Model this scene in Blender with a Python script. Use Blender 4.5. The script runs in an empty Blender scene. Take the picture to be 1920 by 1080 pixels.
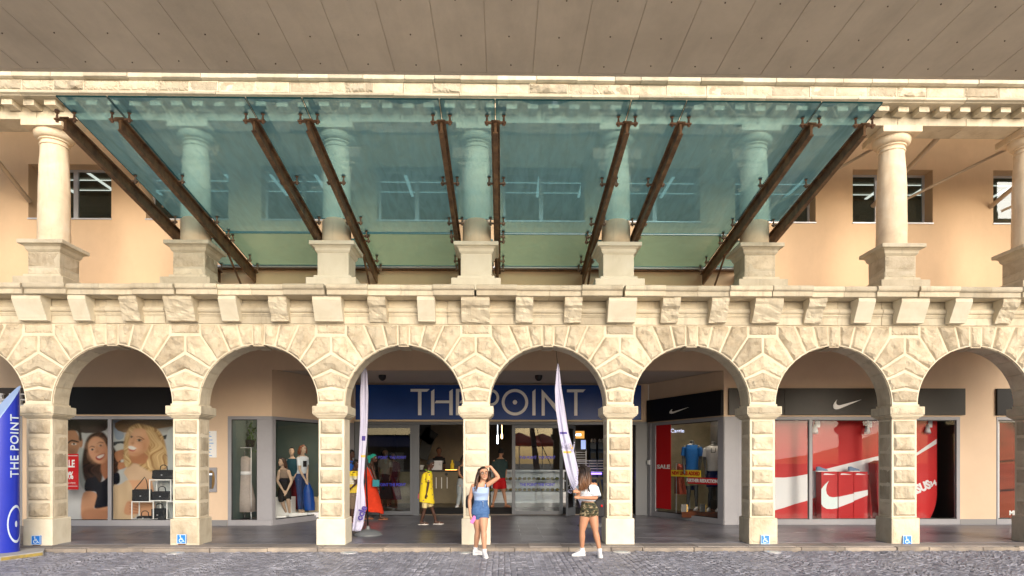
import bpy, bmesh, math, random
import numpy as np
from mathutils import Vector, Matrix, noise
from mathutils.geometry import delaunay_2d_cdt
PI = math.pi
random.seed(7)
SC = bpy.context.scene
COL = SC.collection
# ------------------------------------------------------------------ camera
CAMH, FPX, TH, HOR = 1.65, 1250.0, 0.0148, 865.0
def at(u, v, Y):
    a, b = (u - 960) / FPX, (HOR - v) / FPX
    dx = math.sin(TH) + a * math.cos(TH); dy = math.cos(TH) - a * math.sin(TH)
    t = Y / dy
    return Vector((t * dx, Y, CAMH + t * b))
def ax(u, Y): return at(u, HOR, Y).x
cam = bpy.data.cameras.new('camera'); co = bpy.data.objects.new('camera', cam); COL.objects.link(co)
co.location = (0, 0, CAMH); co.rotation_euler = (PI / 2, 0, -TH)
cam.sensor_width = 36; cam.lens = FPX / 1920 * 36; cam.shift_y = (HOR - 540) / 1920
cam.clip_end = 2000; cam.clip_start = .05
SC.camera = co
# ------------------------------------------------------------------ mesh builder
class MB:
    def __init__(s): s.v = []; s.f = []; s.m = []; s.mi = 0
    def add(s, vs, fs):
        o = len(s.v); s.v += [tuple(p) for p in vs]
        for f in fs: s.f.append(tuple(i + o for i in f)); s.m.append(s.mi)
        return s
    def box(s, x0, x1, y0, y1, z0, z1):
        return s.add([(x0,y0,z0),(x1,y0,z0),(x1,y1,z0),(x0,y1,z0),(x0,y0,z1),(x1,y0,z1),(x1,y1,z1),(x0,y1,z1)],
                     [(0,3,2,1),(4,5,6,7),(0,1,5,4),(1,2,6,5),(2,3,7,6),(3,0,4,7)])
    def prism(s, pts, axis, a, b):
        """closed 2-D polygon extruded along an axis; pts are the two other coordinates in order"""
        n = len(pts)
        def mk(p, c):
            return {'x': (c, p[0], p[1]), 'y': (p[0], c, p[1]), 'z': (p[0], p[1], c)}[axis]
        vs = [mk(p, a) for p in pts] + [mk(p, b) for p in pts]
        fs = [tuple(range(n)), tuple(range(2*n-1, n-1, -1))] + [(i, n+i, n+(i+1)%n, (i+1)%n) for i in range(n)]
        return s.add(vs, fs)
    def bar(s, p, q, w, h, up=(0,0,1)):
        p, q = Vector(p), Vector(q); d = (q-p).normalized(); u = Vector(up)
        r = d.cross(u)
        if r.length < 1e-4: r = d.cross(Vector((1,0,0)))
        r.normalize(); u = r.cross(d)
        o = [(-w/2,-h/2),(w/2,-h/2),(w/2,h/2),(-w/2,h/2)]
        vs = [p + r*a + u*b for a,b in o] + [q + r*a + u*b for a,b in o]
        return s.add(vs, [(0,1,2,3),(7,6,5,4),(0,4,5,1),(1,5,6,2),(2,6,7,3),(3,7,4,0)])
    def loft(s, rings, cap=True):
        n = len(rings[0]); vs = [p for r in rings for p in r]; fs = []
        for k in range(len(rings)-1):
            for i in range(n):
                j = (i+1) % n; fs.append((k*n+i, k*n+j, (k+1)*n+j, (k+1)*n+i))
        if cap: fs += [tuple(range(n-1,-1,-1)), tuple(range((len(rings)-1)*n, len(rings)*n))]
        return s.add(vs, fs)
    def lathe(s, prof, c=(0,0,0), n=32, jit=0, seed=0):
        rings = []
        for r, z in prof:
            ring = []
            for i in range(n):
                a = 2*PI*i/n; rr = r
                if jit: rr += jit*noise.noise(Vector((math.cos(a)*3, math.sin(a)*3+seed*7.3, z*4)))
                ring.append((c[0]+rr*math.cos(a), c[1]+rr*math.sin(a), c[2]+z))
            rings.append(ring)
        return s.loft(rings)
    def tube(s, pts, rad, n=10, round_ends=False, flat=1.0, ref=None):
        pts = [Vector(p) for p in pts]; rad = list(rad) if hasattr(rad, '__len__') else [rad]*len(pts)
        if round_ends:
            d0 = (pts[0]-pts[1]).normalized(); d1 = (pts[-1]-pts[-2]).normalized()
            r0, r1 = rad[0], rad[-1]
            pre = [(pts[0]+d0*r0*k, r0*math.sqrt(max(0,1-k*k))) for k in (.97,.8,.45)]
            post = [(pts[-1]+d1*r1*k, r1*math.sqrt(max(0,1-k*k))) for k in (.45,.8,.97)]
            pts = [p for p,_ in pre]+pts+[p for p,_ in post]; rad = [r for _,r in pre]+rad+[r for _,r in post]
        rings = []; prev = None
        for i, p in enumerate(pts):
            d = (pts[min(i+1,len(pts)-1)]-pts[max(i-1,0)]).normalized()
            if prev is None:
                a = Vector(ref) if ref else (Vector((0,0,1)) if abs(d.z) < .9 else Vector((0,1,0)))
                r = d.cross(a).normalized()
            else:
                r = (prev - d*prev.dot(d)).normalized()
            prev = r; u = d.cross(r)
            rings.append([p + (r*math.cos(2*PI*k/n) + u*math.sin(2*PI*k/n)*flat)*rad[i] for k in range(n)])
        return s.loft(rings)
    def ball(s, c, r, n=12, m=8):
        r = r if hasattr(r,'__len__') else (r,r,r); rings = []
        for j in range(m+1):
            t = -PI/2 + PI*(j+.02 if j==0 else (j-.02 if j==m else j))/m
            rings.append([(c[0]+r[0]*math.cos(t)*math.cos(2*PI*i/n), c[1]+r[1]*math.cos(t)*math.sin(2*PI*i/n), c[2]+r[2]*math.sin(t)) for i in range(n)])
        return s.loft(rings)
    def flatpoly(s, pts3): return s.add(pts3, [tuple(range(len(pts3)))])
    def xf(s, M, i0=0):
        s.v[i0:] = [tuple(M @ Vector(p)) for p in s.v[i0:]]; return s
    def build(s, name, mats, parent=None, smooth=False, bevel=0, angle=35, fix=True):
        me = bpy.data.meshes.new(name); me.from_pydata(s.v, [], s.f)
        mats = mats if isinstance(mats, (list,tuple)) else [mats]
        for m in mats: me.materials.append(m)
        if len(mats) > 1: me.polygons.foreach_set('material_index', s.m)
        if fix:
            bm = bmesh.new(); bm.from_mesh(me); bmesh.ops.recalc_face_normals(bm, faces=bm.faces); bm.to_mesh(me); bm.free()
        if smooth:
            me.polygons.foreach_set('use_smooth', [True]*len(me.polygons))
            if smooth != 'all': me.set_sharp_from_angle(angle=math.radians(angle))
        me.update()
        o = bpy.data.objects.new(name, me); COL.objects.link(o)
        if parent is not None: o.parent = parent
        if bevel:
            b = o.modifiers.new('bevel','BEVEL'); b.width = bevel; b.segments = 2; b.limit_method = 'ANGLE'; b.angle_limit = math.radians(40)
        return o
def tag(o, label, cat, group=None):
    o['label'] = label; o['category'] = cat
    if group: o['group'] = group
    return o
def empty(name, loc, label=None, cat=None, group=None, rz=0):
    o = bpy.data.objects.new(name, None); COL.objects.link(o); o.location = loc; o.rotation_euler = (0,0,rz); o.empty_display_size = .1
    if label: tag(o, label, cat, group)
    return o
def struct(o): o['kind'] = 'structure'; return o
def rel(o, parent):
    """parent an object whose mesh is in world coordinates to an Empty that stands elsewhere"""
    o.parent = parent; o.matrix_parent_inverse = (Matrix.Translation(parent.location) @ parent.rotation_euler.to_matrix().to_4x4()).inverted(); return o
def copy_tree(o, parent=None):
    c = o.copy(); COL.objects.link(c)
    if parent is not None: c.parent = parent
    for ch in list(o.children): copy_tree(ch, c)
    return c
def text(name, s, size, mat, loc, rot=(PI/2,0,0), parent=None, ext=.002, sx=1.0, bold=0, align='CENTER', space=1.0, smooth_res=3):
    cu = bpy.data.curves.new(name, 'FONT'); cu.body = s; cu.size = size; cu.extrude = ext; cu.align_x = align; cu.align_y = 'CENTER'
    cu.offset = bold; cu.space_character = space; cu.resolution_u = smooth_res; cu.materials.append(mat)
    o = bpy.data.objects.new(name, cu); COL.objects.link(o)
    me = bpy.data.meshes.new_from_object(o.evaluated_get(bpy.context.evaluated_depsgraph_get())); me.name = name
    bpy.data.objects.remove(o); o = bpy.data.objects.new(name, me); COL.objects.link(o); o.location = loc; o.rotation_euler = rot; o.scale = (sx,1,1)
    if parent is not None: rel(o, parent)
    return o
# ------------------------------------------------------------------ materials
def L(n, a, b): n.links.new(a, b)
def base_mat(name):
    m = bpy.data.materials.new(name); m.use_nodes = True; nt = m.node_tree
    return m, nt, nt.nodes['Principled BSDF']
def rgb(c): return (c[0], c[1], c[2], 1)
def mat(name, c, rough=.5, metal=0, var=0, scale=4, bump=0, bscale=40, c2=None, spec=.5, emit=None, es=1, coat=0, island=0, trans=0):
    m, nt, b = base_mat(name)
    b.inputs['Base Color'].default_value = rgb(c); b.inputs['Roughness'].default_value = rough; b.inputs['Metallic'].default_value = metal
    b.inputs['Specular IOR Level'].default_value = spec
    if coat: b.inputs['Coat Weight'].default_value = coat; b.inputs['Coat Roughness'].default_value = .05
    if emit: b.inputs['Emission Color'].default_value = rgb(emit); b.inputs['Emission Strength'].default_value = es
    tc = nt.nodes.new('ShaderNodeTexCoord')
    if var or c2 or island:
        nz = nt.nodes.new('ShaderNodeTexNoise'); nz.inputs['Scale'].default_value = scale; nz.inputs['Detail'].default_value = 6; nz.inputs['Roughness'].default_value = .65
        L(nt, tc.outputs['Object'], nz.inputs['Vector'])
        rp = nt.nodes.new('ShaderNodeValToRGB'); rp.color_ramp.elements[0].position = .35; rp.color_ramp.elements[1].position = .68
        d = c2 or tuple(x*(1-var) for x in c)
        rp.color_ramp.elements[0].color = rgb(d); rp.color_ramp.elements[1].color = rgb(c)
        L(nt, nz.outputs['Fac'], rp.inputs['Fac']); out = rp.outputs['Color']
        if island:
            g = nt.nodes.new('ShaderNodeNewGeometry'); mr = nt.nodes.new('ShaderNodeMapRange')
            mr.inputs['To Min'].default_value = 1-island; mr.inputs['To Max'].default_value = 1+island*.5
            L(nt, g.outputs['Random Per Island'], mr.inputs['Value'])
            mx = nt.nodes.new('ShaderNodeMixRGB'); mx.blend_type = 'MULTIPLY'; mx.inputs['Fac'].default_value = 1
            L(nt, out, mx.inputs['Color1']); L(nt, mr.outputs['Result'], mx.inputs['Color2']); out = mx.outputs['Color']
        L(nt, out, b.inputs['Base Color'])
    if bump:
        n2 = nt.nodes.new('ShaderNodeTexNoise'); n2.inputs['Scale'].default_value = bscale; n2.inputs['Detail'].default_value = 5
        L(nt, tc.outputs['Object'], n2.inputs['Vector'])
        bp = nt.nodes.new('ShaderNodeBump'); bp.inputs['Strength'].default_value = bump; bp.inputs['Distance'].default_value = .02
        L(nt, n2.outputs['Fac'], bp.inputs['Height']); L(nt, bp.outputs['Normal'], b.inputs['Normal'])
    return m
def stone(name, tones, rough=.85, bump=.5, stain=.25, island=.16, bscale=22):
    """weathered limestone: three tones, patchy stains, a tone per block, fine pitting"""
    m, nt, b = base_mat(name); b.inputs['Roughness'].default_value = rough; b.inputs['Specular IOR Level'].default_value = .25
    N = nt.nodes.new; tc = N('ShaderNodeTexCoord'); g = N('ShaderNodeNewGeometry')
    ad = N('ShaderNodeVectorMath'); ad.operation = 'ADD'
    sc = N('ShaderNodeVectorMath'); sc.operation = 'SCALE'; sc.inputs['Scale'].default_value = 37.0
    cx = N('ShaderNodeCombineXYZ'); L(nt, g.outputs['Random Per Island'], cx.inputs[0]); L(nt, g.outputs['Random Per Island'], cx.inputs[1])
    L(nt, cx.outputs[0], sc.inputs[0]); L(nt, tc.outputs['Object'], ad.inputs[0]); L(nt, sc.outputs[0], ad.inputs[1])
    nz = N('ShaderNodeTexNoise'); nz.inputs['Scale'].default_value = 2.6; nz.inputs['Detail'].default_value = 8; nz.inputs['Roughness'].default_value = .62; nz.inputs['Distortion'].default_value = .6
    L(nt, ad.outputs[0], nz.inputs['Vector'])
    rp = N('ShaderNodeValToRGB'); e = rp.color_ramp.elements; e[0].position = .3; e[1].position = .72
    e[0].color = rgb(tones[0]); e[1].color = rgb(tones[2]); k = e.new(.5); k.color = rgb(tones[1])
    L(nt, nz.outputs['Fac'], rp.inputs['Fac'])
    mr = N('ShaderNodeMapRange'); mr.inputs['To Min'].default_value = 1-island; mr.inputs['To Max'].default_value = 1+island*.35
    L(nt, g.outputs['Random Per Island'], mr.inputs['Value'])
    mx = N('ShaderNodeMixRGB'); mx.blend_type = 'MULTIPLY'; mx.inputs['Fac'].default_value = 1
    L(nt, rp.outputs['Color'], mx.inputs['Color1']); L(nt, mr.outputs['Result'], mx.inputs['Color2'])
    n3 = N('ShaderNodeTexNoise'); n3.inputs['Scale'].default_value = 1.1; n3.inputs['Detail'].default_value = 10; n3.inputs['Roughness'].default_value = .75; n3.inputs['Distortion'].default_value = 1.2
    L(nt, ad.outputs[0], n3.inputs['Vector'])
    r3 = N('ShaderNodeValToRGB'); r3.color_ramp.elements[0].position = .56; r3.color_ramp.elements[1].position = .74
    r3.color_ramp.elements[0].color = (0,0,0,1); r3.color_ramp.elements[1].color = (stain,)*3+(1,)
    L(nt, n3.outputs['Fac'], r3.inputs['Fac'])
    m2 = N('ShaderNodeMixRGB'); m2.inputs['Color2'].default_value = (.36,.30,.22,1)
    L(nt, r3.outputs['Color'], m2.inputs['Fac']); L(nt, mx.outputs['Color'], m2.inputs['Color1']); L(nt, m2.outputs['Color'], b.inputs['Base Color'])
    mp = N('ShaderNodeMapping'); mp.inputs['Scale'].default_value = (4.5,4.5,.55); L(nt, tc.outputs['Object'], mp.inputs[0])
    n4 = N('ShaderNodeTexNoise'); n4.inputs['Scale'].default_value = 1.3; n4.inputs['Detail'].default_value = 7; n4.inputs['Roughness'].default_value = .7; L(nt, mp.outputs[0], n4.inputs['Vector'])
    r4 = N('ShaderNodeMapRange'); r4.inputs['From Min'].default_value = .55; r4.inputs['From Max'].default_value = .8; r4.inputs['To Min'].default_value = 1; r4.inputs['To Max'].default_value = 1-stain; L(nt, n4.outputs['Fac'], r4.inputs['Value'])
    m4 = N('ShaderNodeMixRGB'); m4.blend_type = 'MULTIPLY'; m4.inputs['Fac'].default_value = 1; L(nt, m2.outputs['Color'], m4.inputs['Color1']); L(nt, r4.outputs['Result'], m4.inputs['Color2']); L(nt, m4.outputs['Color'], b.inputs['Base Color'])
    n2 = N('ShaderNodeTexNoise'); n2.inputs['Scale'].default_value = bscale; n2.inputs['Detail'].default_value = 8; n2.inputs['Roughness'].default_value = .6
    L(nt, ad.outputs[0], n2.inputs['Vector'])
    bp = N('ShaderNodeBump'); bp.inputs['Strength'].default_value = bump; bp.inputs['Distance'].default_value = .02
    L(nt, n2.outputs['Fac'], bp.inputs['Height']); L(nt, bp.outputs['Normal'], b.inputs['Normal'])
    return m
def weather(m, amount=.16, sc=(2.2,2.2,.22)):
    """rain streaks and patchy repainting on a plastered wall"""
    nt = m.node_tree; N = nt.nodes.new; b = nt.nodes['Principled BSDF']; src = b.inputs['Base Color'].links[0].from_socket
    tc = N('ShaderNodeTexCoord'); mp = N('ShaderNodeMapping'); mp.inputs['Scale'].default_value = sc; L(nt, tc.outputs['Object'], mp.inputs[0])
    n = N('ShaderNodeTexNoise'); n.inputs['Scale'].default_value = 1.5; n.inputs['Detail'].default_value = 9; n.inputs['Roughness'].default_value = .72; L(nt, mp.outputs[0], n.inputs['Vector'])
    r = N('ShaderNodeMapRange'); r.inputs['From Min'].default_value = .45; r.inputs['From Max'].default_value = .78; r.inputs['To Min'].default_value = 1.03; r.inputs['To Max'].default_value = 1-amount; L(nt, n.outputs['Fac'], r.inputs['Value'])
    x = N('ShaderNodeMixRGB'); x.blend_type = 'MULTIPLY'; x.inputs['Fac'].default_value = 1; L(nt, src, x.inputs['Color1']); L(nt, r.outputs['Result'], x.inputs['Color2']); L(nt, x.outputs['Color'], b.inputs['Base Color']); return m
def glass_mat(name, tint, refl_ior=1.5, dirt=0.0, dirtcol=(.3,.4,.4), rough=0.0, streak=False, gcol=(1,1,1)):
    """flat pane: tinted see-through plus a Fresnel mirror reflection, and a little dust"""
    m = bpy.data.materials.new(name); m.use_nodes = True; nt = m.node_tree; nt.nodes.clear(); N = nt.nodes.new
    out = N('ShaderNodeOutputMaterial'); tr = N('ShaderNodeBsdfTransparent'); tr.inputs['Color'].default_value = rgb(tint)
    gl = N('ShaderNodeBsdfGlossy'); gl.inputs['Roughness'].default_value = rough; gl.inputs['Color'].default_value = rgb(gcol)
    fr = N('ShaderNodeFresnel'); ge = N('ShaderNodeNewGeometry'); mi = N('ShaderNodeMapRange'); mi.inputs['To Min'].default_value = refl_ior; mi.inputs['To Max'].default_value = 1/refl_ior
    L(nt, ge.outputs['Backfacing'], mi.inputs['Value']); L(nt, mi.outputs['Result'], fr.inputs['IOR'])
    m1 = N('ShaderNodeMixShader'); L(nt, fr.outputs[0], m1.inputs[0]); L(nt, tr.outputs[0], m1.inputs[1]); L(nt, gl.outputs[0], m1.inputs[2]); last = m1
    if dirt:
        df = N('ShaderNodeBsdfDiffuse'); df.inputs['Color'].default_value = rgb(dirtcol)
        tl = N('ShaderNodeBsdfTranslucent'); tl.inputs['Color'].default_value = rgb(dirtcol)
        ms = N('ShaderNodeMixShader'); ms.inputs[0].default_value = .5; L(nt, df.outputs[0], ms.inputs[1]); L(nt, tl.outputs[0], ms.inputs[2])
        m2 = N('ShaderNodeMixShader'); m2.inputs[0].default_value = dirt
        tc = N('ShaderNodeTexCoord'); mp = N('ShaderNodeMapping'); mp.inputs['Scale'].default_value = (6,1.2,1) if streak else (1,1,1)
        nz = N('ShaderNodeTexNoise'); nz.inputs['Scale'].default_value = 1.6; nz.inputs['Detail'].default_value = 6; nz.inputs['Distortion'].default_value = .8
        L(nt, tc.outputs['Object'], mp.inputs[0]); L(nt, mp.outputs[0], nz.inputs['Vector'])
        mr = N('ShaderNodeMapRange'); mr.inputs['From Min'].default_value = .35; mr.inputs['From Max'].default_value = .75; mr.inputs['To Min'].default_value = dirt*.85; mr.inputs['To Max'].default_value = dirt*1.25
        L(nt, nz.outputs['Fac'], mr.inputs['Value']); L(nt, mr.outputs['Result'], m2.inputs[0])
        L(nt, last.outputs[0], m2.inputs[1]); L(nt, ms.outputs[0], m2.inputs[2]); last = m2
    L(nt, last.outputs[0], out.inputs[0]); return m
def print_mat(name, rough=.6):
    """printed surface whose picture is held in the mesh's colour layer"""
    m, nt, b = base_mat(name); a = nt.nodes.new('ShaderNodeVertexColor'); a.layer_name = 'print'
    L(nt, a.outputs['Color'], b.inputs['Base Color']); b.inputs['Roughness'].default_value = rough; b.inputs['Specular IOR Level'].default_value = .2; return m
M = {}
M['stone_rough'] = stone('quarry faced limestone', [(.44,.36,.255),(.60,.515,.385),(.69,.61,.475)], bump=.7, stain=.45, island=.3)
M['stone_dressed'] = stone('dressed limestone', [(.54,.465,.345),(.66,.585,.45),(.74,.67,.53)], bump=.3, stain=.38, island=.28)
M['stone_new'] = stone('pale replacement limestone', [(.67,.61,.48),(.74,.68,.55),(.78,.73,.61)], bump=.1, stain=.08, island=.06)
M['mortar'] = stone('cream mortar', [(.60,.525,.40),(.69,.61,.475),(.75,.675,.54)], bump=.25, stain=.15, island=0)
M['column_stone'] = stone('column limestone', [(.66,.51,.36),(.74,.60,.43),(.78,.67,.52)], bump=.15, stain=.3, island=.05)
M['stucco'] = mat('apricot stucco', (.71,.51,.33), .9, var=.12, scale=.45, bump=.12, bscale=90, spec=.2)
M['stucco_in'] = mat('sand stucco', (.68,.52,.38), .9, var=.08, scale=.7, bump=.1, bscale=90, spec=.2)
weather(M['stucco'], .09, (.7,.7,.3)); weather(M['stucco_in'], .07, (.7,.7,.3))
M['ceiling'] = mat('grey plaster ceiling', (.55,.47,.40), .9)
M['grey_frame'] = mat('grey powder coat', (.30,.30,.33), .45, var=.08, scale=3, spec=.4)
M['dark_frame'] = mat('dark grey aluminium', (.10,.11,.13), .4, spec=.5)
M['alu'] = mat('silver aluminium', (.55,.56,.60), .4, metal=.3)
M['black_sign'] = mat('black sign panel', (.007,.007,.009), .45, spec=.2)
M['char_sign'] = mat('charcoal sign panel', (.03,.026,.022), .4, c2=(.018,.016,.015), scale=1, spec=.25)
M['white'] = mat('white paint', (.80,.80,.80), .5)
M['letter'] = mat('pale silver lettering', (.90,.89,.87), .5)
M['black'] = mat('black plastic', (.01,.01,.012), .4)
M['dark'] = mat('dark interior paint', (.035,.03,.028), .6)
M['glass'] = glass_mat('clear shop glass', (.96,.97,.97), 1.2)
M['glass_door'] = glass_mat('door glass', (.85,.90,.92), 1.65)
M['glass_up'] = glass_mat('upper window glass', (.6,.65,.65), 1.55)
M['glass_edge'] = mat('green glass edge', (.02,.12,.14), .15)
M['red'] = mat('red vinyl', (.50,.006,.010), .45, spec=.25)
M['red2'] = mat('red display board', (.45,.008,.014), .45, spec=.25)
M['yellow'] = mat('yellow vinyl', (.85,.65,.03), .4)
M['blue_sign'] = mat('navy blue sign panel', (.008,.058,.28), .3, c2=(.007,.048,.24), scale=1.2, spec=.25)
M['soft_white'] = mat('off white vinyl', (.70,.70,.74), .4)
# ------------------------------------------------------------------ the arcade building
P = 2.755
def XI(i): return -.5 + P*(i-3)
YF, YB = 12.74, 13.24            # front and back of the arcade wall
ZP = .07                         # pavement level
R, ZC, ZT = 1.13, 2.74, 4.26     # arch radius, spring height, top of the arch course
BW = 16.46                       # ground-floor shop wall
UW = 15.3                        # upper wall
BLD = empty('arcade_building', (-.5, YF, ZP), 'sandy limestone arcade building with round arches below and a colonnade above', 'building')
def part(mb, name, m, parent=None, **k):
    o = mb.build(name, m, None, **k)
    if parent is None: rel(o, BLD)
    else: o.parent = parent; o.matrix_parent_inverse = parent.matrix_parent_inverse.copy() if parent.parent else Matrix()
    return o
def sub(mb, name, m, parent, **k):
    """child of a part: all part meshes are written in world coordinates, so the child needs no offset"""
    o = mb.build(name, m, parent, **k); return o
def seg_dist(p, a, b):
    ab = b-a; t = max(0, min(1, (p-a).dot(ab)/max(ab.dot(ab),1e-9))); return (p-(a+ab*t)).length
def inset_poly(pts, d):
    n = len(pts); c = sum((Vector(p) for p in pts), Vector((0,0)))/n; out = []
    area = sum(pts[i][0]*pts[(i+1)%n][1]-pts[(i+1)%n][0]*pts[i][1] for i in range(n))
    s = 1 if area > 0 else -1
    for i in range(n):
        p0, p1, p2 = Vector(pts[i-1]), Vector(pts[i]), Vector(pts[(i+1)%n])
        e1, e2 = (p1-p0).normalized(), (p2-p1).normalized()
        n1, n2 = Vector((-e1.y, e1.x))*s, Vector((-e2.y, e2.x))*s
        b = n1+n2
        if b.length < 1e-4: b = n1
        b.normalize(); k = d/max(.35, b.dot(n1)); out.append(p1+b*k)
    return out
def rough(mb, pts, place, bulge=.05, amp=.03, edge=.03, step=.06, seed=0, gap=.012, freq=6.0):
    """quarry-faced block: polygon filled with jittered points pushed out by noise, chamfered at its edge"""
    rnd = random.Random(seed); P0 = inset_poly(pts, gap); n = len(P0)
    bd = []
    for i in range(n):
        a, b = P0[i], P0[(i+1)%n]; k = max(1, int((b-a).length/step))
        bd += [a.lerp(b, j/k) for j in range(k)]
    P1 = inset_poly(P0, edge); inner = []
    for i in range(n):
        a, b = P1[i], P1[(i+1)%n]; k = max(1, int((b-a).length/step))
        inner += [a.lerp(b, j/k) + Vector((rnd.uniform(-1,1), rnd.uniform(-1,1)))*edge*.3 for j in range(k)]
    xs = [p.x for p in P0]; zs = [p.y for p in P0]
    grid = []
    def inside(p):
        c = False
        for i in range(n):
            a, b = P0[i], P0[(i+1)%n]
            if (a.y > p.y) != (b.y > p.y) and p.x < (b.x-a.x)*(p.y-a.y)/(b.y-a.y)+a.x: c = not c
        return c
    x = min(xs)
    while x < max(xs):
        z = min(zs)
        while z < max(zs):
            p = Vector((x+rnd.uniform(-.4,.4)*step, z+rnd.uniform(-.4,.4)*step))
            if inside(p) and min(seg_dist(p, P0[i], P0[(i+1)%n]) for i in range(n)) > edge*1.5: grid.append(p)
            z += step
        x += step
    allp = bd + [p for p in inner if inside(p)] + grid
    ed = [(i, (i+1) % len(bd)) for i in range(len(bd))]
    vs, es, fs, *_ = delaunay_2d_cdt(allp, ed, [], 1, 1e-5)
    out = []
    off = Vector((rnd.uniform(0,50), rnd.uniform(0,50), 0))
    tx, tz = rnd.uniform(-.12,.12), rnd.uniform(-.15,.15); cx, cz = sum(xs)/n, sum(zs)/n
    for p in vs:
        d = min(seg_dist(p, P0[i], P0[(i+1)%n]) for i in range(n)); t = min(1, d/edge)
        q = Vector((p.x*freq, p.y*freq, 0))+off
        h = -.006 + t*bulge*.75
        if t > .05:
            w = min(1, d/(edge*2.2))
            h += w*(amp*(noise.noise(q)+.6*abs(noise.noise(q*2.3))) + bulge*.25 + (p.x-cx)*tx*.3+(p.y-cz)*tz*.3)
        out.append(place(p.x, p.y, h))
    mb.add(out, fs)
front = lambda yf: (lambda x, z, h: (x, yf-h, z))
# --- piers
I0, I1 = -1, 8
for i in range(I0, I1+1):
    x = XI(i); s = 100+i*17
    mb = MB(); mb.box(x-.245, x+.245, YF+.02, YB-.02, .56, 2.47)
    pr = part(mb, 'pier', M['mortar'], bevel=.012)
    for k in range(6):
        b = MB(); z0 = .575 + k*.315; plain = (i == 3 and k > 3) or (i == 3 and k in (0,))
        w = .215+.006*random.uniform(-1,1)
        rough(b, [(x-w, z0+.012), (x+w, z0+.012), (x+w, z0+.292), (x-w, z0+.292)], front(YF+.02), bulge=.03 if i == 3 else .05, amp=.014 if i == 3 else .04, seed=s+k, edge=.03 if i==3 else .035, step=.045, gap=.004)
        if i in (0,1,4,5,6,7):    # blocks also on the faces that look into the arcade
            for sd in (-1, 1):
                pl = (lambda xx: (lambda y, z, h: (xx+sd*h, y, z)))(x+sd*.245)
                rough(b, [(YF+.06, z0+.006), (YB-.06, z0+.006), (YB-.06, z0+.296), (YF+.06, z0+.296)], pl, bulge=.012, amp=.008, seed=s+k+50*sd, edge=.02, step=.1, gap=.004)
        sub(b, 'stone_block', M['stone_rough'] if i != 3 else M['stone_dressed'], pr)
    b = MB()
    b.box(x-.275, x+.275, YF-.03, YB+.03, ZP-.02, .56)
    sub(b, 'plinth', M['stone_new'] if i in (0,2,3,4) else M['stone_dressed'], pr, bevel=.015)
    if i in (1,5,6,7):
        b = MB(); rough(b, [(x-.262, ZP+.01), (x+.262, ZP+.01), (x+.262, .55), (x-.262, .55)], front(YF-.03), bulge=.015, amp=.012, seed=s+91, edge=.02, step=.06, gap=.004)
        sub(b, 'plinth_facing', M['stone_rough'], pr)
    b = MB()
    for hw, z0, z1 in ((.265,2.47,2.495),(.29,2.495,2.52),(.318,2.52,2.545),(.335,2.545,2.70),(.27,2.70,2.745)):
        b.box(x-hw, x+hw, YF-(hw-.245), YB+(hw-.245), z0, z1)
    sub(b, 'impost', M['stone_dressed'], pr, bevel=.01)
    b = MB(); rough(b, [(x-.325,2.55),(x+.325,2.55),(x+.325,2.695),(x-.325,2.695)], front(YF-.09), bulge=.018, amp=.02, seed=s+77, edge=.02, step=.045, gap=.004)
    sub(b, 'impost_facing', M['stone_rough'] if i not in (3,) else M['stone_dressed'], pr)
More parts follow.
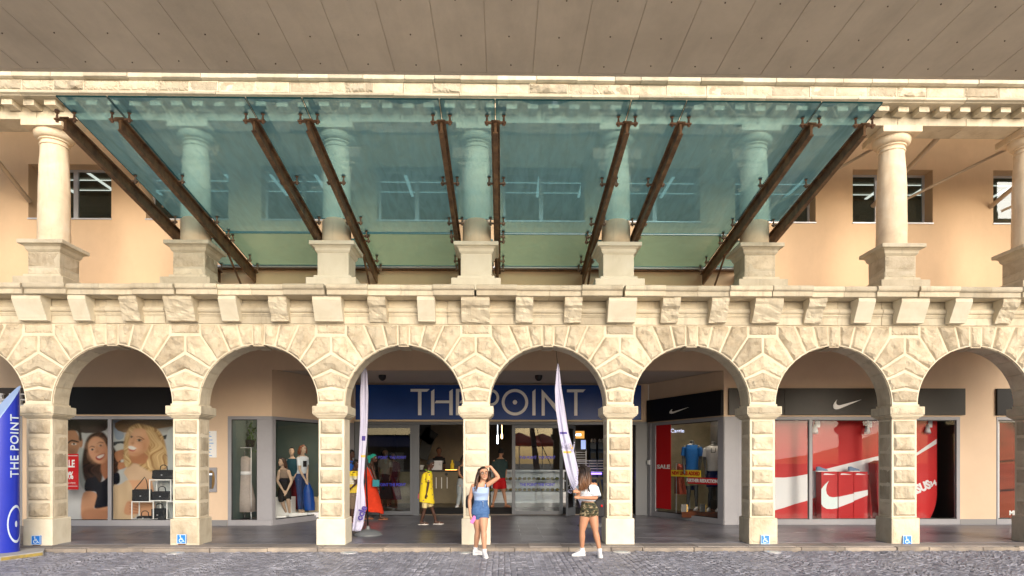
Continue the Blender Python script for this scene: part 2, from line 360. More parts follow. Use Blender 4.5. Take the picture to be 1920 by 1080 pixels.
# --- arches
def apt(a): return (R*math.cos(a), R*math.sin(a))
def ring_x(dx): return (dx, math.sqrt(max(0, R*R-dx*dx)))
HP = P/2
def arc(d0, d1, n=4):
    a0, a1 = math.acos(d0/R), math.acos(d1/R)
    return [apt(a0+(a1-a0)*k/n) for k in range(n+1)]
TOP = ZT-ZC
LEFT = [arc(-.31,-.107)+[(-.107,TOP),(-.41,TOP)],
        arc(-.54,-.31)+[(-.41,TOP),(-.77,TOP)],
        arc(-.777,-.54)+[(-.77,TOP),(-1.09,TOP),(-1.09,1.30)],
        arc(-.905,-.777)+[(-1.09,1.30),(-HP+.005,1.30),(-HP+.005,.985)]]
for i in range(I0, I1):
    xc = XI(i)+HP; s = 1000+i*31
    xs = [-HP] + [R*math.cos(PI-PI*k/32) for k in range(33)] + [HP]
    mb = MB(); lo = [(x, max(0, math.sqrt(max(0, R*R-x*x)))) for x in xs]
    n = len(xs)
    vs = [(xc+x, YF, ZC+z) for x,z in lo]+[(xc+x, YF, ZT) for x,z in lo]+[(xc+x, YB, ZC+z) for x,z in lo]+[(xc+x, YB, ZT) for x,z in lo]
    fs = []
    for k in range(n-1):
        fs += [(k,k+1,n+k+1,n+k), (2*n+k,3*n+k,3*n+k+1,2*n+k+1), (k,2*n+k,2*n+k+1,k+1)]
    mb.add(vs, fs)
    ar = part(mb, 'arch', M['mortar'], fix=True)
    for k, pl in enumerate(LEFT):
        jx = [random.uniform(-.008,.008) for _ in range(2)]
        for sd in (-1, 1):
            b = MB(); pts = [(xc+(p[0] if sd < 0 else -p[0]), ZC+p[1]) for p in pl]
            if sd > 0: pts = pts[::-1]
            rough(b, pts, front(YF), bulge=.045, amp=.06, seed=s+k*3+sd, edge=.035, step=.055, gap=.011)
            sub(b, 'voussoir', M['stone_rough'], ar)
    kb = MB(); kb.prism([(xc-.098,ZC+R-.035),(xc+.098,ZC+R-.035),(xc+.105,ZT-.008),(xc-.105,ZT-.008)], 'y', YF-.005, YB-.02)
    rough(kb, [(xc-.096,ZC+R-.03),(xc+.096,ZC+R-.03),(xc+.102,ZT-.01),(xc-.102,ZT-.01)], front(YF-.005), bulge=.05, amp=.04, seed=s+55, edge=.03, step=.05, gap=.006)
    sub(kb, 'keystone', M['stone_rough'], ar)
    for k in range(11):                                       # dressed soffit stones of the ring
        b = MB()
        a0, a1 = PI*(k+.03)/11, PI*(k+.97)/11; rr = R-.012
        pts = [((R+.01)*math.cos(a0),(R+.01)*math.sin(a0)), (rr*math.cos(a0), rr*math.sin(a0)), (rr*math.cos((a0+a1)/2), rr*math.sin((a0+a1)/2)), (rr*math.cos(a1), rr*math.sin(a1)), ((R+.01)*math.cos(a1),(R+.01)*math.sin(a1))]
        if abs(math.cos((a0+a1)/2))*R < .12: continue
        b.prism([(xc+p[0], ZC+p[1]) for p in pts], 'y', YF+.03, YB-.03)
        sub(b, 'soffit_stone', M['stone_dressed'], ar)
for i in range(I0, I1+1):
    x = XI(i); s = 5000+i*13
    def side(d0, d1): return [(HP+p[0], p[1]) for p in arc(d0, d1, 3)]
    st = []
    # rectangle over the pier, then three chevron stones
    st.append([(-.275,1.325),(.275,1.325),(.275,TOP),(-.275,TOP)])
    def chev(dl, dh, cl, ch):
        r = side(dl, dh)                      # from low to high on the right
        l = [(-p[0], p[1]) for p in r]
        return [(0,cl)] + r + [(0,ch)] + l[::-1]
    st.append(chev(-1.02,-.905,.655,.965))
    st.append(chev(-1.10,-1.02,.315,.635))
    st.append(chev(-1.1295,-1.10,.03,.295))
    for k, pl in enumerate(st):
        b = MB(); rough(b, [(x+p[0], ZC+p[1]) for p in pl], front(YF), bulge=.045 if k else .03, amp=.06 if k else .02, seed=s+k, edge=.035 if k else .02, step=.055, gap=.012)
        o = part(b, 'spandrel_stone', M['stone_rough'])
# --- frieze, brackets and ledge
XA, XB = XI(I0)-.2, XI(I1)+.2
def strip(prof, lens, mname, name, seed, jit=.006, parent=None, m2=None, rjit=0):
    rnd = random.Random(seed); b = MB(); x = XA
    while x < XB:
        w = rnd.uniform(*lens); x1 = min(XB, x+w); d = rnd.uniform(-jit, jit)
        b.prism([(y+d*(1 if k < len(prof)-2 else 0), z+rnd.uniform(-rjit,rjit)) for k,(y,z) in enumerate(prof)], 'x', x+.003, x1-.003); x = x1
    return part(b, name, M[mname], bevel=.008)
rollp = [(12.70-.05*math.sin(a), 4.52-.055*math.cos(a)) for a in [PI*k/6 for k in range(7)]]
fz = strip([(12.715,4.262),(12.715,4.40),(12.70,4.405),(12.70,4.425),(12.685,4.43),(12.685,4.455)]+rollp+[(12.72,4.585),(12.72,4.71),(13.2,4.71),(13.2,4.262)], (.8,1.3), 'stone_dressed', 'frieze', 3)
b = MB(); b.box(XA, XB, 12.74, 13.22, 4.262, 4.705); sub(b, 'frieze_core', M['mortar'], fz)
def bracket(x, w, seed, kind):
    prof = [(12.70,4.715),(12.40,4.715),(12.395,4.64)]
    for k in range(9):
        t = k/8; prof.append((12.40+.155*(.5-.5*math.cos(PI*t))+.015*math.sin(PI*2*t), 4.64-.30*t))
    prof += [(12.57,4.315),(12.58,4.285),(12.70,4.285)]
    b = MB(); rnd = random.Random(seed)
    n = 7; rings = []
    for k in range(n):
        xx = x-w/2+w*k/(n-1); ring = []
        for j, (y, z) in enumerate(prof):
            if kind and y < 12.69:
                e = noise.noise(Vector((xx*6+seed, z*9, seed*1.7)))*.05 + abs(noise.noise(Vector((xx*13, z*16, seed*.7))))*.035
                y = min(12.69, y + max(-.004, e + (.05 if kind == 2 and z < 4.55 else 0)))
                z += noise.noise(Vector((xx*9, y*9, seed+9)))*.015 if z < 4.6 else 0
            ring.append((xx, y, z))
        rings.append(ring)
    b.loft(rings)
    part(b, 'bracket', M['stone_new'] if kind == 0 else M['stone_dressed'], bevel=.006 if kind == 0 else 0)
kinds = {(0,0):0,(1,0):1,(2,0):0,(3,0):2,(4,0):0,(5,0):1,(6,0):0,(0,1):0,(0,2):1,(1,1):0,(1,2):1,(2,1):2,(2,2):0,(3,1):2,(3,2):2,(4,1):2,(4,2):1,(5,1):2,(5,2):0,(6,1):0,(6,2):2}
for i in range(I0, I1+1):
    bracket(XI(i), .53, i*11+1, kinds.get((i,0),0))
    if i < I1:
        for j in (1,2): bracket(XI(i)+P*j/3, .325, i*11+1+j*3, kinds.get((i,j),0))
def ledge_prof(yf):
    roll = [(yf-.035*math.sin(a), 4.865-.05*math.cos(a)) for a in [PI*k/6 for k in range(7)]]
    return [(13.3,4.716),(yf+.05,4.716),(yf+.02,4.722),(yf+.02,4.80),(yf+.012,4.812)]+roll+[(13.3,4.915)]
b = MB(); rnd = random.Random(5)
for i in range(I0, I1+1):
    x = XI(i); yf = 12.30
    b.prism(ledge_prof(yf+rnd.uniform(-.006,.006)), 'x', x-.775, x+.02*rnd.uniform(-1,1)-.003)
    b.prism(ledge_prof(yf+rnd.uniform(-.006,.006)), 'x', x+.024, x+.775)
    if i < I1:
        b.prism(ledge_prof(yf+.045+rnd.uniform(-.003,.003)), 'x', x+.7755, x+P/2)
        b.prism(ledge_prof(yf+.045+rnd.uniform(-.003,.003)), 'x', x+P/2+.003, x+P-.7755)
ledge = part(b, 'ledge', M['stone_dressed'], bevel=.006)
b = MB(); b.box(XA, XB, 13.3, BW, 4.62, 4.90); part(b, 'gallery_floor_slab', M['ceiling'])
# --- pedestals and columns
CY = 13.18
for i in range(I0, I1+1):
    x = XI(i); s = 300+i*7; clean = i in (2,3,4)
    b = MB(); b.box(x-.30, x+.30, CY-.30, CY+.30, 5.22, 5.66)
    pd = part(b, 'pedestal', M['stone_new'] if clean else M['stone_dressed'], bevel=.012)
    if not clean:
        for (z0,z1) in ((5.23,5.36),(5.38,5.655)):
            fb = MB()
            rough(fb, [(x-.30,z0),(x+.30,z0),(x+.30,z1),(x-.30,z1)], front(CY-.30), bulge=.012, amp=.02, seed=s+int(z0*10), edge=.015, step=.06, gap=.003)
            for sd in (-1,1):
                pl = (lambda xx, q: (lambda y, z, h: (xx+q*h, y, z)))(x+sd*.30, sd)
                rough(fb, [(CY-.30,z0),(CY+.30,z0),(CY+.30,z1),(CY-.30,z1)], pl, bulge=.012, amp=.02, seed=s+3+sd+int(z0*10), edge=.015, step=.09, gap=.003)
            sub(fb, 'facing_stone', M['stone_rough'] if z0 > 5.37 else M['stone_dressed'], pd)
    b = MB(); b.box(x-.475,x+.475,CY-.475,CY+.475,4.916,5.15); b.box(x-.36,x+.36,CY-.36,CY+.36,5.15,5.22)
    sub(b, 'pedestal_base', M['stone_new'] if clean else M['stone_dressed'], pd, bevel=.012)
    b = MB(); b.prism([(-.30,5.66),(.30,5.66),(.30,5.70),(.345,5.705),(.365,5.78),(.43,5.785),(.43,5.86),(-.43,5.86),(-.43,5.785),(-.365,5.78),(-.345,5.705),(-.30,5.70)], 'y', -.42, .42)
    b = MB()
    rings = [[(x+a*h, CY+c*h, z) for a,c in ((-1,-1),(1,-1),(1,1),(-1,1))] for h,z in ((.30,5.655),(.335,5.70),(.345,5.75),(.385,5.785),(.43,5.79),(.43,5.865))]
    b.loft(rings); sub(b, 'pedestal_cap', M['stone_new'] if clean else M['stone_dressed'], pd, bevel=.01)
    prof = [(.28,5.866),(.278,6.3),(.270,6.9),(.255,7.4),(.232,7.78)]
    rough_col = .012 if i in (0,6,7) else .004
    full = []
    for k in range(len(prof)-1):
        for t in range(4): full.append((prof[k][0]+(prof[k+1][0]-prof[k][0])*t/4, prof[k][1]+(prof[k+1][1]-prof[k][1])*t/4))
    full.append(prof[-1])
    b = MB(); b.lathe(full, (x,CY,0), 40, jit=rough_col, seed=i)
    cl = part(b, 'column', M['column_stone'], smooth=True)
    b = MB(); cap = [(.230,7.775),(.248,7.785),(.252,7.80),(.248,7.815),(.234,7.825),(.234,7.86),(.262,7.87),(.266,7.885),(.262,7.90)]
    cap += [(.262+.085*math.sin(PI/2*k/6), 7.90+.115*(1-math.cos(PI/2*k/6))) for k in range(1,7)] + [(.345,8.04)]
    b.lathe(cap, (x,CY,0), 40); sub(b, 'capital', M['column_stone'], cl, smooth=True)
    b = MB(); b.box(x-.385,x+.385,CY-.385,CY+.385,8.04,8.165); sub(b, 'abacus', M['column_stone'], cl, bevel=.01)
# --- entablature
en = strip([(12.83,8.166),(12.83,8.31),(13.34,8.31),(13.34,8.166)], (1.3,1.5), 'stone_dressed', 'entablature', 8, jit=.003)
def course(prof, lens, name, mname, seed, jit=.01, face=None):
    rnd = random.Random(seed); x = XA; b = MB(); fb = MB(); k = 0
    while x < XB:
        w = rnd.uniform(*lens); x1 = min(XB, x+w); d = rnd.uniform(-jit, jit)
        b.prism([(y+(d if y < 12.9 else 0), z) for y,z in prof], 'x', x+.002, x1-.002)
        if face:
            z0, z1, yf = face; r = rnd.random()
            rough(fb, [(x+.006,z0),(x1-.006,z0),(x1-.006,z1),(x+.006,z1)], front(yf+d), bulge=.012+.02*(r>.6), amp=.05 if r > .78 else .012, seed=seed*50+k, edge=.018, step=.06, gap=.004)
        x = x1; k += 1
    o = sub(b, name, M[mname], en, bevel=.006)
    if face: sub(fb, name+'_facing', M['stone_rough'], en)
course([(12.86,8.311),(12.86,8.43),(13.34,8.43),(13.34,8.311)], (.9,1.4), 'dentil_course', 'stone_dressed', 21, jit=.004)
course([(12.84,8.432),(12.50,8.432),(12.49,8.445),(12.44,8.465),(12.43,8.50),(12.47,8.505),(13.3,8.505),(13.3,8.432)], (.7,1.3), 'cornice_moulding', 'stone_dressed', 22)
course([(12.45,8.507),(12.45,8.705),(13.3,8.705),(13.3,8.507)], (.45,.75), 'cornice_course', 'stone_dressed', 23, face=(8.51,8.70,12.45))
course([(12.41,8.707),(12.36,8.73),(12.36,8.82),(13.3,8.82),(13.3,8.707)], (.45,.8), 'cornice_top', 'stone_dressed', 24, jit=.015)
course([(12.40,8.822),(12.40,9.30),(13.3,9.30),(13.3,8.822)], (.5,.8), 'parapet_course', 'stone_dressed', 25, face=(8.83,9.29,12.40))
x = XA+.1; k = 0; rnd = random.Random(77)
while x < XB-.2:
    b = MB()
    w, dp = .2+rnd.uniform(-.012,.012), rnd.uniform(0,.03)
    b.box(x-w/2, x+w/2, 12.585+dp, 12.87, 8.318+rnd.uniform(0,.012), 8.430)
    rough(b, [(x-w/2+.005,8.328),(x+w/2-.005,8.328),(x+w/2-.005,8.425),(x-w/2+.005,8.425)], front(12.585+dp), bulge=.008, amp=.03*(rnd.random()>.5), seed=900+k, edge=.015, step=.05, gap=.002)
    sub(b, 'dentil', M['stone_dressed'], en, bevel=.006); x += P/7; k += 1
# --- upper wall with windows
ucs = [131, 351, 567, 783, 1020, 1237, 1454, 1674, 1937]
wins = []
for u in ucs:
    c = ax(u, UW); wins.append((c-.935, c+.935))
c = wins[0][0]-1.75; wins.insert(0, (c-1.0, c+.87))
WZ0, WZ1 = at(0, 411, UW).z+.03, at(0, 312, UW).z+.06
b = MB(); xs = XA-.5
ZUP = 9.6
for a, c in wins:
    b.box(xs, a, UW, UW+.36, 4.905, ZUP); b.box(a, c, UW, UW+.36, 4.905, WZ0); b.box(a, c, UW, UW+.36, WZ1, ZUP); xs = c
b.box(xs, XB+1.5, UW, UW+.36, 4.905, ZUP)
part(b, 'upper_wall', M['stucco'])
b = MB(); b.box(XA-3, XB+6, UW+3.3, UW+3.4, 4.905, ZUP); b.box(XA-3, XB+6, UW+.37, UW+3.3, 9.0, 9.06); b.box(XA-3, XB+6, UW+.37, UW+3.3, 6.0, 6.06); b.box(XB+6, XB+6.1, UW+.37, UW+3.4, 4.905, ZUP); b.box(XA-3.1, XA-3, UW+.37, UW+3.4, 4.905, ZUP)
uo = part(b, 'upper_room', mat('office paint', (.22,.21,.16), .8))
b = MB()
for k in range(24):
    xx = XA+k*1.15; b.box(xx, xx+.08, UW+.8, UW+3.2, 8.975, 8.995)
for k in range(4): b.box(XA, XB, UW+.9+k*.65, UW+.94+k*.65, 8.965, 8.974)
sub(b, 'ceiling_grid', mat('lit office ceiling tube', (.7,.7,.7), .6, emit=(1,.95,.85), es=1.6), uo)
b = MB(); b.box(XA-.5, XB+1.5, 12.9, 25, ZUP, ZUP+.2); part(b, 'roof_slab', M['ceiling'])
for k, (a, c) in enumerate(wins):
    b = MB(); y = UW+.30
    b.box(a, c, y, y+.05, WZ1-.05, WZ1); b.box(a, c, y, y+.05, WZ0, WZ0+.05); b.box(a, a+.05, y, y+.05, WZ0+.05, WZ1-.05); b.box(c-.05, c, y, y+.05, WZ0+.05, WZ1-.05)
    m = (a+c)/2-(.05 if k != 8 else .2); b.box(m-.05, m+.05, y-.012, y+.045, WZ0+.05, WZ1-.05)
    w = part(b, 'window', M['alu'])
    b = MB(); b.box(a+.05, m-.05, y+.02, y+.03, WZ0+.05, WZ1-.05); b.box(m+.05, c-.05, y+.02, y+.03, WZ0+.05, WZ1-.05); sub(b, 'pane', M['glass_up'], w)
    b = MB(); b.box(a-.01, c+.01, UW-.025, UW+.30, WZ0-.03, WZ0); sub(b, 'sill', M['alu'], w)
# slanting braces between the beam and the upper wall
M['brace'] = mat('painted steel pipe', (.42,.33,.24), .5)
for i in range(I0, I1+1):
    b = MB(); x0 = XI(i)+1.35
    if 1 <= i <= 4: continue
    b.tube([(x0-.55, UW-.01, 7.55), (x0-.3, 13.34, 8.2)], .05, 10)
    part(b, 'brace', M['brace'], smooth=True)
    b = MB(); b.tube([(x0-.3, UW-.01, 7.45), (x0+1.5, 13.36, 8.17)], .03, 8); part(b, 'brace', M['brace'], smooth=True)
# ------------------------------------------------------------------ glass canopy
M['rust'] = mat('rusty brown steel', (.26,.15,.075), .5, c2=(.09,.045,.025), scale=5, metal=.3, bump=.15, bscale=30)
M['rust_cap'] = mat('rusty steel fittings', (.28,.16,.10), .5, c2=(.15,.08,.05), scale=9, metal=.3)
M['canopy_glass'] = glass_mat('teal canopy glass', (.27,.50,.56), 2.3, dirt=.42, dirtcol=(.27,.55,.58), gcol=(.74,.95,1), streak=True)
M['canopy_glass_old'] = glass_mat('grimy olive canopy glass', (.27,.52,.48), 1.9, dirt=.40, dirtcol=(.24,.44,.38), streak=False)
SL = .138
def gz(y): return 6.83 - SL*(y-9.55)
CAN = empty('glass_canopy', (-.5, 15.2, gz(15.2)), 'wide teal glass canopy carried on rusty brown steel beams in pairs', 'canopy')
def cpart(mb, name, m, parent=None, **k):
    o = mb.build(name, m, None if parent is None else parent, **k)
    if parent is None: rel(o, CAN)
    return o
YG0, YG1, YG2, YG3 = 9.55, 12.97, 13.52, 15.08
bx = []
for i in range(1, 6): bx += [XI(i)-.40, XI(i)+.40]
XL, XR = ax(105, YG0)+.0, ax(1655, YG0)
def glass(x0, x1, y0, y1, m, parent=None):
    b = MB(); t = .018
    b.add([(x0,y0,gz(y0)),(x1,y0,gz(y0)),(x1,y1,gz(y1)),(x0,y1,gz(y1))], [(0,1,2,3)])
    o = cpart(b, 'glass_panel', M[m], fix=False)
    e = MB(); s = .006
    e.box(x0, x1, y0-.004, y0+.004, gz(y0)-.012, gz(y0)+.012)
    for xx in (x0, x1): e.bar((xx,y0+.006,gz(y0)), (xx,y1-.006,gz(y1)), .006, .018)
    e.box(x0, x1, y1-.003, y1+.003, gz(y1)-.009, gz(y1)+.009)
    cpart(e, 'edge', M['glass_edge'], o)
edges = [XL] + bx[1:-1] + [XR]
glass(XL, bx[1]-.01, YG0, YG1, 'canopy_glass')
for k in range(1, 8):
    x0, x1 = bx[k]+.01, bx[k+1]-.01
    if k % 2 == 1:
        glass(x0, x1, YG0, YG2, 'canopy_glass'); glass(x0, x1, YG2+.05, YG3, 'canopy_glass_old')
    else: glass(x0, x1, YG0, YG1, 'canopy_glass')
glass(bx[8]+.01, XR, YG0, YG1, 'canopy_glass')
for i in range(1, 6): glass(bx[2*i-2]+.09, bx[2*i-1]-.09, YG2+.3, YG3, 'canopy_glass')
for k, x in enumerate(bx):
    y0, y1 = YG0+.32, 15.24; o1 = .10; h0, h1 = .16, .24
    z0, z1 = gz(y0)-o1, gz(y1)-o1
    b = MB()
    b.prism([(y0,z0-.02),(y0,z0-h0),(y1-1.5,gz(y1-1.5)-o1-h0-.08),(y1-1.35,gz(y1-1.4)-o1-h1),(y1,z1-h1),(y1,z1-.02)], 'x', x-.02, x+.02)
    b.bar((x,y0-.03,gz(y0-.03)-o1-.01), (x,y1,z1-.01), .13, .022)
    b.bar((x,y0,z0-h0-.008), (x,y1-1.45,gz(y1-1.45)-o1-h0-.085), .075, .016)
    bm_ = cpart(b, 'beam', M['rust'], bevel=.004)
    for yy in (y0+.02, (y0+YG1)/2+.1, YG1-.06, YG2-.07, YG2+.14, YG3-.5, YG3-.06):
        for sd in (-1, 1):
            if yy > YG1 and ((k % 2 == 0) == (sd > 0)) and yy < YG2+.2: continue
            if k in (0,) and sd < 0 and yy > YG1: continue
            if k == 9 and sd > 0 and yy > YG1: continue
            zt = gz(yy); xx = x+sd*.125
            b = MB()
            b.bar((x+sd*.05,yy,zt-o1-.012), (xx+sd*.035,yy,zt-o1-.012), .055, .022)
            b.tube([(xx,yy,zt-o1-.05),(xx,yy,zt-o1+.0),(xx,yy,zt-.03),(xx,yy,zt-.012)], [.022,.022,.012,.03], 8)
            b.tube([(xx,yy,zt+.006),(xx,yy,zt+.03),(xx,yy,zt+.034)], [.036,.03,.01], 8)
            cpart(b, 'bolt_fitting', M['rust_cap'], bm_)
    if k % 2 == 1 and k < 6 or k % 2 == 0 and k >= 6 or k in (3,4):
        b = MB(); ys = 13.75; zs = gz(ys)-o1-h0-.10
        b.tube([(x,ys,zs),(x,15.15,4.95)], .022, 8); b.tube([(x-.05,ys,zs+.02),(x+.05,ys,zs+.02)], .035, 8)
        cpart(b, 'tie_rod', M['rust'], bm_, smooth=True)
b = MB(); b.box(bx[0]-.2, bx[-1]+.2, 15.10, 15.285, gz(15.1)-.03, gz(15.1)+.01); cpart(b, 'wall_flashing', M['alu'])
b = MB(); b.box(bx[0]-.2, bx[-1]+.2, 15.20, 15.297, gz(15.1)-.055, gz(15.1)-.035); cpart(b, 'wall_rail', M['rust'])
# ------------------------------------------------------------------ overhead walkway
M['soffit'] = mat('brown concrete soffit', (.76,.66,.53), .75, var=.22, scale=.4, bump=.25, bscale=14, spec=.35)
weather(M['soffit'], .16, (.9,.25,1))
M['joint'] = mat('dark joint', (.13,.09,.06), .9)
BR = empty('overhead_walkway', (0, 8.3, 7.0), 'grey brown concrete underside of a walkway crossing over the street above the canopy', 'bridge')
BZ, BY = 7.0, 9.30
b = MB(); px = .6315; x = -16; k = 0
while x < 16:
    r = random.Random(k); dz = r.uniform(0,.006)
    b.box(x+.003, x+px-.003, 7.35, BY-.12, BZ+dz*.5, BZ+.0135); x += px; k += 1
rel(b.build('soffit_panel', M['soffit'], bevel=.006), BR)
b = MB(); b.prism([(BY-.118,BZ+.001),(BY-.03,BZ+.012),(BY,BZ+.05),(BY+.01,BZ+.32),(BY-.118,BZ+.32)], 'x', -16.4, 16.4); rel(b.build('edge_beam', M['soffit']), BR)
b = MB(); b.box(-16.4, 16.4, 7.3, BY-.119, BZ+.014, BZ+.32); rel(b.build('deck', M['soffit']), BR)
b = MB(); x = -16; k = 0; rnd = random.Random(3)
while x < 16:
    for yy in (7.75,8.4,9.0):
        xx, y2 = x+.31+rnd.uniform(-.03,.03), yy+rnd.uniform(-.03,.03)
        b.tube([(xx,y2,BZ+.02),(xx,y2,BZ-.008)], .009, 6)
    x += px; k += 1
o = b.build('fixing_bolt', M['joint']); rel(o, BR); o['kind'] = 'stuff'
# ------------------------------------------------------------------ street, kerb, pavement
KY0, KY1 = 12.26, 12.38
M['cobble'] = mat('grey cobble', (.28,.28,.33), .5, c2=(.21,.21,.25), scale=1.2, island=.3, bump=.3, bscale=60, spec=.5)
M['grout'] = mat('sand joint', (.19,.18,.18), .9, var=.3, scale=3)
M['kerbstone'] = mat('kerb stone', (.42,.35,.28), .8, c2=(.22,.19,.17), scale=2.5, island=.25, bump=.3, bscale=30)
M['strip'] = mat('worn edge paving', (.34,.29,.26), .7, c2=(.22,.20,.19), scale=1.3, island=.3, bump=.2, bscale=30)
M['slate'] = mat('dark slate paving', (.16,.16,.19), .36, c2=(.11,.11,.135), scale=1.5, island=.3, bump=.05, bscale=30)
b = MB(); b.box(-400, 400, -400, KY0, -.4, -.028); st = struct(b.build('street', M['grout']))
b = MB(); rnd = random.Random(11); W = .095
y = 7.2; row = 0
def cob(cx_, cy_, w, d, a, z):
    ca, sa = math.cos(a), math.sin(a); vs = []
    for (hw, hd, zz) in ((.5,.5,-.03),(.48,.47,z-.012),(.36,.34,z)):
        for sx, sy in ((-1,-1),(1,-1),(1,1),(-1,1)):
            X, Y = sx*w*hw+rnd.uniform(-.004,.004), sy*d*hd+rnd.uniform(-.004,.004)
            vs.append((cx_+X*ca-Y*sa, cy_+X*sa+Y*ca, zz+rnd.uniform(-.004,.004)))
    b.add(vs, [(0,1,5,4),(1,2,6,5),(2,3,7,6),(3,0,4,7),(4,5,9,8),(5,6,10,9),(6,7,11,10),(7,4,8,11),(8,9,10,11)])
SEG = 1.15
k = 0
x = -13.0
while x < 13:
    r0 = .82
    yy = 6.9
    while yy < KY0+.4:
        # segmental arcs: stones along an arc across the segment
        nst = 12
        for j in range(nst):
            t = (j+.5)/nst-.5; xx = x+SEG*(t+.5); yo = yy+.30*(1-4*t*t)-.25; a = -t*1.15
            if 7.0 < yo < KY0-.06: cob(xx+rnd.uniform(-.006,.006), yo+rnd.uniform(-.008,.008), SEG/nst*.98*(1/max(.8,math.cos(a))), W*.95, a, rnd.uniform(-.006,.006))
        yy += W
    x += SEG
cb = b.build('cobbles', M['cobble'], fix=False); struct(cb)
rnd = random.Random(4)
b = MB(); x = -14
while x < 14:
    w = rnd.uniform(.55,1.3); b.box(x+.004, x+w-.004, KY0+rnd.uniform(-.012,.012), KY1-.003, -.2, ZP-.012+rnd.uniform(-.008,.006)); x += w
kb = struct(b.build('kerb', M['kerbstone'], bevel=.012))
b = MB(); x = -14
while x < 14:
    w = rnd.uniform(.5,1.0); b.box(x+.003, x+w-.003, KY1, 12.86, -.1, ZP-.004+rnd.uniform(-.003,.002)); x += w
struct(b.build('pavement_edge', M['strip'], bevel=.006))
b = MB(); y = 12.862; j = 0
while y < 19.5:
    x = -14 + (0 if j % 2 else .45)
    while x < 14:
        b.box(x+.002, x+.898, y+.002, y+.448, -.1, ZP+rnd.uniform(-.0012,.0012)); x += .9
    y += .45; j += 1
struct(b.build('pavement', M['slate']))
M['bounce_ground'] = mat('pale plaza paving', (.60,.53,.43), .8, c2=(.5,.44,.36), scale=.4)
b = MB(); b.box(-60, 60, -60, 6.95, -.026, -.004); struct(b.build('bounce_ground', M['bounce_ground']))  # unseen pale sheet, added to bounce light up to the soffit and facade
# in-ground lamp lids in the cobbles
M['lid_glass'] = mat('pale lens glass', (.45,.55,.62), .12, spec=.7)
for (u, y) in ((328,12.06),(655,12.06),(873,12.0),(1166,12.05),(1449,12.05)):
    x = ax(u, y); r = .16 if u != 873 else .13
    t = empty('ground_lamp', (x,y,0), None, None)
    b = MB(); b.lathe([(r,-.02),(r,.010),(r-.012,.014),(r-.04,.012)], (0,0,0), 28); b.build('rim', M['alu'], t, smooth=True)
    b = MB(); b.lathe([(r-.042,-.01),(r-.042,.0125),(.01,.016)], (0,0,0), 24); b.build('lens', M['lid_glass'], t, smooth=True)
    nm = {328:'second pier', 655:'pier by the banner', 873:'middle pier', 1166:'pier behind the camouflage shorts woman', 1449:'pier left of the red shop'}[u]
    tag(t, 'in-ground lamp lid before the ' + nm, 'ground lamp', 'in-ground lamps in the cobbles')
# ------------------------------------------------------------------ what stands across the street, seen only in the reflections
M['far_wall'] = mat('pale kiosk counter', (.6,.56,.5), .8)
M['parasol'] = mat('red parasol cloth', (.62,.05,.03), .8)
for x, y, lb in ((1.2,-7.5,'red cafe parasol across the street, mirrored at the left of the door glass'),(2.9,-9.0,'red cafe parasol across the street, mirrored in the middle of the door glass'),(4.6,-7.0,'red cafe parasol across the street, mirrored at the right of the door glass')):
    t = empty('parasol', (x,y,0), lb, 'parasol', 'red parasols mirrored in the door glass')
    b = MB(); rr = [[(1.7*k*math.cos(2*PI*j/8), 1.7*k*math.sin(2*PI*j/8), z) for j in range(8)] for k,z in ((1,2.75),(1,2.93),(.5,3.35),(.04,3.65))]; b.loft(rr); b.build('canopy', M['parasol'], t)
    b = MB(); b.tube([(0,0,.0),(0,0,2.8)], .035, 10); b.lathe([(.35,0),(.35,.08),(.06,.12)], (0,0,0), 20); b.build('pole', M['alu'], t, smooth=True)
t = empty('kiosk', (-8.8,-10,0), 'dark kiosk with navy awning across the street, mirrored in the left door glass', 'kiosk')
b = MB(); b.box(-13,-4.6,-13,-10,0,3.6); rel(b.build('walls', mat('dark kiosk wall', (.03,.028,.03), .6)), t)
b = MB(); b.prism([(-10,3.5),(-8.2,2.7),(-8.2,2.65),(-10,3.4)], 'x', -13.2, -4.4); rel(b.build('awning', mat('navy awning', (.01,.02,.10), .8)), t)
b = MB(); b.box(-10.5,-9.6,-9.99,-9.96,.9,2.3); b.box(-8.6,-7.2,-9.99,-9.96,.9,2.3); rel(b.build('counter_opening', M['far_wall']), t)
# ------------------------------------------------------------------ light
w = bpy.data.worlds.new('World'); SC.world = w; w.use_nodes = True; nt = w.node_tree
bg = nt.nodes['Background']; sk = nt.nodes.new('ShaderNodeTexSky'); sk.sky_type = 'NISHITA'; sk.sun_disc = False
SUN_EL, SUN_AZ = math.radians(21), math.radians(160)      # azimuth measured clockwise from +Y: the sun stands behind the camera, a little to its right
sk.sun_elevation = SUN_EL; sk.sun_rotation = SUN_AZ; sk.dust_density = 3.0; sk.air_density = 1.0; sk.ozone_density = 1.0
nt.links.new(sk.outputs[0], bg.inputs[0]); bg.inputs[1].default_value = .15
sl = bpy.data.lights.new('sun', 'SUN'); so = bpy.data.objects.new('sun', sl); COL.objects.link(so)
sl.energy = 2.8; sl.angle = math.radians(42); sl.color = (1,.96,.90)
sd = Vector((math.sin(SUN_AZ)*math.cos(SUN_EL), math.cos(SUN_AZ)*math.cos(SUN_EL), math.sin(SUN_EL)))
so.rotation_euler = sd.to_track_quat('Z','Y').to_euler()
SC.view_settings.view_transform = 'Standard'; SC.view_settings.look = 'None'; SC.view_settings.exposure = .33
SC.cycles.use_denoising = True; SC.cycles.max_bounces = 10; SC.cycles.transparent_max_bounces = 24
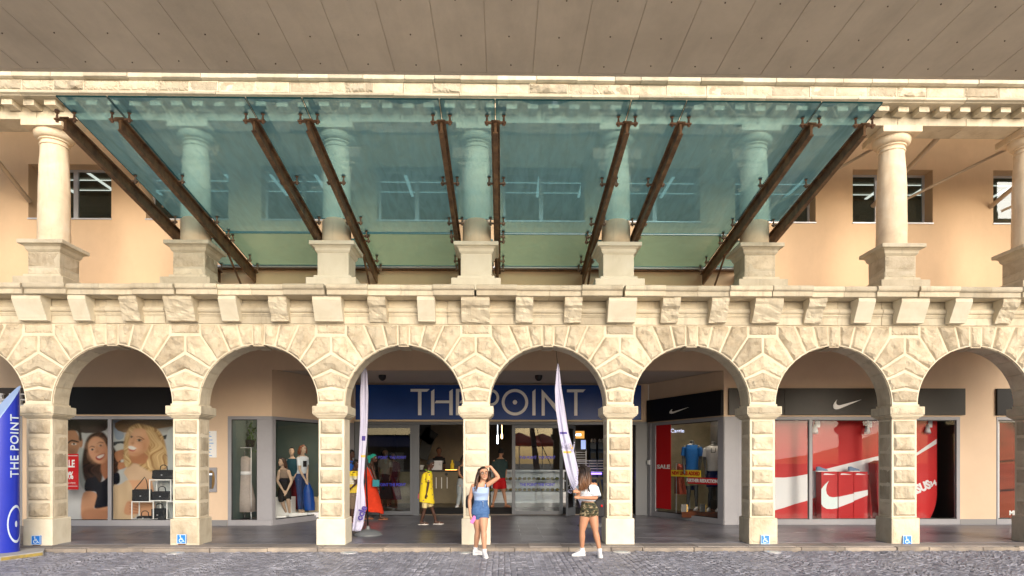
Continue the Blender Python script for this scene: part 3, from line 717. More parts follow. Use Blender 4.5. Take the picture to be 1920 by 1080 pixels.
# ------------------------------------------------------------------ figures: bodies, clothes, hair
def skin(name, c): 
    m = mat(name, c, .5, var=.08, scale=6, spec=.35); b = m.node_tree.nodes['Principled BSDF']
    b.inputs['Subsurface Weight'].default_value = .08; b.inputs['Subsurface Radius'].default_value = (.02,.008,.004); return m
M['skin_light'] = skin('warm tanned skin', (.56,.30,.19)); M['skin_tan'] = skin('tan skin', (.50,.25,.15)); M['skin_dark'] = skin('dark brown skin', (.075,.032,.02)); M['skin_brown'] = skin('brown skin', (.17,.07,.04))
M['eye_white'] = mat('eye white', (.75,.73,.7), .3); M['lip'] = mat('lips', (.42,.12,.10), .4)
def hairmat(name, c, c2, rough=.45):
    m, nt, b = base_mat(name); N = nt.nodes.new; tc = N('ShaderNodeTexCoord'); mp = N('ShaderNodeMapping'); mp.inputs['Scale'].default_value = (60,60,5)
    nz = N('ShaderNodeTexNoise'); nz.inputs['Scale'].default_value = 1; nz.inputs['Detail'].default_value = 3
    L(nt, tc.outputs['Object'], mp.inputs[0]); L(nt, mp.outputs[0], nz.inputs['Vector'])
    sp = N('ShaderNodeSeparateXYZ'); L(nt, tc.outputs['Object'], sp.inputs[0])
    g = N('ShaderNodeMapRange'); g.inputs['From Min'].default_value = 1.55; g.inputs['From Max'].default_value = 1.15; L(nt, sp.outputs[2], g.inputs['Value'])
    a = N('ShaderNodeMath'); a.operation = 'MULTIPLY_ADD'; a.inputs[1].default_value = .9; L(nt, nz.outputs['Fac'], a.inputs[0]); s2 = N('ShaderNodeMath'); s2.operation = 'SUBTRACT'; s2.inputs[1].default_value = .45
    L(nt, g.outputs[0], s2.inputs[0]); L(nt, s2.outputs[0], a.inputs[2])
    r = N('ShaderNodeValToRGB'); r.color_ramp.elements[0].color = rgb(c); r.color_ramp.elements[1].color = rgb(c2); r.color_ramp.elements[0].position = .2
    L(nt, a.outputs[0], r.inputs[0]); L(nt, r.outputs[0], b.inputs['Base Color']); b.inputs['Roughness'].default_value = rough
    bp = N('ShaderNodeBump'); bp.inputs['Strength'].default_value = .6; bp.inputs['Distance'].default_value = .01; L(nt, nz.outputs['Fac'], bp.inputs['Height']); L(nt, bp.outputs[0], b.inputs['Normal'])
    return m
M['hair_brown'] = hairmat('dark brown hair', (.018,.009,.006), (.12,.05,.025)); M['hair_ombre'] = hairmat('brown hair with lighter ends', (.014,.008,.007), (.24,.11,.05)); M['hair_black'] = hairmat('black hair', (.006,.005,.005), (.012,.01,.009), .75); M['hair_auburn'] = hairmat('auburn hair', (.16,.05,.02), (.34,.14,.06))
def cloth(name, c, **k): return mat(name, c, .85, var=k.pop('var',.12), scale=k.pop('scale',14), bump=k.pop('bump',.25), bscale=k.pop('bscale',16), spec=.2, **k)
def remesh(o, vox, it=4, f=.5):
    r = o.modifiers.new('join','REMESH'); r.mode = 'VOXEL'; r.voxel_size = vox; r.use_smooth_shade = True
    s = o.modifiers.new('soften','SMOOTH'); s.factor = f; s.iterations = it
V = Vector
def V3(p): return Vector(p)
def ellring(c, rx, ry, n=18, yaw=0, tilt=0):
    out = []
    for k in range(n):
        a = 2*PI*k/n; x, y = rx*math.cos(a), ry*math.sin(a); z = x*tilt
        out.append((c[0]+x*math.cos(yaw)-y*math.sin(yaw), c[1]+x*math.sin(yaw)+y*math.cos(yaw), c[2]+z))
    return out
def trunk(mb, rings, grow=0, n=20):
    """rings: (x, y, z, rx, ry, yaw)"""
    mb.loft([ellring(r[:3], r[3]+grow, r[4]+grow, n, r[5] if len(r) > 5 else 0, r[6] if len(r) > 6 else 0) for r in rings])
def limb(mb, pts, rad, grow=0, t0=0, t1=1, n=12):
    """tapered limb through its joints; t0..t1 keeps a stretch of it (for sleeves and trouser legs)"""
    pts = [V3(p) for p in pts]; d = [0]
    for i in range(1, len(pts)): d.append(d[-1]+(pts[i]-pts[i-1]).length)
    def P(t):
        s = t*d[-1]
        for i in range(1, len(pts)):
            if s <= d[i]+1e-9:
                k = (s-d[i-1])/max(1e-9, d[i]-d[i-1]); return pts[i-1].lerp(pts[i], k), rad[i-1]+(rad[i]-rad[i-1])*k
        return pts[-1], rad[-1]
    n_ = max(3, int(14*(t1-t0))+1); pp, rr = [], []
    for k in range(n_):
        p, r = P(t0+(t1-t0)*k/(n_-1)); pp.append(p); rr.append(r+grow)
    mb.tube(pp, rr, n, round_ends=(grow == 0))
def leg_path(hip, knee, ankle):
    """hip, thigh, knee, calf, ankle with the calf's bulge"""
    h, k, a = V3(hip), V3(knee), V3(ankle)
    return [h, h.lerp(k,.35), h.lerp(k,.75), k, k.lerp(a,.3), k.lerp(a,.6), a]
def hand(mb, wrist, fdir, palm_n, thumb_side, s=1.0, curl=.35):
    """palm, four fingers of their own length and bend, thumb from the side of the palm"""
    w, f, n = V3(wrist), V3(fdir).normalized(), V3(palm_n).normalized(); sd = f.cross(n).normalized()*thumb_side
    c = w+f*.045*s
    mb.tube([w-f*.01, c-f*.01, c+f*.035*s], [.024*s,.034*s,.034*s], 10, True, flat=.5, ref=None if abs(f.dot(n)) > .9 else tuple(n))
    for k, (o, ln) in enumerate(((.026,.066),(.009,.076),(-.009,.070),(-.025,.054))):
        p = c+f*.035*s+sd*o*s; q = p+(f*math.cos(curl*.6)+n*math.sin(curl*.6)).normalized()*ln*.45*s; r = q+(f*math.cos(curl*1.9)+n*math.sin(curl*1.9)).normalized()*ln*.55*s
        mb.tube([p-f*.015*s, p, q, r], [.009*s,.0088*s,.008*s,.0068*s], 7, True)
    p = w+f*.02*s+sd*.026*s; q = p+(f*.55+sd*.6+n*.3).normalized()*.035*s; r = q+(f*.9+sd*.2+n*.3).normalized()*.03*s
    mb.tube([p-sd*.01*s, p, q, r], [.012*s,.012*s,.010*s,.008*s], 7, True)
class Head:
    def __init__(s, c, h=.215, yaw=0, pitch=0, roll=0):
        s.c = V3(c); s.h = h; s.M = Matrix.Translation(s.c) @ Matrix.Rotation(yaw,4,'Z') @ Matrix.Rotation(pitch,4,'X') @ Matrix.Rotation(roll,4,'Y') @ Matrix.Diagonal((h,h,h,1))
    def p(s, x, y, z): return s.M @ V((x,y,z))
    def build(s, mb):
        """unit head: height 1 centred at 0, face towards -y"""
        rings = []; n = 20
        prof = [(-.50,.10,.10,-.20),(-.47,.17,.17,-.16),(-.40,.235,.27,-.10),(-.28,.285,.34,-.05),(-.15,.315,.385,-.02),(0,.335,.41,0),(.12,.345,.425,.015),(.25,.335,.415,.02),(.36,.28,.35,.03),(.44,.20,.25,.03),(.49,.09,.11,.03)]
        for z, rx, ry, yo in prof:
            ring = []
            for k in range(n):
                a = 2*PI*k/n; x, y = rx*math.cos(a), ry*math.sin(a)+yo
                if y < 0:   # flatten the face, hollow the eye line
                    y *= .97; 
                    if -.05 < z < .13 and .09 < abs(x) < .25: y += .035
                ring.append(s.p(x,y,z))
            rings.append(ring)
        i0 = len(mb.v); mb.loft(rings)
        mb.tube([s.p(0,-.37,.06), s.p(0,-.42,-.04), s.p(0,-.47,-.12), s.p(0,-.40,-.16)], [.03*s.h,.04*s.h,.055*s.h,.03*s.h], 8, True)   # nose
        mb.tube([s.p(-.09,-.36,-.27), s.p(0,-.40,-.265), s.p(.09,-.36,-.27)], [.02*s.h,.045*s.h,.02*s.h], 8, True)
        mb.tube([s.p(-.06,-.33,-.42), s.p(.06,-.33,-.42)], [.08*s.h]*2, 8, True)
        for sd in (-1,1):
            mb.tube([s.p(sd*.335,.02,.06), s.p(sd*.36,.05,.03), s.p(sd*.345,.03,-.10)], [.05*s.h,.06*s.h,.035*s.h], 8, True)
    def face(s, parent, brow=True, browmat=None, glasses=False, smile=False):
        h = s.h
        for sd in (-1,1):
            b = MB(); b.ball(s.p(sd*.145,-.335,.03), (.062*h,.062*h,.042*h), 10, 6); e = b.build('eye', M['eye_white'], parent, smooth='all')
            b = MB(); b.ball(s.p(sd*.14,-.385,.028), (.03*h,.03*h,.032*h), 8, 5); b.build('iris', M['black'], e, smooth='all')
            if brow:
                b = MB(); b.tube([s.p(sd*.06,-.385,.125), s.p(sd*.15,-.385,.155), s.p(sd*.24,-.33,.12)], [.016*h,.02*h,.01*h], 6); b.build('eyebrow', browmat or M['hair_black'], parent, smooth='all')
        b = MB(); b.tube([s.p(-.12,-.355,-.255 if smile else -.265), s.p(-.05,-.40,-.262), s.p(0,-.41,-.272), s.p(.05,-.40,-.262), s.p(.12,-.355,-.255 if smile else -.265)], [.012*h,.026*h,.032*h,.026*h,.012*h], 8); b.build('mouth', M['lip'], parent, smooth='all')
        if glasses:
            b = MB()
            for sd in (-1,1):
                b.tube([s.p(sd*.165+.115*math.cos(a), -.44+.02*abs(math.cos(a)), .03+.085*math.sin(a)) for a in [2*PI*k/16 for k in range(17)]], .014*h, 6)
                b.tube([s.p(sd*.28,-.42,.06), s.p(sd*.34,-.2,.06), s.p(sd*.35,.03,.06)], .012*h, 6)
            b.tube([s.p(-.05,-.45,.05), s.p(.05,-.45,.05)], .012*h, 6)
            b.build('glasses', M['black'], parent, smooth='all')
def shoe(root, ankle, toe, sole_z, m, name='shoe', high=True, sole=None, w=.042):
    """canvas shoe with rubber sole, from the ankle to the toe"""
    a, t = V3(ankle), V3(toe); d = V((t.x-a.x, t.y-a.y, 0)).normalized(); L_ = .25
    heel = V((a.x, a.y, 0))-d*.055; s = d.cross(V((0,0,1)))
    def ring(k, hw, z0, z1, n=14):
        c = heel+d*L_*k; out = []
        for j in range(n):
            an = 2*PI*j/n; x, z = hw*math.cos(an), math.sin(an)
            zz = z0+(z1-z0)*(.5+.5*z); p = c+s*x; out.append((p.x,p.y,sole_z+zz))
        return out
    b = MB(); b.loft([ring(.0,.012,.02,.06), ring(.03,.03,.015,.10), ring(.2,w*.85,.015,.115), ring(.38,w*.95,.015,.095), ring(.6,w,.015,.07), ring(.82,w*.98,.015,.052), ring(.96,w*.6,.015,.04), ring(1.0,.012,.018,.032)])
    if high: b.tube([heel+d*.06+V((0,0,sole_z+.05)), V((a.x,a.y,sole_z+.115)), V((a.x,a.y,sole_z+.145))], [.038,.04,.043], 14)
    o = b.build(name, m, root); remesh(o, .007, 3)
    b = MB(); b.loft([[(q.x,q.y,sole_z+z) for q in [heel+d*L_*kk+s*hh for kk,hh in ((-.01,.0),(.01,.028),(.2,w*.9),(.45,w*.98),(.65,w+.004),(.85,w*.98),(.98,w*.55),(1.015,0),(.98,-w*.55),(.85,-w*.98),(.65,-w-.004),(.45,-w*.98),(.2,-w*.9),(.01,-.028))]] for z in (0,.026)])
    b.build('sole', sole or M['white'], o, bevel=.004)
    if high:
        b = MB()
        for k in range(4):
            c = heel+d*(.11+.022*k); z = sole_z+.108-.013*k; b.tube([c-s*.022+V((0,0,z)), c+V((0,0,z+.008)), c+s*.022+V((0,0,z))], .004, 5)
        b.build('laces', M['soft_white'], o)
    return o
def locks(mb, head, n, length, seed, spread=.05, front=False, rad=.012, a0=-.2, a1=PI+.2, wave=.02, fwd=0):
    """long hair: tapering locks that start on the skull and fall past the shoulders"""
    rnd = random.Random(seed)
    for k in range(n):
        a = a0+(a1-a0)*(k+rnd.random())/n; r = .36+rnd.uniform(0,.05)
        z = rnd.uniform(-.05,.42); rr = r*math.sqrt(max(.05,1-(z/.53)**2))
        p = head.p(rr*math.cos(a), rr*1.15*math.sin(a)+.03, z); d = V((p.x-head.c.x, p.y-head.c.y, 0))
        if d.length < 1e-4: d = V((0,1,0))
        d.normalize(); ln = length*rnd.uniform(.75,1.08); pts = []; ph = rnd.uniform(0,6)
        m = 7
        for j in range(m):
            t = j/(m-1); q = p+d*(spread*math.sin(t*1.6)+.012)+V((0,fwd*t*t,-ln*t)); q += V((math.sin(ph+t*7),math.cos(ph*1.3+t*6),0))*wave*t; pts.append(q)
        mb.tube(pts, [rad*(.9+.3*math.sin(PI*min(1,j/(m-1)+.2)))*(1-.75*(j/(m-1))**3) for j in range(m)], 6, flat=.6)
def skull_cap(mb, head, low=-.1, grow=.03, front=.30, n=20):
    """hair over the skull: high over the forehead, low at the nape"""
    rings = []
    zs = [low,-.0,.12,.22,.32,.40,.46,.51,.535]
    for z in zs:
        ring = []
        for k in range(n):
            a = 2*PI*k/n; f = max(0,-math.sin(a)); rr = math.sqrt(max(.02,1-(min(.53,max(z,.0))/.55)**2)); g = .35+grow
            zz = max(z, low+(front-low)*min(1,f*1.5)) if f > .1 else z
            rr2 = math.sqrt(max(.02,1-(min(.53,max(zz,.0))/.55)**2))
            ring.append(head.p(g*rr2*math.cos(a), (g+.06)*rr2*math.sin(a)+.035, zz))
        rings.append(ring)
    mb.loft(rings)
SHORT_TRUNK = None
# ------------------------------------------------------------------ ground-floor shop wall
fx = lambda u, Y=BW: ax(u, Y)
zz = lambda u, v, Y=BW: at(u, v, Y).z
ZS1, ZS0 = 3.46, 2.80                 # sign band
ZF, ZG1, ZG0 = 2.76, 2.68, .21        # frame top, glass top, glass bottom
CEIL = 3.90
XRL, XRR = fx(510), fx(1357)          # mouth of the entrance recess
EY = 19.42
XEL, XER = fx(664, EY), fx(1216, EY)
OPEN = [(fx(-170), fx(42)), (fx(52), fx(338)), (fx(427), XRL), (fx(1383), fx(1800)), (fx(1868), fx(2110))]
b = MB(); x = XA-.5
def wallrun(x0, x1, ops):
    x = x0
    for a, c in ops:
        if a > x: b.box(x, a, BW, BW+.2, ZP+.001, 4.62)
        b.box(a, c, BW, BW+.2, ZF, 4.62); x = c
    if x1 > x: b.box(x, x1, BW, BW+.2, ZP+.001, 4.62)
wallrun(XA-.5, XRL, OPEN[:3]); wallrun(XRR, XB+1.5, OPEN[3:])
b.box(XRL, XRR, BW, BW+.2, CEIL, 4.62)
sw = part(b, 'shop_wall', M['stucco_in'])
b = MB(); b.box(XRL, XRR, BW+.2, EY+.3, CEIL+.02, CEIL+.1); sub(b, 'entrance_ceiling', M['ceiling'], sw)
b = MB(); b.box(XA, XB, 13.3, BW, 4.60, 4.618); sub(b, 'arcade_ceiling', M['stucco_in'], sw)
# slanting cheeks of the recess, above the shop windows
class Slant:
    def __init__(s, A, B):
        s.A = V((A[0],A[1],0)); d = V((B[0]-A[0],B[1]-A[1],0)); s.len = d.length; s.d = d.normalized(); s.n = V((-s.d.y, s.d.x, 0)); s.rz = math.atan2(s.d.y, s.d.x)
    def p(s, l, y, z): q = s.A+s.d*l+s.n*y; return V((q.x,q.y,z))
    def lu(s, u):
        k = ax(u, 1.0); return (k*s.A.y-s.A.x)/(s.d.x-k*s.d.y)
    def M(s): return Matrix.Translation(s.A) @ Matrix.Rotation(s.rz,4,'Z')
SLF = Slant((XRL, BW), (XEL, EY)); SRT = Slant((XER, EY), (XRR, BW))
for S in (SLF, SRT):
    b = MB(); i0 = 0; b.box(0 if S is SRT else .003, S.len-(.0 if S is SLF else .003), .002, .2, ZF+.002, CEIL+.01); b.xf(S.M()); sub(b, 'recess_wall', M['stucco_in'], sw)
b = MB(); b.box(XEL, XER, EY, EY+.2, 2.80, CEIL+.01); sub(b, 'entrance_lintel', M['stucco_in'], sw)
M['skirting'] = mat('grey tile skirting', (.22,.22,.23), .5)
for a, c in ((fx(338), fx(427)), (fx(1800), fx(1868))): b = MB(); b.box(a+.004, c-.004, BW-.012, BW-.001, ZP, .21); sub(b, 'skirting', M['skirting'], sw)
# ------------------------------------------------------------------ shop windows
def shopfront(name, label, x0, x1, mull, y=BW, x0w=.07, x1w=.07, panels=(), grp=None):
    """grey metal frame with panes; mull = centre lines of the mullions, panels = solid stretches"""
    t = empty(name, ((x0+x1)/2, y+.06, ZP), label, 'shop window', grp)
    b = MB(); yf, yb = y-.012, y+.09
    b.box(x0+.003, x1-.003, yf, yb, ZG1, ZF-.003); b.box(x0+.003, x1-.003, yf-.004, yb, ZP+.002, ZG0)
    cuts = [x0+.003]; segs = []; sol = [(x0+.003, x0+x0w), (x1-x1w, x1-.003)] + [(m-.042, m+.042) for m in mull] + list(panels); sol.sort()
    for a, c in sol: b.box(a, c, yf+.002, yb-.002, ZG0, ZG1)
    rel(b.build('frame', M['grey_frame'], bevel=.006), t)
    for k in range(len(sol)-1):
        a, c = sol[k][1], sol[k+1][0]
        if c-a < .05: continue
        g = MB(); g.box(a, c, y+.03, y+.042, ZG0, ZG1); rel(g.build('pane', M['glass']), t)
        g = MB(); g.box(a, c, y+.0265, y+.0275, ZG0, ZG0+.02); g.box(a, c, y+.0265, y+.0275, ZG1-.02, ZG1); g.box(a, a+.02, y+.0265, y+.0275, ZG0+.02, ZG1-.02); g.box(c-.02, c, y+.0265, y+.0275, ZG0+.02, ZG1-.02); rel(g.build('gasket', M['black']), t)
    return t
def room(name, x0, x1, y0, y1, z1, mats, label):
    """the display space behind a shop window: floor, back, sides and lid"""
    b = MB(); b.box(x0, x1, y0, y1, ZP, .16); b.mi = 1; b.box(x0, x1, y1, y1+.05, .16, z1); b.box(x0-.05, x0, y0, y1, .16, z1); b.box(x1, x1+.05, y0, y1, .16, z1); b.box(x0, x1, y0, y1, z1, z1+.05)
    o = b.build(name, mats); rel(o, sw); return o
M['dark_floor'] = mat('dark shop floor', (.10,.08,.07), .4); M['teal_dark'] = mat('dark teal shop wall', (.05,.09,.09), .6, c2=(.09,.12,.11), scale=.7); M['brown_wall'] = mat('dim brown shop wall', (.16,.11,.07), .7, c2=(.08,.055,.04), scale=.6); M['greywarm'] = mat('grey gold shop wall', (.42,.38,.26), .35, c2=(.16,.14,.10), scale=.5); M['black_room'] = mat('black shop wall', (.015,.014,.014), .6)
shopfront('shop_window', 'grey framed shop window with a mannequin in a yellow top, at the blue pillar', OPEN[0][0], OPEN[0][1], [fx(-70)], x1w=.10)
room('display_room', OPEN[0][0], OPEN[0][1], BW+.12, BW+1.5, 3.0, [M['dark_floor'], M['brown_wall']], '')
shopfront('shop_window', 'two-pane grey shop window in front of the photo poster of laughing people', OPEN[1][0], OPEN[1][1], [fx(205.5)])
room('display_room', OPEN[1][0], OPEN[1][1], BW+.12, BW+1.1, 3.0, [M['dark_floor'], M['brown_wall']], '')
shopfront('shop_window', 'tall narrow one-pane shop window with a wide grey corner panel', OPEN[2][0], OPEN[2][1], [], x0w=.085, panels=[(fx(482), fx(509))], x1w=.02)
shopfront('shop_window', 'wide grey framed shop window with big red and white sports display', OPEN[3][0], OPEN[3][1], [fx(1520), fx(1655)], x0w=.12, x1w=.09)
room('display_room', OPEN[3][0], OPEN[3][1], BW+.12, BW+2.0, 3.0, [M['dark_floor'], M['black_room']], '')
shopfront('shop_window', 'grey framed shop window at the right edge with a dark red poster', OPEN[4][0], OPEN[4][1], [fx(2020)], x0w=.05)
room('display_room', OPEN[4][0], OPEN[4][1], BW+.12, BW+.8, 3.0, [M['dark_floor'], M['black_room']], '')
b = MB(); b.box(XRR+.002, OPEN[3][0]-.002, BW-.03, BW-.001, ZP+.002, ZF); rel(b.build('corner_panel', M['grey_frame'], bevel=.006), sw)
# slanting shop windows
def slantfront(S, label, l0, l1, g0, g1):
    t = empty('shop_window', S.p((l0+l1)/2, .05, ZP), label, 'shop window')
    def bld(mb, nm, m, **k): mb.xf(S.M()); return rel(mb.build(nm, m, **k), t)
    b = MB(); b.box(l0, l1, -.012, .09, ZG1, ZF); b.box(l0, l1, -.016, .09, ZP+.002, ZG0); b.box(l0, g0, -.01, .088, ZG0, ZG1); b.box(g1, l1, -.01, .088, ZG0, ZG1); bld(b, 'frame', M['grey_frame'], bevel=.006)
    b = MB(); b.box(g0, g1, .03, .042, ZG0, ZG1); bld(b, 'pane', M['glass'])
    b = MB(); b.box(g0, g0+.025, .026, .0275, ZG0, ZG1); b.box(g1-.025, g1, .026, .0275, ZG0, ZG1); b.box(g0+.025, g1-.025, .026, .0275, ZG0, ZG0+.025); b.box(g0+.025, g1-.025, .026, .0275, ZG1-.025, ZG1); bld(b, 'gasket', M['black'])
    return t
slantfront(SLF, 'angled shop window left of the entrance with mannequins in jeans and black dress', .004, SLF.len-.004, .12, SLF.len-.35)
slantfront(SRT, 'angled sports shop window with red SALE strip and two sports mannequins', .15, SRT.len-.004, SRT.lu(1229), SRT.lu(1346))
b = MB(); b.box(.004, .147, -.03, .2, ZP+.002, ZF); b.xf(SRT.M()); rel(b.build('entrance_jamb', M['grey_frame'], bevel=.006), sw)
def prism_room(name, pts, z1, mats, wall_edges):
    b = MB(); b.prism(pts, 'z', ZP, .15); b.prism(pts, 'z', z1, z1+.05); b.mi = 1
    for k in wall_edges: p, q = pts[k], pts[(k+1)%len(pts)]; b.bar((p[0],p[1],(z1+.15)/2), (q[0],q[1],(z1+.15)/2), .05, z1-.15)
    rel(b.build(name, mats), sw)
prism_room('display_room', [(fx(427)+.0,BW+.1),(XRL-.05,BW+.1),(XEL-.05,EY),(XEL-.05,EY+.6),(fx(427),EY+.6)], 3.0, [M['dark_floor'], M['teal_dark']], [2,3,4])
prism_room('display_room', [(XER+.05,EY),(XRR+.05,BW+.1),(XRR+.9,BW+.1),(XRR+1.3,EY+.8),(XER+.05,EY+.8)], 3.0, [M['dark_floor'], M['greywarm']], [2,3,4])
# glowing strips added to brighten the two angled windows, hidden behind their heads
M['fill_strip'] = mat('added window fill strip', (.9,.85,.75), .5, emit=(1,.86,.66), es=14)
for S, l0, l1, lb in ((SLF, .2, SLF.len-.5, 'added fill light strip behind the head of the angled left window'), (SRT, .5, SRT.len-.3, 'added fill light strip behind the head of the angled sports window')):
    b = MB(); b.box(l0, l1, .26, .40, 2.86, 2.93); b.xf(S.M()); tag(b.build('fill_strip', M['fill_strip']), lb, 'lamp')
# ------------------------------------------------------------------ sign boards with logos
SW = "M24 7.8L6.442 15.276c-1.456.616-2.679.925-3.668.925-1.12 0-1.933-.392-2.437-1.177-.317-.504-.41-1.143-.28-1.918.13-.775.476-1.6 1.036-2.478.467-.71 1.232-1.643 2.297-2.8-.4.6-.66 1.2-.784 1.848-.28 1.195-.028 2.072.756 2.632.373.261.886.392 1.54.392.522 0 1.11-.084 1.764-.252L24 7.8z"
def bez(p0, p1, p2, p3, n=8): return [p0*(1-t)**3+p1*3*t*(1-t)**2+p2*3*t*t*(1-t)+p3*t**3 for t in [k/n for k in range(1,n+1)]]
def swoosh_pts():
    P0 = [V((24,7.8)), V((6.442,15.276))]; c = P0[-1]
    for d in ((-1.456,.616,-2.679,.925,-3.668,.925),(-1.12,0,-1.933,-.392,-2.437,-1.177),(-.317,-.504,-.41,-1.143,-.28,-1.918),(.13,-.775,.476,-1.6,1.036,-2.478),(.467,-.71,1.232,-1.643,2.297,-2.8),(-.4,.6,-.66,1.2,-.784,1.848),(-.28,1.195,-.028,2.072,.756,2.632),(.373,.261,.886,.392,1.54,.392),(.522,0,1.11,-.084,1.764,-.252)):
        q = [c+V((d[i],d[i+1])) for i in (0,2,4)]; P0 += bez(c, *q, n=5); c = P0[-1]
    return [((p.x)/24, (16.2-p.y)/24) for p in P0]
SWP = swoosh_pts()     # unit width, y up from 0
def swoosh(x0, z0, w, y, t=.02, sx=1.0, sz=1.0):
    b = MB(); b.prism([(x0+p[0]*w*sx, z0+p[1]*w*sz) for p in SWP], 'y', y-t, y); return b
def signboard(label, x0, x1, m, y=BW, z0=ZS0, z1=ZS1, joints=()):
    t = empty('sign_board', ((x0+x1)/2, y-.03, z0), label, 'sign'); b = MB(); c = [x0]+list(joints)+[x1]
    for k in range(len(c)-1): b.box(c[k]+.002, c[k+1]-.002, y-.07, y-.002, z0, z1)
    rel(b.build('panel', M[m], bevel=.004), t); return t
t = signboard('plain black sign board above the bag shop window, nothing written on it', fx(60), fx(334), 'black_sign')
t = signboard('wide charcoal sign board with a white swoosh above the red display window', fx(1365), fx(1807), 'char_sign', joints=[fx(1395), fx(1469)])
rel(swoosh(fx(1559), zz(1559,768), fx(1612)-fx(1559), BW-.07, sz=.98).build('swoosh', M['white']), t)
t = signboard('black sign board at the right edge above the dark red poster', fx(1866), fx(2110), 'black_sign')
# shop sign with serif letters at the left edge
t = empty('sign_board', (fx(-40), BW-.02, ZS0), 'dark sign board with tall white serif letters behind the blue pillar', 'sign')
b = MB(); b.box(OPEN[0][0]-.1, fx(51), BW-.05, BW-.002, ZS0-.02, ZS1-.02); rel(b.build('panel', mat('dark brown sign panel', (.05,.035,.025), .5)), t)
def serif(ch, x, z0, z1, w):
    b = MB(); y0, y1 = BW-.13, BW-.052; s = .07; h = .035
    def bar(a, c, d, e): b.box(a, c, y0, y1, d, e)
    if ch in 'HE':
        bar(x+.03, x+.03+s, z0+h, z1-h); bar(x, x+.06+s, z0, z0+h); bar(x, x+.06+s, z1-h, z1)
    if ch == 'H': bar(x+w-.03-s, x+w-.03, z0+h, z1-h); bar(x+w-.06-s, x+w, z0, z0+h); bar(x+w-.06-s, x+w, z1-h, z1); bar(x+.03+s, x+w-.03-s, (z0+z1)/2-.02, (z0+z1)/2+.02)
    if ch == 'E':
        bar(x+.061+s, x+w, z0, z0+h); bar(x+.061+s, x+w, z1-h, z1); bar(x+.03+s, x+w-.04, (z0+z1)/2-.018, (z0+z1)/2+.018); bar(x+w-.03, x+w, z0+h, z0+.1); bar(x+w-.03, x+w, z1-.1, z1-h); bar(x+w-.06, x+w-.035, (z0+z1)/2-.05, (z0+z1)/2+.05)
    if ch == 'T':
        m = x+w/2; bar(m-s/2, m+s/2, z0+h, z1-h); bar(m-.065, m+.065, z0, z0+h); bar(x, x+w, z1-h, z1); bar(x, x+.03, z1-.11, z1-h); bar(x+w-.03, x+w, z1-.11, z1-h)
    return b
zl0, zl1 = zz(20, 762), zz(20, 738.5)
for ch, u, wd in (('T',-31,.36),('H',3,.40),('E',37.5,.30)): rel(serif(ch, fx(u), zl0, zl1, wd).build('letter', M['white'], bevel=.004), t)
# slanting black sign
t = empty('sign_board', SRT.p(1.6, -.05, 2.8), 'black sign board with a silver swoosh on the angled wall beside the entrance', 'sign')
b = MB(); b.box(SRT.lu(1217), SRT.len+.005, -.09, -.002, 2.79, 3.42); b.xf(SRT.M()); rel(b.build('panel', M['black_sign'], bevel=.004), t)
l0, l1 = SRT.lu(1261), SRT.lu(1297); b = swoosh(l0, 2.96, (l1-l0), -.09, sz=.42); b.xf(SRT.M()); rel(b.build('swoosh', M['letter']), t)
# the big blue sign
SY = EY-.10
t = empty('entrance_sign', (fx(935,SY), SY, 2.87), 'long navy blue sign reading THE POINT in silver letters over the entrance', 'sign')
sz0, sz1 = at(935,787,SY).z, at(935,722,SY).z; sx0, sx1 = ax(667,SY), ax(1202,SY)
b = MB(); b.box(sx0, sx1, SY-.02, SY+.08, sz0, sz1); rel(b.build('panel', M['blue_sign'], bevel=.004), t)
b = MB(); b.box(sx0-.03, sx1+.03, SY-.03, SY+.08, sz0-.045, sz0-.003); rel(b.build('trim', mat('cream trim', (.6,.48,.32), .6)), t)
def ltr(name, polys):
    b = MB()
    for pl in polys: b.prism([(at(u,v,SY-.02).x, at(u,v,SY-.02).z) for u,v in pl], 'y', SY-.055, SY-.021)
    rel(b.build(name, M['letter'], bevel=.002), t)
Q = lambda a,b_,c,d: [(a,c),(b_,c),(b_,d),(a,d)]
vt, vb = 729.5, 778.5
ltr('letter', [[(770,vt),(805.5,vt),(800.5,vt+5),(790.3,vt+5),(790.3,vb),(784,vb),(784,vt+5),(770,vt+5)]])
ltr('letter', [[(808.5,vb),(808.5,vt+4.5),(814.5,vt),(814.5,vb)], [(842.5,vb),(842.5,vt+4.5),(849,vt),(849,vb)], [(815,vt+26.5),(818,vt+21.5),(842.3,vt+21.5),(842.3,vt+26.5)]])
ltr('letter', [[(855,vt),(885,vt),(881,vt+5),(861,vt+5),(861,vb-5),(885,vb-5),(885,vb),(855,vb)], [(861.3,vt+26.5),(864,vt+21.5),(880,vt+21.5),(880,vt+26.5)]])
def arcp(cx_, cy_, r0, r1, a0, a1, n=24): return [(cx_+r1*math.cos(a0+(a1-a0)*k/n), cy_-r1*math.sin(a0+(a1-a0)*k/n)) for k in range(n+1)]+[(cx_+r0*math.cos(a1+(a0-a1)*k/n), cy_-r0*math.sin(a1+(a0-a1)*k/n)) for k in range(n+1)]
ltr('letter', [Q(902,908.5,vt,vb), [(908.7,vt)]+[(920+16*math.cos(PI/2-PI*k/16), vt+16-16*math.sin(PI/2-PI*k/16)) for k in range(17)]+[(908.7,vt+32),(908.7,vt+27)]+[(920+11*math.cos(-PI/2+PI*k/16), vt+16-11*math.sin(-PI/2+PI*k/16)) for k in range(17)]+[(908.7,vt+5)]])
ltr('letter', [arcp(965.5,754.3,19.3,24.8,0,PI), arcp(965.5,754.3,19.3,24.8,PI,2*PI), [(965.5+4.2*math.cos(2*PI*k/16),754.3+4.2*math.sin(2*PI*k/16)) for k in range(16)]])
ltr('letter', [[(998,vb+.5),(998,vt+5),(1004,vt),(1004,vb+.5)]])
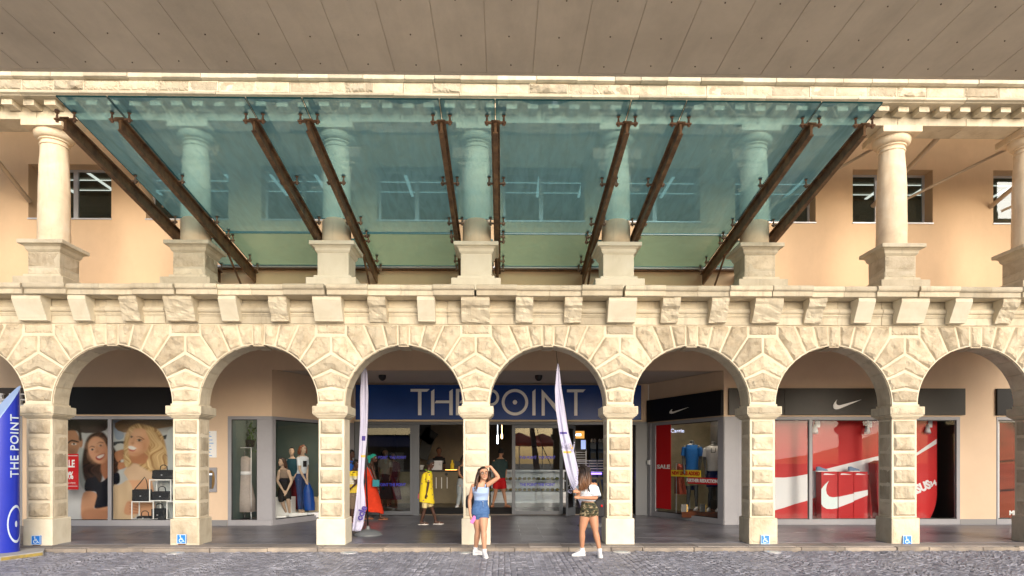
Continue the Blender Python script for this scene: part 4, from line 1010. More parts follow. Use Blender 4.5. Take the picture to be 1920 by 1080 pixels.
ltr('letter', [[(1015.5,vb+1),(1015.5,vt+.5),(1021.5,vt+7),(1046,vt+34),(1046,vt+3),(1052,vt),(1052,vb+1),(1048,vb+1),(1021.3,vt+15),(1021.3,vb+1)]])
ltr('letter', [[(1063,vt+.7),(1098,vt+.7),(1093,vt+6),(1082.5,vt+6),(1082.5,vb+1),(1076.5,vb+1),(1076.5,vt+6),(1063,vt+6)]])
# dome cameras on the recess ceiling
for u, nm in ((717,'left of the letters THE'),(863,'half hidden by the middle pier'),(1010,'above the letters IN')):
    p = at(u, 708, 17.6); b = MB(); b.lathe([(.10,CEIL+.019),(.10,CEIL-.03),(.092,CEIL-.06),(.07,CEIL-.10),(.035,CEIL-.125),(.005,CEIL-.13)], (p.x,17.6,0), 20)
    tag(b.build('dome_camera', M['black'], smooth=True), 'small black dome camera under the entrance ceiling, ' + nm, 'camera', 'dome cameras under the entrance ceiling')
# ------------------------------------------------------------------ entrance doors
DY = EY+.02; DZ1 = 2.72
ex = lambda u: ax(u, DY)
t = empty('entrance_doors', (ex(900), DY+.05, ZP), 'dark grey framed glass entrance doors standing open under the blue sign', 'door')
b = MB()
b.box(XEL+.01, XER-.01, DY, DY+.14, DZ1, 2.868); b.box(XEL+.01, ex(681), DY, DY+.14, ZP+.002, DZ1); b.box(ex(775), ex(786), DY-.01, DY+.13, ZP+.002, DZ1); b.box(ex(1192), XER-.01, DY, DY+.14, ZP+.002, DZ1); b.box(ex(1135),ex(1141),DY,DY+.14,ZP+.002,DZ1)
rel(b.build('frame', M['dark_frame'], bevel=.004), t)
M['print_blue'] = mat('blue glass lettering', (.03,.03,.45), .4)
def leaf(u0, u1, y, nm, letters=True):
    b = MB(); x0, x1 = ex(u0), ex(u1)
    b.box(x0, x0+.10, y, y+.05, ZP+.02, DZ1-.003); b.box(x1-.10, x1, y, y+.05, ZP+.02, DZ1-.003); b.box(x0+.10, x1-.10, y, y+.05, ZP+.02, ZP+.13); b.box(x0+.10, x1-.10, y, y+.05, DZ1-.10, DZ1-.003)
    o = rel(b.build('door_leaf', M['dark_frame'], bevel=.004), t)
    g = MB(); g.box(x0+.10, x1-.10, y+.02, y+.03, ZP+.13, DZ1-.10); pa = g.build('glass', M['glass_door']); pa.parent = o; pa.matrix_parent_inverse = Matrix()
    for v in (858, 909):
        z = at(900, v, y).z
        q = text('glass_lettering', 'THE POINT  THE POINT' if v == 858 else 'THE POINT THE POINT', .115, M['print_blue'], ((x0+x1)/2, y+.016, z), parent=None, ext=.0006, sx=(x1-x0-.25)/1.45, bold=.004); q.parent = o
    return o
leaf(682, 775, DY+.02, 'l'); leaf(960, 1056, DY+.08, 'r')
# swing leaf standing ajar
hx = ex(1078); b = MB(); Wd = .62
b.box(-Wd, -Wd+.07, -.025, .025, ZP+.02, DZ1-.03); b.box(-.07, 0, -.025, .025, ZP+.02, DZ1-.03); b.box(-Wd+.07, -.07, -.025, .025, ZP+.02, ZP+.25); b.box(-Wd+.07, -.07, -.025, .025, DZ1-.12, DZ1-.03)
Mx = Matrix.Translation((hx, DY+.05, 0)) @ Matrix.Rotation(math.radians(62),4,'Z'); b.xf(Mx); o = rel(b.build('door_leaf', M['dark_frame'], bevel=.004), t)
g = MB(); g.box(-Wd+.07,-.07,-.006,.006,ZP+.25,DZ1-.12); g.xf(Mx); q = g.build('glass', M['glass_door']); q.parent = o
g = MB(); g.tube([(-Wd+.04,-.03,.95),(-Wd+.04,-.085,.97),(-Wd+.04,-.085,1.55),(-Wd+.04,-.03,1.57)], .016, 8); g.xf(Mx); q = g.build('handle', M['alu'], smooth=True); q.parent = o
# ------------------------------------------------------------------ hall behind the doors
FZ = .25
b = MB(); HX0, HX1, HY = -6.2, 6.4, 27.0
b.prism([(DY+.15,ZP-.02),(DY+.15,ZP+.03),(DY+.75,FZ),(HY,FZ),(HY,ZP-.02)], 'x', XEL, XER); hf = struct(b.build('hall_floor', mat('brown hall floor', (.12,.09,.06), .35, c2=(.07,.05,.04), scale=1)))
b = MB(); b.prism([(DY+.16,ZP+.034),(DY+.16,ZP+.040),(DY+.74,FZ+.008),(DY+.74,FZ+.002)], 'x', ex(788), ex(1190)); tag(b.build('door_mat', mat('black ribbed mat', (.012,.012,.014), .95)), 'black ribbed entrance mat sloping up inside the open doors', 'mat')
b = MB(); b.box(XEL-.5, XER+.5, HY, HY+.1, 0, 4); b.box(XEL-.1, XEL, EY+.8, HY, 0, 4); b.box(XER, XER+.1, EY+1, HY, 0, 4); b.box(XEL-.1, XER+.1, EY+.25, HY, 3.3, 3.4); b.box(XEL,XER,EY+.22,EY+.25,2.87,3.3)
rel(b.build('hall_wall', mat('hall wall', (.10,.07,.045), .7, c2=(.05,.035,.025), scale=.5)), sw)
M['lamp_warm'] = mat('warm lit lamp', (.9,.7,.4), .5, emit=(1,.62,.28), es=9); M['lamp_cold'] = mat('cold lit lamp', (.8,.85,.9), .5, emit=(.8,.9,1), es=6); M['led'] = mat('violet led strip', (.2,.1,.6), .5, emit=(.25,.15,1), es=4)
rnd = random.Random(2)
for k in range(10):
    x, y = rnd.uniform(XEL+.4, XER-.4), rnd.uniform(20.6, 26); b = MB(); b.lathe([(.09,3.298),(.09,3.28),(.07,3.27),(.01,3.27)], (x,y,0), 14)
    tag(b.build('downlight', M['lamp_warm'] if k % 2 else M['lamp_cold']), 'small round lit downlight in the dim hall ceiling', 'lamp', 'downlights in the hall ceiling')
# cafe counter with its barista's things
CYY = 22.2; c0, c1 = ax(700,CYY), ax(905,CYY)
t = empty('cafe_counter', ((c0+c1)/2, CYY, FZ), 'long olive brown cafe counter with pale vertical handles inside the hall', 'counter')
M['counter'] = mat('olive brown counter', (.20,.16,.09), .5, c2=(.15,.12,.07), scale=2)
b = MB(); b.box(c0, c1, CYY, CYY+.7, FZ, 1.30); rel(b.build('body', M['counter'], bevel=.01), t)
b = MB(); b.box(c0-.03, c1+.03, CYY-.04, CYY+.72, 1.303, 1.36); rel(b.build('top', M['dark'], bevel=.008), t)
for u in (818, 828, 838.5):
    b = MB(); x = ax(u, CYY); b.box(x-.012, x+.012, CYY-.03, CYY-.002, .75, 1.12); rel(b.build('handle', M['letter']), t)
b = MB(); x = ax(837, CYY); b.tube([(x, CYY-.012, 1.22),(x,CYY-.003,1.22)], .05, 16); rel(b.build('vent', M['black']), t)
M['flame'] = mat('warm candle glow', (1,.5,.1), .5, emit=(1,.42,.08), es=6)
b = MB()
b.box(ax(835,CYY), ax(857,CYY), CYY-.035, CYY-.01, 1.362, 1.375); tag(b.build('light_strip', M['flame']), 'orange lit strip along the counter edge inside the hall', 'light strip')
for u, v0, v1, w, m in ((848,880,857,.13,'yellow'),(861,880,866,.30,'black'),(820,880,868,.34,'alu'),(790,880,862,.22,'white')):
    x = ax(u, CYY+.3); z0 = 1.362; h = max(.12,(v0-v1)/57); b = MB()
    if m == 'yellow': b.lathe([(.06,z0),(.065,z0+.02),(.065,z0+.2),(.03,z0+.27),(.03,z0+.33),(.005,z0+.335)], (x,CYY+.3,0), 14); nm, lb, ct = 'bottle', 'yellow and white bottle standing on the cafe counter', 'bottle'
    elif m == 'alu': b.box(x-w/2,x+w/2,CYY+.15,CYY+.5,z0,z0+.25); b.box(x-w/2-.02,x+w/2+.02,CYY+.12,CYY+.5,z0+.252,z0+.31); b.tube([(x-.1,CYY+.1,z0+.2),(x-.1,CYY+.02,z0+.17)],.02,8); b.tube([(x+.1,CYY+.1,z0+.2),(x+.1,CYY+.02,z0+.17)],.02,8); nm, lb, ct = 'coffee_machine', 'shiny metal coffee machine on the cafe counter', 'machine'
    elif m == 'white': b.lathe([(.05,z0),(.09,z0+.12),(.11,z0+.16),(.02,z0+.17)], (x,CYY+.3,0), 14); nm, lb, ct = 'bowl', 'pale bowl standing on the cafe counter near the left door', 'bowl'
    else: b.box(x-.15,x+.15,CYY+.25,CYY+.28,z0+.08,z0+.3); b.box(x-.03,x+.03,CYY+.28,CYY+.31,z0+.02,z0+.2); b.box(x-.09,x+.09,CYY+.2,CYY+.36,z0,z0+.02); nm, lb, ct = 'till_screen', 'black till screen on the cafe counter beside the middle pier', 'screen'
    tag(b.build(nm, M[m], smooth=True), lb, ct)
CYB = 24.5
for k, (u, v, w, h, r, lb) in enumerate(((796,808,.42,.62,8,'top one of three tilted black menu boards'),(804,817.5,.5,.5,-55,'middle one of three tilted black menu boards'),(798,840,.4,.85,18,'lowest of three tilted black menu boards'))):
    p = at(u, v, CYB); b = MB(); b.box(-w/2,w/2,-.02,.02,-h/2,h/2); b.xf(Matrix.Translation(p) @ Matrix.Rotation(math.radians(r),4,'Y')); b.box(p.x-.015,p.x+.015,CYB+.021,CYB+.05,p.z,3.3)
    tag(b.build('menu_board', M['black']), lb + ' hung above the counter', 'board', 'tilted black menu boards')
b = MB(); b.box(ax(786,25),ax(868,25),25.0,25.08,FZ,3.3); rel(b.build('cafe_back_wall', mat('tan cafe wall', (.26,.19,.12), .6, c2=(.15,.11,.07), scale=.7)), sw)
# display case and racks on the right side of the hall
t = empty('display_case', (ax(955,22.5),22.6,FZ), 'long glass fronted food display case behind the boy in red shorts', 'display case')
b = MB(); b.box(ax(920,22.5),ax(1062,22.5),22.5,23.3,FZ,.62); b.box(ax(920,22.5),ax(1062,22.5),22.52,23.3,.97,1.0); b.box(ax(920,22.5),ax(1062,22.5),22.52,23.3,1.3,1.36); b.box(ax(920,22.5),ax(1062,22.5),23.25,23.3,.62,1.3); rel(b.build('body', M['alu'], bevel=.005), t)
b = MB(); b.box(ax(920,22.5),ax(1062,22.5),22.5,22.51,.62,1.3); rel(b.build('glass', M['glass']), t)
b = MB(); b.box(ax(921,22.5),ax(1061,22.5),22.49,22.497,.36,.50); rel(b.build('base_strip', M['soft_white']), t)
M['food'] = mat('green and brown food', (.25,.30,.08), .7, c2=(.30,.14,.05), scale=7)
b = MB(); rnd = random.Random(9)
for k in range(16):
    x = ax(922,22.7)+k*.16; b.ball((x,22.75+rnd.uniform(0,.2),1.06), (.07,.08,.05), 8, 5); b.ball((x,22.75+rnd.uniform(0,.2),.68), (.07,.08,.05), 8, 5)
o = b.build('food', M['food'], smooth='all'); o['kind'] = 'stuff'; rel(o, t)
def rack(x0, x1, y, z0, z1, n, label):
    t = empty('metal_rack', ((x0+x1)/2, y, FZ), label, 'rack'); b = MB()
    for k in range(n): b.box(x0, x1, y, y+.35, z0+(z1-z0)*k/(n-1)-.012, z0+(z1-z0)*k/(n-1)+.012)
    rel(b.build('shelf', M['alu']), t); b = MB()
    for x in (x0, x1-.04): b.box(x, x+.04, y-.002, y+.04, FZ, z1+.1)
    rel(b.build('upright', M['alu']), t); return t
rack(ax(1078,22.6), ax(1137,22.6), 22.6, at(1100,884,22.6).z, at(1100,864,22.6).z, 5, 'grey metal counter rail of close set bars behind the camouflage shorts woman')
rack(ax(1078,22.9), ax(1100,22.9), 22.9, at(1100,866,22.9).z, at(1100,848,22.9).z, 5, 'narrow metal rack under the lit screen at the back of the hall')
p = at(1089,834,22.8); t = empty('wall_screen', (p.x,22.8,p.z-.2), 'lit video screen with orange sign box above it, behind the white banner', 'screen')
M['screen'] = mat('lit blue screen', (.3,.4,.7), .3, emit=(.32,.42,.75), es=.9); M['orange_lit'] = mat('orange lit sign', (.6,.3,.05), .4, emit=(.9,.42,.08), es=.8)
b = MB(); b.box(p.x-.19,p.x+.19,22.78,22.84,p.z-.21,p.z+.19); rel(b.build('case', M['black']), t)
b = MB(); b.box(p.x-.165,p.x+.0,22.772,22.778,p.z-.15,p.z+.16); rel(b.build('dark_picture', M['dark']), t)
b = MB(); b.box(p.x+.003,p.x+.165,22.772,22.778,p.z-.15,p.z+.16); rel(b.build('picture', M['screen']), t)
b = MB(); b.box(p.x-.2,p.x+.12,22.78,22.9,p.z+.22,p.z+.47); rel(b.build('sign_box', M['orange_lit']), t)
b = MB(); b.box(p.x-.17,p.x+.0,22.772,22.779,p.z+.31,p.z+.37); rel(b.build('sign_lettering', M['lamp_cold']), t)
for u, lb in ((1112.5,'left'),(1127,'right')):
    p = at(u, 845, 23.2); t = empty('game_machine', (p.x,23.2,FZ), lb + ' of two tall dark blue machines with round silver heads, back of the hall', 'machine', 'tall blue machines')
    m = M.setdefault('mach', mat('dark blue plastic', (.015,.05,.13), .3))
    b = MB(); b.prism([(23.2,FZ),(23.2,p.z-.33),(23.25,p.z+.0),(23.2,p.z+.05),(23.22,p.z+.3),(23.6,p.z+.3),(23.6,FZ)], 'x', p.x-.11, p.x+.11); rel(b.build('cabinet', m, bevel=.015), t)
    b = MB()
    for d in (-.05,.05): b.ball((p.x+d,23.21,p.z+.34), (.05,.05,.08), 10, 6)
    rel(b.build('head', M['alu'], smooth='all'), t)
    b = MB(); b.box(p.x-.08,p.x+.08,23.185,23.197,p.z-.27,p.z-.08); rel(b.build('window', M['black']), t)
b = MB(); p = at(1110,888,22.3); b.box(p.x-.42,p.x-.12,22.3,22.33,p.z-.015,p.z+.015); b.box(p.x+.02,p.x+.30,22.3,22.33,p.z-.015,p.z+.015); b.box(p.x-.45,p.x+.33,22.33,22.36,p.z-.03,p.z+.03); tag(b.build('led_strip', M['led']), 'violet led strips under the metal counter, back of the hall', 'light strip')
b = MB(); p = at(1120,900,22.0); b.box(p.x-.45,p.x+.4,22,22.04,p.z+.02,p.z+.09); b.bar((p.x+.05,22,p.z+.12),(p.x-.12,22,FZ+.3),.06,.03,up=(0,1,0)); b.bar((p.x+.05,22.05,p.z+.12),(p.x+.22,22.05,FZ),.06,.03,up=(0,1,0)); b.bar((p.x+.4,22,p.z+.05),(p.x+.4,22,FZ),.05,.03,up=(0,1,0)); b.bar((p.x-.43,22,p.z+.05),(p.x-.43,22,FZ),.05,.03,up=(0,1,0)); tag(b.build('trestle', M['counter']), 'wooden trestle stand behind the woman in camouflage shorts', 'stand')
for u, v, c, lb in ((933,824,'lamp_cold','slim vertical lit tube lamp above the boy in grey shirt'),(941,818,'lamp_warm','small amber lit lamp right of the tube lamp')):
    p = at(u, v, 24); b = MB(); h = .13 if c == 'lamp_cold' else .06; b.tube([(p.x,24,p.z-h),(p.x,24,p.z+h)], .03, 10, True); b.tube([(p.x,24,p.z+h),(p.x,24,3.3)], .008, 5); tag(b.build('pendant_lamp', M[c]), lb, 'lamp')
# ------------------------------------------------------------------ painted poster of three people
M['print'] = print_mat('printed poster')
def paint_poster(W, H, x0, y0, x1, y1, fn):
    X, Y = np.meshgrid(np.linspace(x0,x1,W), np.linspace(y0,y1,H)); img = np.zeros((H,W,3)); fn(img, X, Y); return img
def sm(d, s): return np.clip(.5-d/(2*s), 0, 1)
def over(img, a, c): img[:] = img*(1-a[...,None]) + np.array(c)*a[...,None]
def ell(img, X, Y, cx_, cy_, rx, ry, rot, c, s=4, k=1.0):
    r = math.radians(rot); dx, dy = X-cx_, Y-cy_; u = dx*math.cos(r)+dy*math.sin(r); v = -dx*math.sin(r)+dy*math.cos(r)
    d = (np.sqrt((u/rx)**2+(v/ry)**2)-1)*min(rx,ry); over(img, sm(d,s)*k, c)
def polymask(X, Y, pts, s=4):
    ins = np.zeros(X.shape, bool); dm = np.full(X.shape, 1e9); n = len(pts)
    for i in range(n):
        x0, y0 = pts[i]; x1, y1 = pts[(i+1)%n]
        ex_, ey = x1-x0, y1-y0; t = np.clip(((X-x0)*ex_+(Y-y0)*ey)/(ex_*ex_+ey*ey+1e-9),0,1)
        dm = np.minimum(dm, np.hypot(X-x0-t*ex_, Y-y0-t*ey))
        c = (y0 > Y) != (y1 > Y); xi = (x1-x0)*(Y-y0)/((y1-y0) if y1 != y0 else 1e-9)+x0; ins ^= c & (X < xi)
    return sm(np.where(ins,-dm,dm), s)
def smoothp(p, n=4):
    out = []; m = len(p)
    for i in range(m):
        a, b_, c, d = [np.array(p[(i+k-1)%m], float) for k in range(4)]
        for j in range(n):
            t = j/n; out.append(tuple(.5*((2*b_)+(-a+c)*t+(2*a-5*b_+4*c-d)*t*t+(-a+3*b_-3*c+d)*t**3)))
    return out
def pol(img, X, Y, pts, c, s=4, k=1.0, curve=True): over(img, polymask(X, Y, smoothp(pts) if curve else pts, s)*k, c)
def strands(X, Y, seed, fx_=.09, warp=.02, bend=60):
    r = np.random.RandomState(seed); s = np.zeros(X.shape); Xw = X+bend*np.sin(Y*warp+seed)+.25*bend*np.sin(Y*warp*2.3+2)
    for k in range(7): s += np.sin(Xw*fx_*(1+k*.7)+r.rand()*6+Y*.008*r.randn())/(1+k*.5)
    return np.clip(.5+s*.22,0,1)
def hairp(img, X, Y, pts, dark, light, seed, **k):
    m = polymask(X, Y, smoothp(pts), 9); s = strands(X, Y, seed, **k); c = np.array(dark)*(1-s[...,None])+np.array(light)*s[...,None]; img[:] = img*(1-m[...,None])+c*m[...,None]
SK1, SK1d = (.66,.36,.22), (.42,.19,.11); SK2, SK2d = (.75,.44,.27), (.50,.24,.13); SKm = (.46,.25,.15)
def people(img, X, Y):
    E = lambda *a, **k: ell(img, X, Y, *a, **k); Pn = lambda *a, **k: pol(img, X, Y, *a, **k)
    img[:] = np.array((.55,.57,.58)); over(img, sm(Y-150,60), (.10,.065,.045)); Pn([(500,60),(570,60),(600,240),(520,250)], (.35,.42,.52)); Pn([(560,90),(1100,70),(1100,130),(600,200)], (.22,.14,.08)); Pn([(500,290),(610,280),(610,310),(500,322)], (.06,.07,.08)); Pn([(960,230),(1100,205),(1100,245),(960,262)], (.03,.04,.05)); Pn([(985,262),(1100,250),(1100,1080),(985,1080)], (.56,.60,.62)); Pn([(520,320),(620,320),(620,480),(530,480)], (.62,.63,.60)); Pn([(160,80),(420,70),(430,180),(200,200)], (.07,.05,.045))
    # man
    Pn([(-60,560),(60,520),(190,560),(225,700),(225,1080),(-60,1080)], (.66,.66,.68)); Pn([(30,380),(150,400),(160,560),(20,560)], SKm); E(90,300,105,150,0,SKm,s=8); E(205,300,16,45,5,SKm); Pn([(-30,200),(0,110),(110,80),(190,120),(212,260),(188,270),(170,190),(60,185),(-10,220)], (.03,.02,.015), s=8); E(140,307,22,9,0,(.75,.7,.65)); E(140,305,9,9,0,(.02,.015,.01)); Pn([(85,290),(120,268),(180,282),(178,292),(120,282),(88,302)], (.03,.02,.015)); E(100,390,60,45,0,(.20,.12,.08),s=25,k=.6)
    E(185,400,70,200,0,(.50,.52,.50),s=10,k=0); Pn([(180,370),(240,380),(245,700),(190,650)], (.42,.46,.45), s=8)
    # brunette
    hairp(img, X, Y, [(270,240),(340,195),(410,200),(470,280),(520,360),(570,450),(545,560),(470,600),(420,520),(390,660),(330,700),(240,640),(215,480),(235,330)], (.012,.008,.006), (.11,.05,.03), 3)
    Pn([(400,450),(470,430),(500,560),(440,640),(390,560)], SK1d, s=8); E(362,362,88,128,-18,SK1,s=7); E(330,410,50,60,-18,(.72,.42,.27),s=30,k=.7)
    E(308,357,17,8,-20,(.60,.55,.50)); E(309,357,11,9,0,(.02,.015,.012)); E(385,320,17,8,-20,(.60,.55,.50)); E(386,320,11,9,0,(.02,.015,.012)); Pn([(278,345),(300,322),(330,330),(328,338),(300,332)], (.05,.025,.015)); Pn([(350,305),(375,285),(410,290),(408,298),(378,295)], (.05,.025,.015)); E(350,378,20,12,-18,(.50,.25,.15),s=8,k=.7)
    Pn([(340,425),(380,400),(425,392),(420,425),(385,455),(350,450)], (.40,.08,.07)); Pn([(350,425),(385,407),(418,400),(410,420),(375,438)], (.85,.83,.8))
    Pn([(250,640),(330,610),(380,660),(470,600),(550,570),(560,660),(495,710),(490,890),(330,895),(345,750),(245,740)], (.008,.010,.022), s=4); Pn([(225,760),(345,760),(335,850),(330,900),(430,885),(560,850),(690,835),(735,880),(715,960),(600,960),(480,975),(360,1040),(215,1000)], SK1, s=6); Pn([(225,920),(330,900),(480,920),(600,935),(600,965),(480,985),(360,1045),(215,1005)], SK1d, s=16, k=.6)
    E(425,400,40,95,-18,SK1d,s=40,k=.55); E(330,300,70,30,-18,(.76,.47,.32),s=25,k=.5); E(312,392,26,18,0,(.74,.36,.25),s=18,k=.5); E(398,360,22,16,0,(.74,.36,.25),s=16,k=.45); Pn([(340,330),(352,332),(362,372),(345,380)], (.54,.28,.17), s=8, k=.5)
    # blonde
    Pn([(520,380),(640,355),(650,430),(560,460),(545,540),(620,520),(640,470),(540,470)], SK2d, s=6); Pn([(600,560),(690,485),(800,540),(880,560),(880,650),(640,660),(560,680),(500,720),(495,985),(700,985),(720,850),(640,640)], (.72,.52,.36), s=6); Pn([(620,655),(760,640),(850,640),(880,800),(875,1080),(760,1080),(740,940),(700,800)], SK2, s=6); Pn([(500,700),(560,690),(640,640),(700,780),(715,900),(690,985),(495,985)], (.70,.53,.36), s=6)
    hairp(img, X, Y, [(600,290),(640,170),(720,120),(830,140),(930,190),(985,320),(1000,520),(930,545),(850,560),(760,520),(700,480),(640,520),(600,480)], (.34,.19,.08), (.80,.58,.30), 8, fx_=.07)
    Pn([(660,380),(800,400),(830,470),(740,490),(670,470)], SK2d, s=10); Pn([(630,210),(690,165),(800,175),(835,280),(805,370),(730,410),(660,410),(622,370),(615,290)], SK2, s=8); E(690,340,60,60,0,(.82,.52,.35),s=40,k=.6)
    E(742,272,20,9,10,(.60,.55,.50)); E(742,272,13,10,0,(.03,.035,.035)); Pn([(718,268),(742,258),(768,268),(766,273),(742,264)], (.06,.03,.02)); E(742,285,18,3,8,(.35,.17,.1),s=4,k=.6); E(668,240,13,8,10,(.60,.55,.50)); E(669,240,10,9,0,(.03,.035,.035)); Pn([(652,236),(668,229),(684,238),(682,242),(668,234)], (.06,.03,.02)); Pn([(712,242),(745,235),(785,258),(782,266),(745,245)], (.16,.08,.04)); E(680,300,15,12,0,(.55,.28,.17),s=8,k=.7)
    Pn([(636,328),(675,325),(715,345),(690,360),(650,352)], (.86,.84,.82)); Pn([(634,345),(655,354),(690,362),(712,350),(690,374),(650,368)], (.55,.18,.15))
    hairp(img, X, Y, [(800,180),(900,200),(960,330),(985,500),(880,545),(800,500),(830,420),(850,300)], (.40,.23,.10), (.85,.64,.36), 5, fx_=.06); hairp(img, X, Y, [(610,300),(640,180),(700,150),(660,230),(640,300),(640,400),(650,500),(610,500)], (.45,.28,.12), (.85,.66,.38), 6)
    Pn([(640,830),(735,880),(730,940),(640,960),(600,930)], SK1, s=6)
    E(790,330,35,70,0,SK2d,s=35,k=.55); E(700,210,70,28,8,(.84,.57,.40),s=25,k=.5); E(735,325,26,18,0,(.82,.44,.31),s=18,k=.5); Pn([(690,250),(700,252),(690,300),(668,305)], (.60,.33,.20), s=9, k=.5); E(720,400,70,22,5,SK2d,s=20,k=.6)
    for k in range(4): Pn([(655+k*3,845+k*28),(730,862+k*26),(735,872+k*26),(655,853+k*28)], SK1d, s=4, k=.7)
    for _ in range(1): img[1:-1,1:-1] = .5*img[1:-1,1:-1]+.125*(img[:-2,1:-1]+img[2:,1:-1]+img[1:-1,:-2]+img[1:-1,2:])
    img *= (1+.05*np.sin(X*.03)*np.sin(Y*.021))[...,None]*.85; img[:] = np.clip(img,0,1)**1.12
def poster(name, label, X0, X1, Z0, Z1, y, img, grp=None):
    H, W, _ = img.shape; xs = np.linspace(X0,X1,W); zs = np.linspace(Z1,Z0,H)
    vs = [(x,y,z) for z in zs for x in xs]; fs = [(r*W+c, (r+1)*W+c, (r+1)*W+c+1, r*W+c+1) for r in range(H-1) for c in range(W-1)]
    me = bpy.data.meshes.new(name); me.from_pydata(vs, [], fs); me.materials.append(M['print'])
    ca = me.color_attributes.new('print','FLOAT_COLOR','POINT'); d = np.ones((H*W,4),np.float32); d[:,:3] = np.clip(img.reshape(-1,3),0,1); ca.data.foreach_set('color', d.ravel())
    o = bpy.data.objects.new(name, me); COL.objects.link(o); return tag(o, label, 'poster')
u0, v0 = 110, 770; s = 230/1129
PY = BW+.7
px0, px1, py0, py1 = -130, 1140, 40, 1010
img = paint_poster(340, 262, px0, py0, px1, py1, people)
A_, B_ = at(u0+px0*s, v0+py0*s, PY), at(u0+px1*s, v0+py1*s, PY)
poster('photo_poster', 'large photo poster of a man, a laughing dark-haired woman and a blonde woman', A_.x, B_.x, B_.z, A_.z, PY, img)
# ------------------------------------------------------------------ things in the shop windows
def flat(mb, pts, y0, y1): mb.prism(pts, 'y', y0, y1)
# red sale card
Y1 = BW+.06; a, c = at(108,851,Y1), at(147,918,Y1)
t = empty('sale_card', ((a.x+c.x)/2, Y1, c.z), 'red hanging card with SALE and a percentage in white, half behind the pier', 'sign')
b = MB(); b.box(a.x, c.x, Y1, Y1+.008, c.z, a.z); rel(b.build('card', M['red']), t)
b = MB()
for v in (854.5, 911.5): z = at(120,v,Y1).z; b.box(a.x+.03, c.x-.02, Y1-.002, Y1-.0005, z-.006, z+.006)
rel(b.build('rule', M['soft_white']), t)
for s_, v, sz, sx in (('SALE',870,.25,.62),('50%',892,.25,.62),('SELECTED ITEMS',906,.055,.9)):
    p = at(127, v, Y1); text('lettering', s_, sz, M['white'], ((a.x+c.x)/2-.0, Y1-.002, p.z), parent=t, ext=.001, sx=sx, bold=.008 if sz > .1 else 0)
# white display cubes and black bags
M['leather'] = mat('black leather', (.008,.009,.013), .4, bump=.2, bscale=60)
def cube_frame(u0, u1, v0, v1, Y, label):
    p, q = at(u0,v0,Y), at(u1,v1,Y); x0, x1, z0, z1 = p.x, q.x, q.z, p.z; d = .34; b = MB(); w = .022
    for y in (Y, Y+d):
        b.box(x0,x1,y,y+w,z1-w,z1); b.box(x0,x1,y,y+w,z0,z0+w); b.box(x0,x0+w,y,y+w,z0+w,z1-w); b.box(x1-w,x1,y,y+w,z0+w,z1-w)
    for x in (x0, x1-w):
        for z in (z0, z1-w): b.box(x,x+w,Y+w,Y+d,z,z+w)
    tag(b.build('display_cube', M['white']), label, 'display stand', 'white open cube frames')
YC = BW+.16
cube_frame(246,288,940,974.5,YC,'lower left white open cube frame holding a black bag'); cube_frame(279.5,321,899,939.5,YC,'upper white open cube frame stacked on the two lower ones'); cube_frame(312,352,940,974.5,YC,'lower right white open cube frame beside the pier')
def bag(u, v1, v0, w, Y, label, handle='arch', hh=.12):
    p, q = at(u, v0, Y), at(u, v1, Y); z0, z1 = q.z, p.z; t = empty('handbag', (p.x, Y, z0), label, 'bag', 'black bags in the window')
    b = MB(); h = z1-z0
    b.loft([[(p.x+sx*w*k, Y+sy*dd, z) for sx,sy in ((-.5,-1),(-.25,-1.12),(.25,-1.12),(.5,-1),(.5,1),(.25,1.1),(-.25,1.1),(-.5,1))] for k,dd,z in ((.94,.07,z0),(1,.085,z0+.03),(.98,.075,z0+h*.5),(.92,.05,z1-.02),(.88,.03,z1))]); rel(b.build('body', M['leather'], bevel=.012), t)
    b = MB(); b.box(p.x-w*.45,p.x+w*.45,Y-.102,Y-.094,z0+h*.35,z1-.01); rel(b.build('flap', M['leather'], bevel=.01), t)
    b = MB(); b.box(p.x-.018,p.x+.018,Y-.108,Y-.104,z0+h*.4,z0+h*.4+.02); rel(b.build('clasp', M['alu']), t)
    b = MB()
    if handle == 'arch': b.tube([(p.x-.09,Y,z1-.01),(p.x-.08,Y,z1+hh*.7),(p.x-.03,Y,z1+hh),(p.x+.03,Y,z1+hh),(p.x+.08,Y,z1+hh*.7),(p.x+.09,Y,z1-.01)], .011, 8)
    else: b.tube([(p.x-w*.46,Y-.02,z1-.03),(p.x-.05,Y-.02,z1+.16),(p.x+.06,Y-.02,z1+.30),(p.x+.10,Y,z1+.20),(p.x+.13,Y,z1-.02)], .012, 8)
    rel(b.build('handle', M['leather'], smooth='all'), t)
bag(267.5,939.3,917,.46,YC+.13,'black shoulder bag with long strap standing on the lower left cube','strap'); bag(304,938,921,.46,YC+.16,'wide black handbag inside the upper cube frame'); bag(307,898,881,.52,YC+.16,'flat black bag with short handle on top of the upper cube'); bag(299,974.5,953,.34,YC+.30,'black bag with round handles between the lower cubes'); bag(272,974.5,967,.34,YC+.16,'low black bag lying inside the lower left cube'); bag(338,974.5,957,.30,YC+.2,'dark bag inside the lower right cube, by the pier')
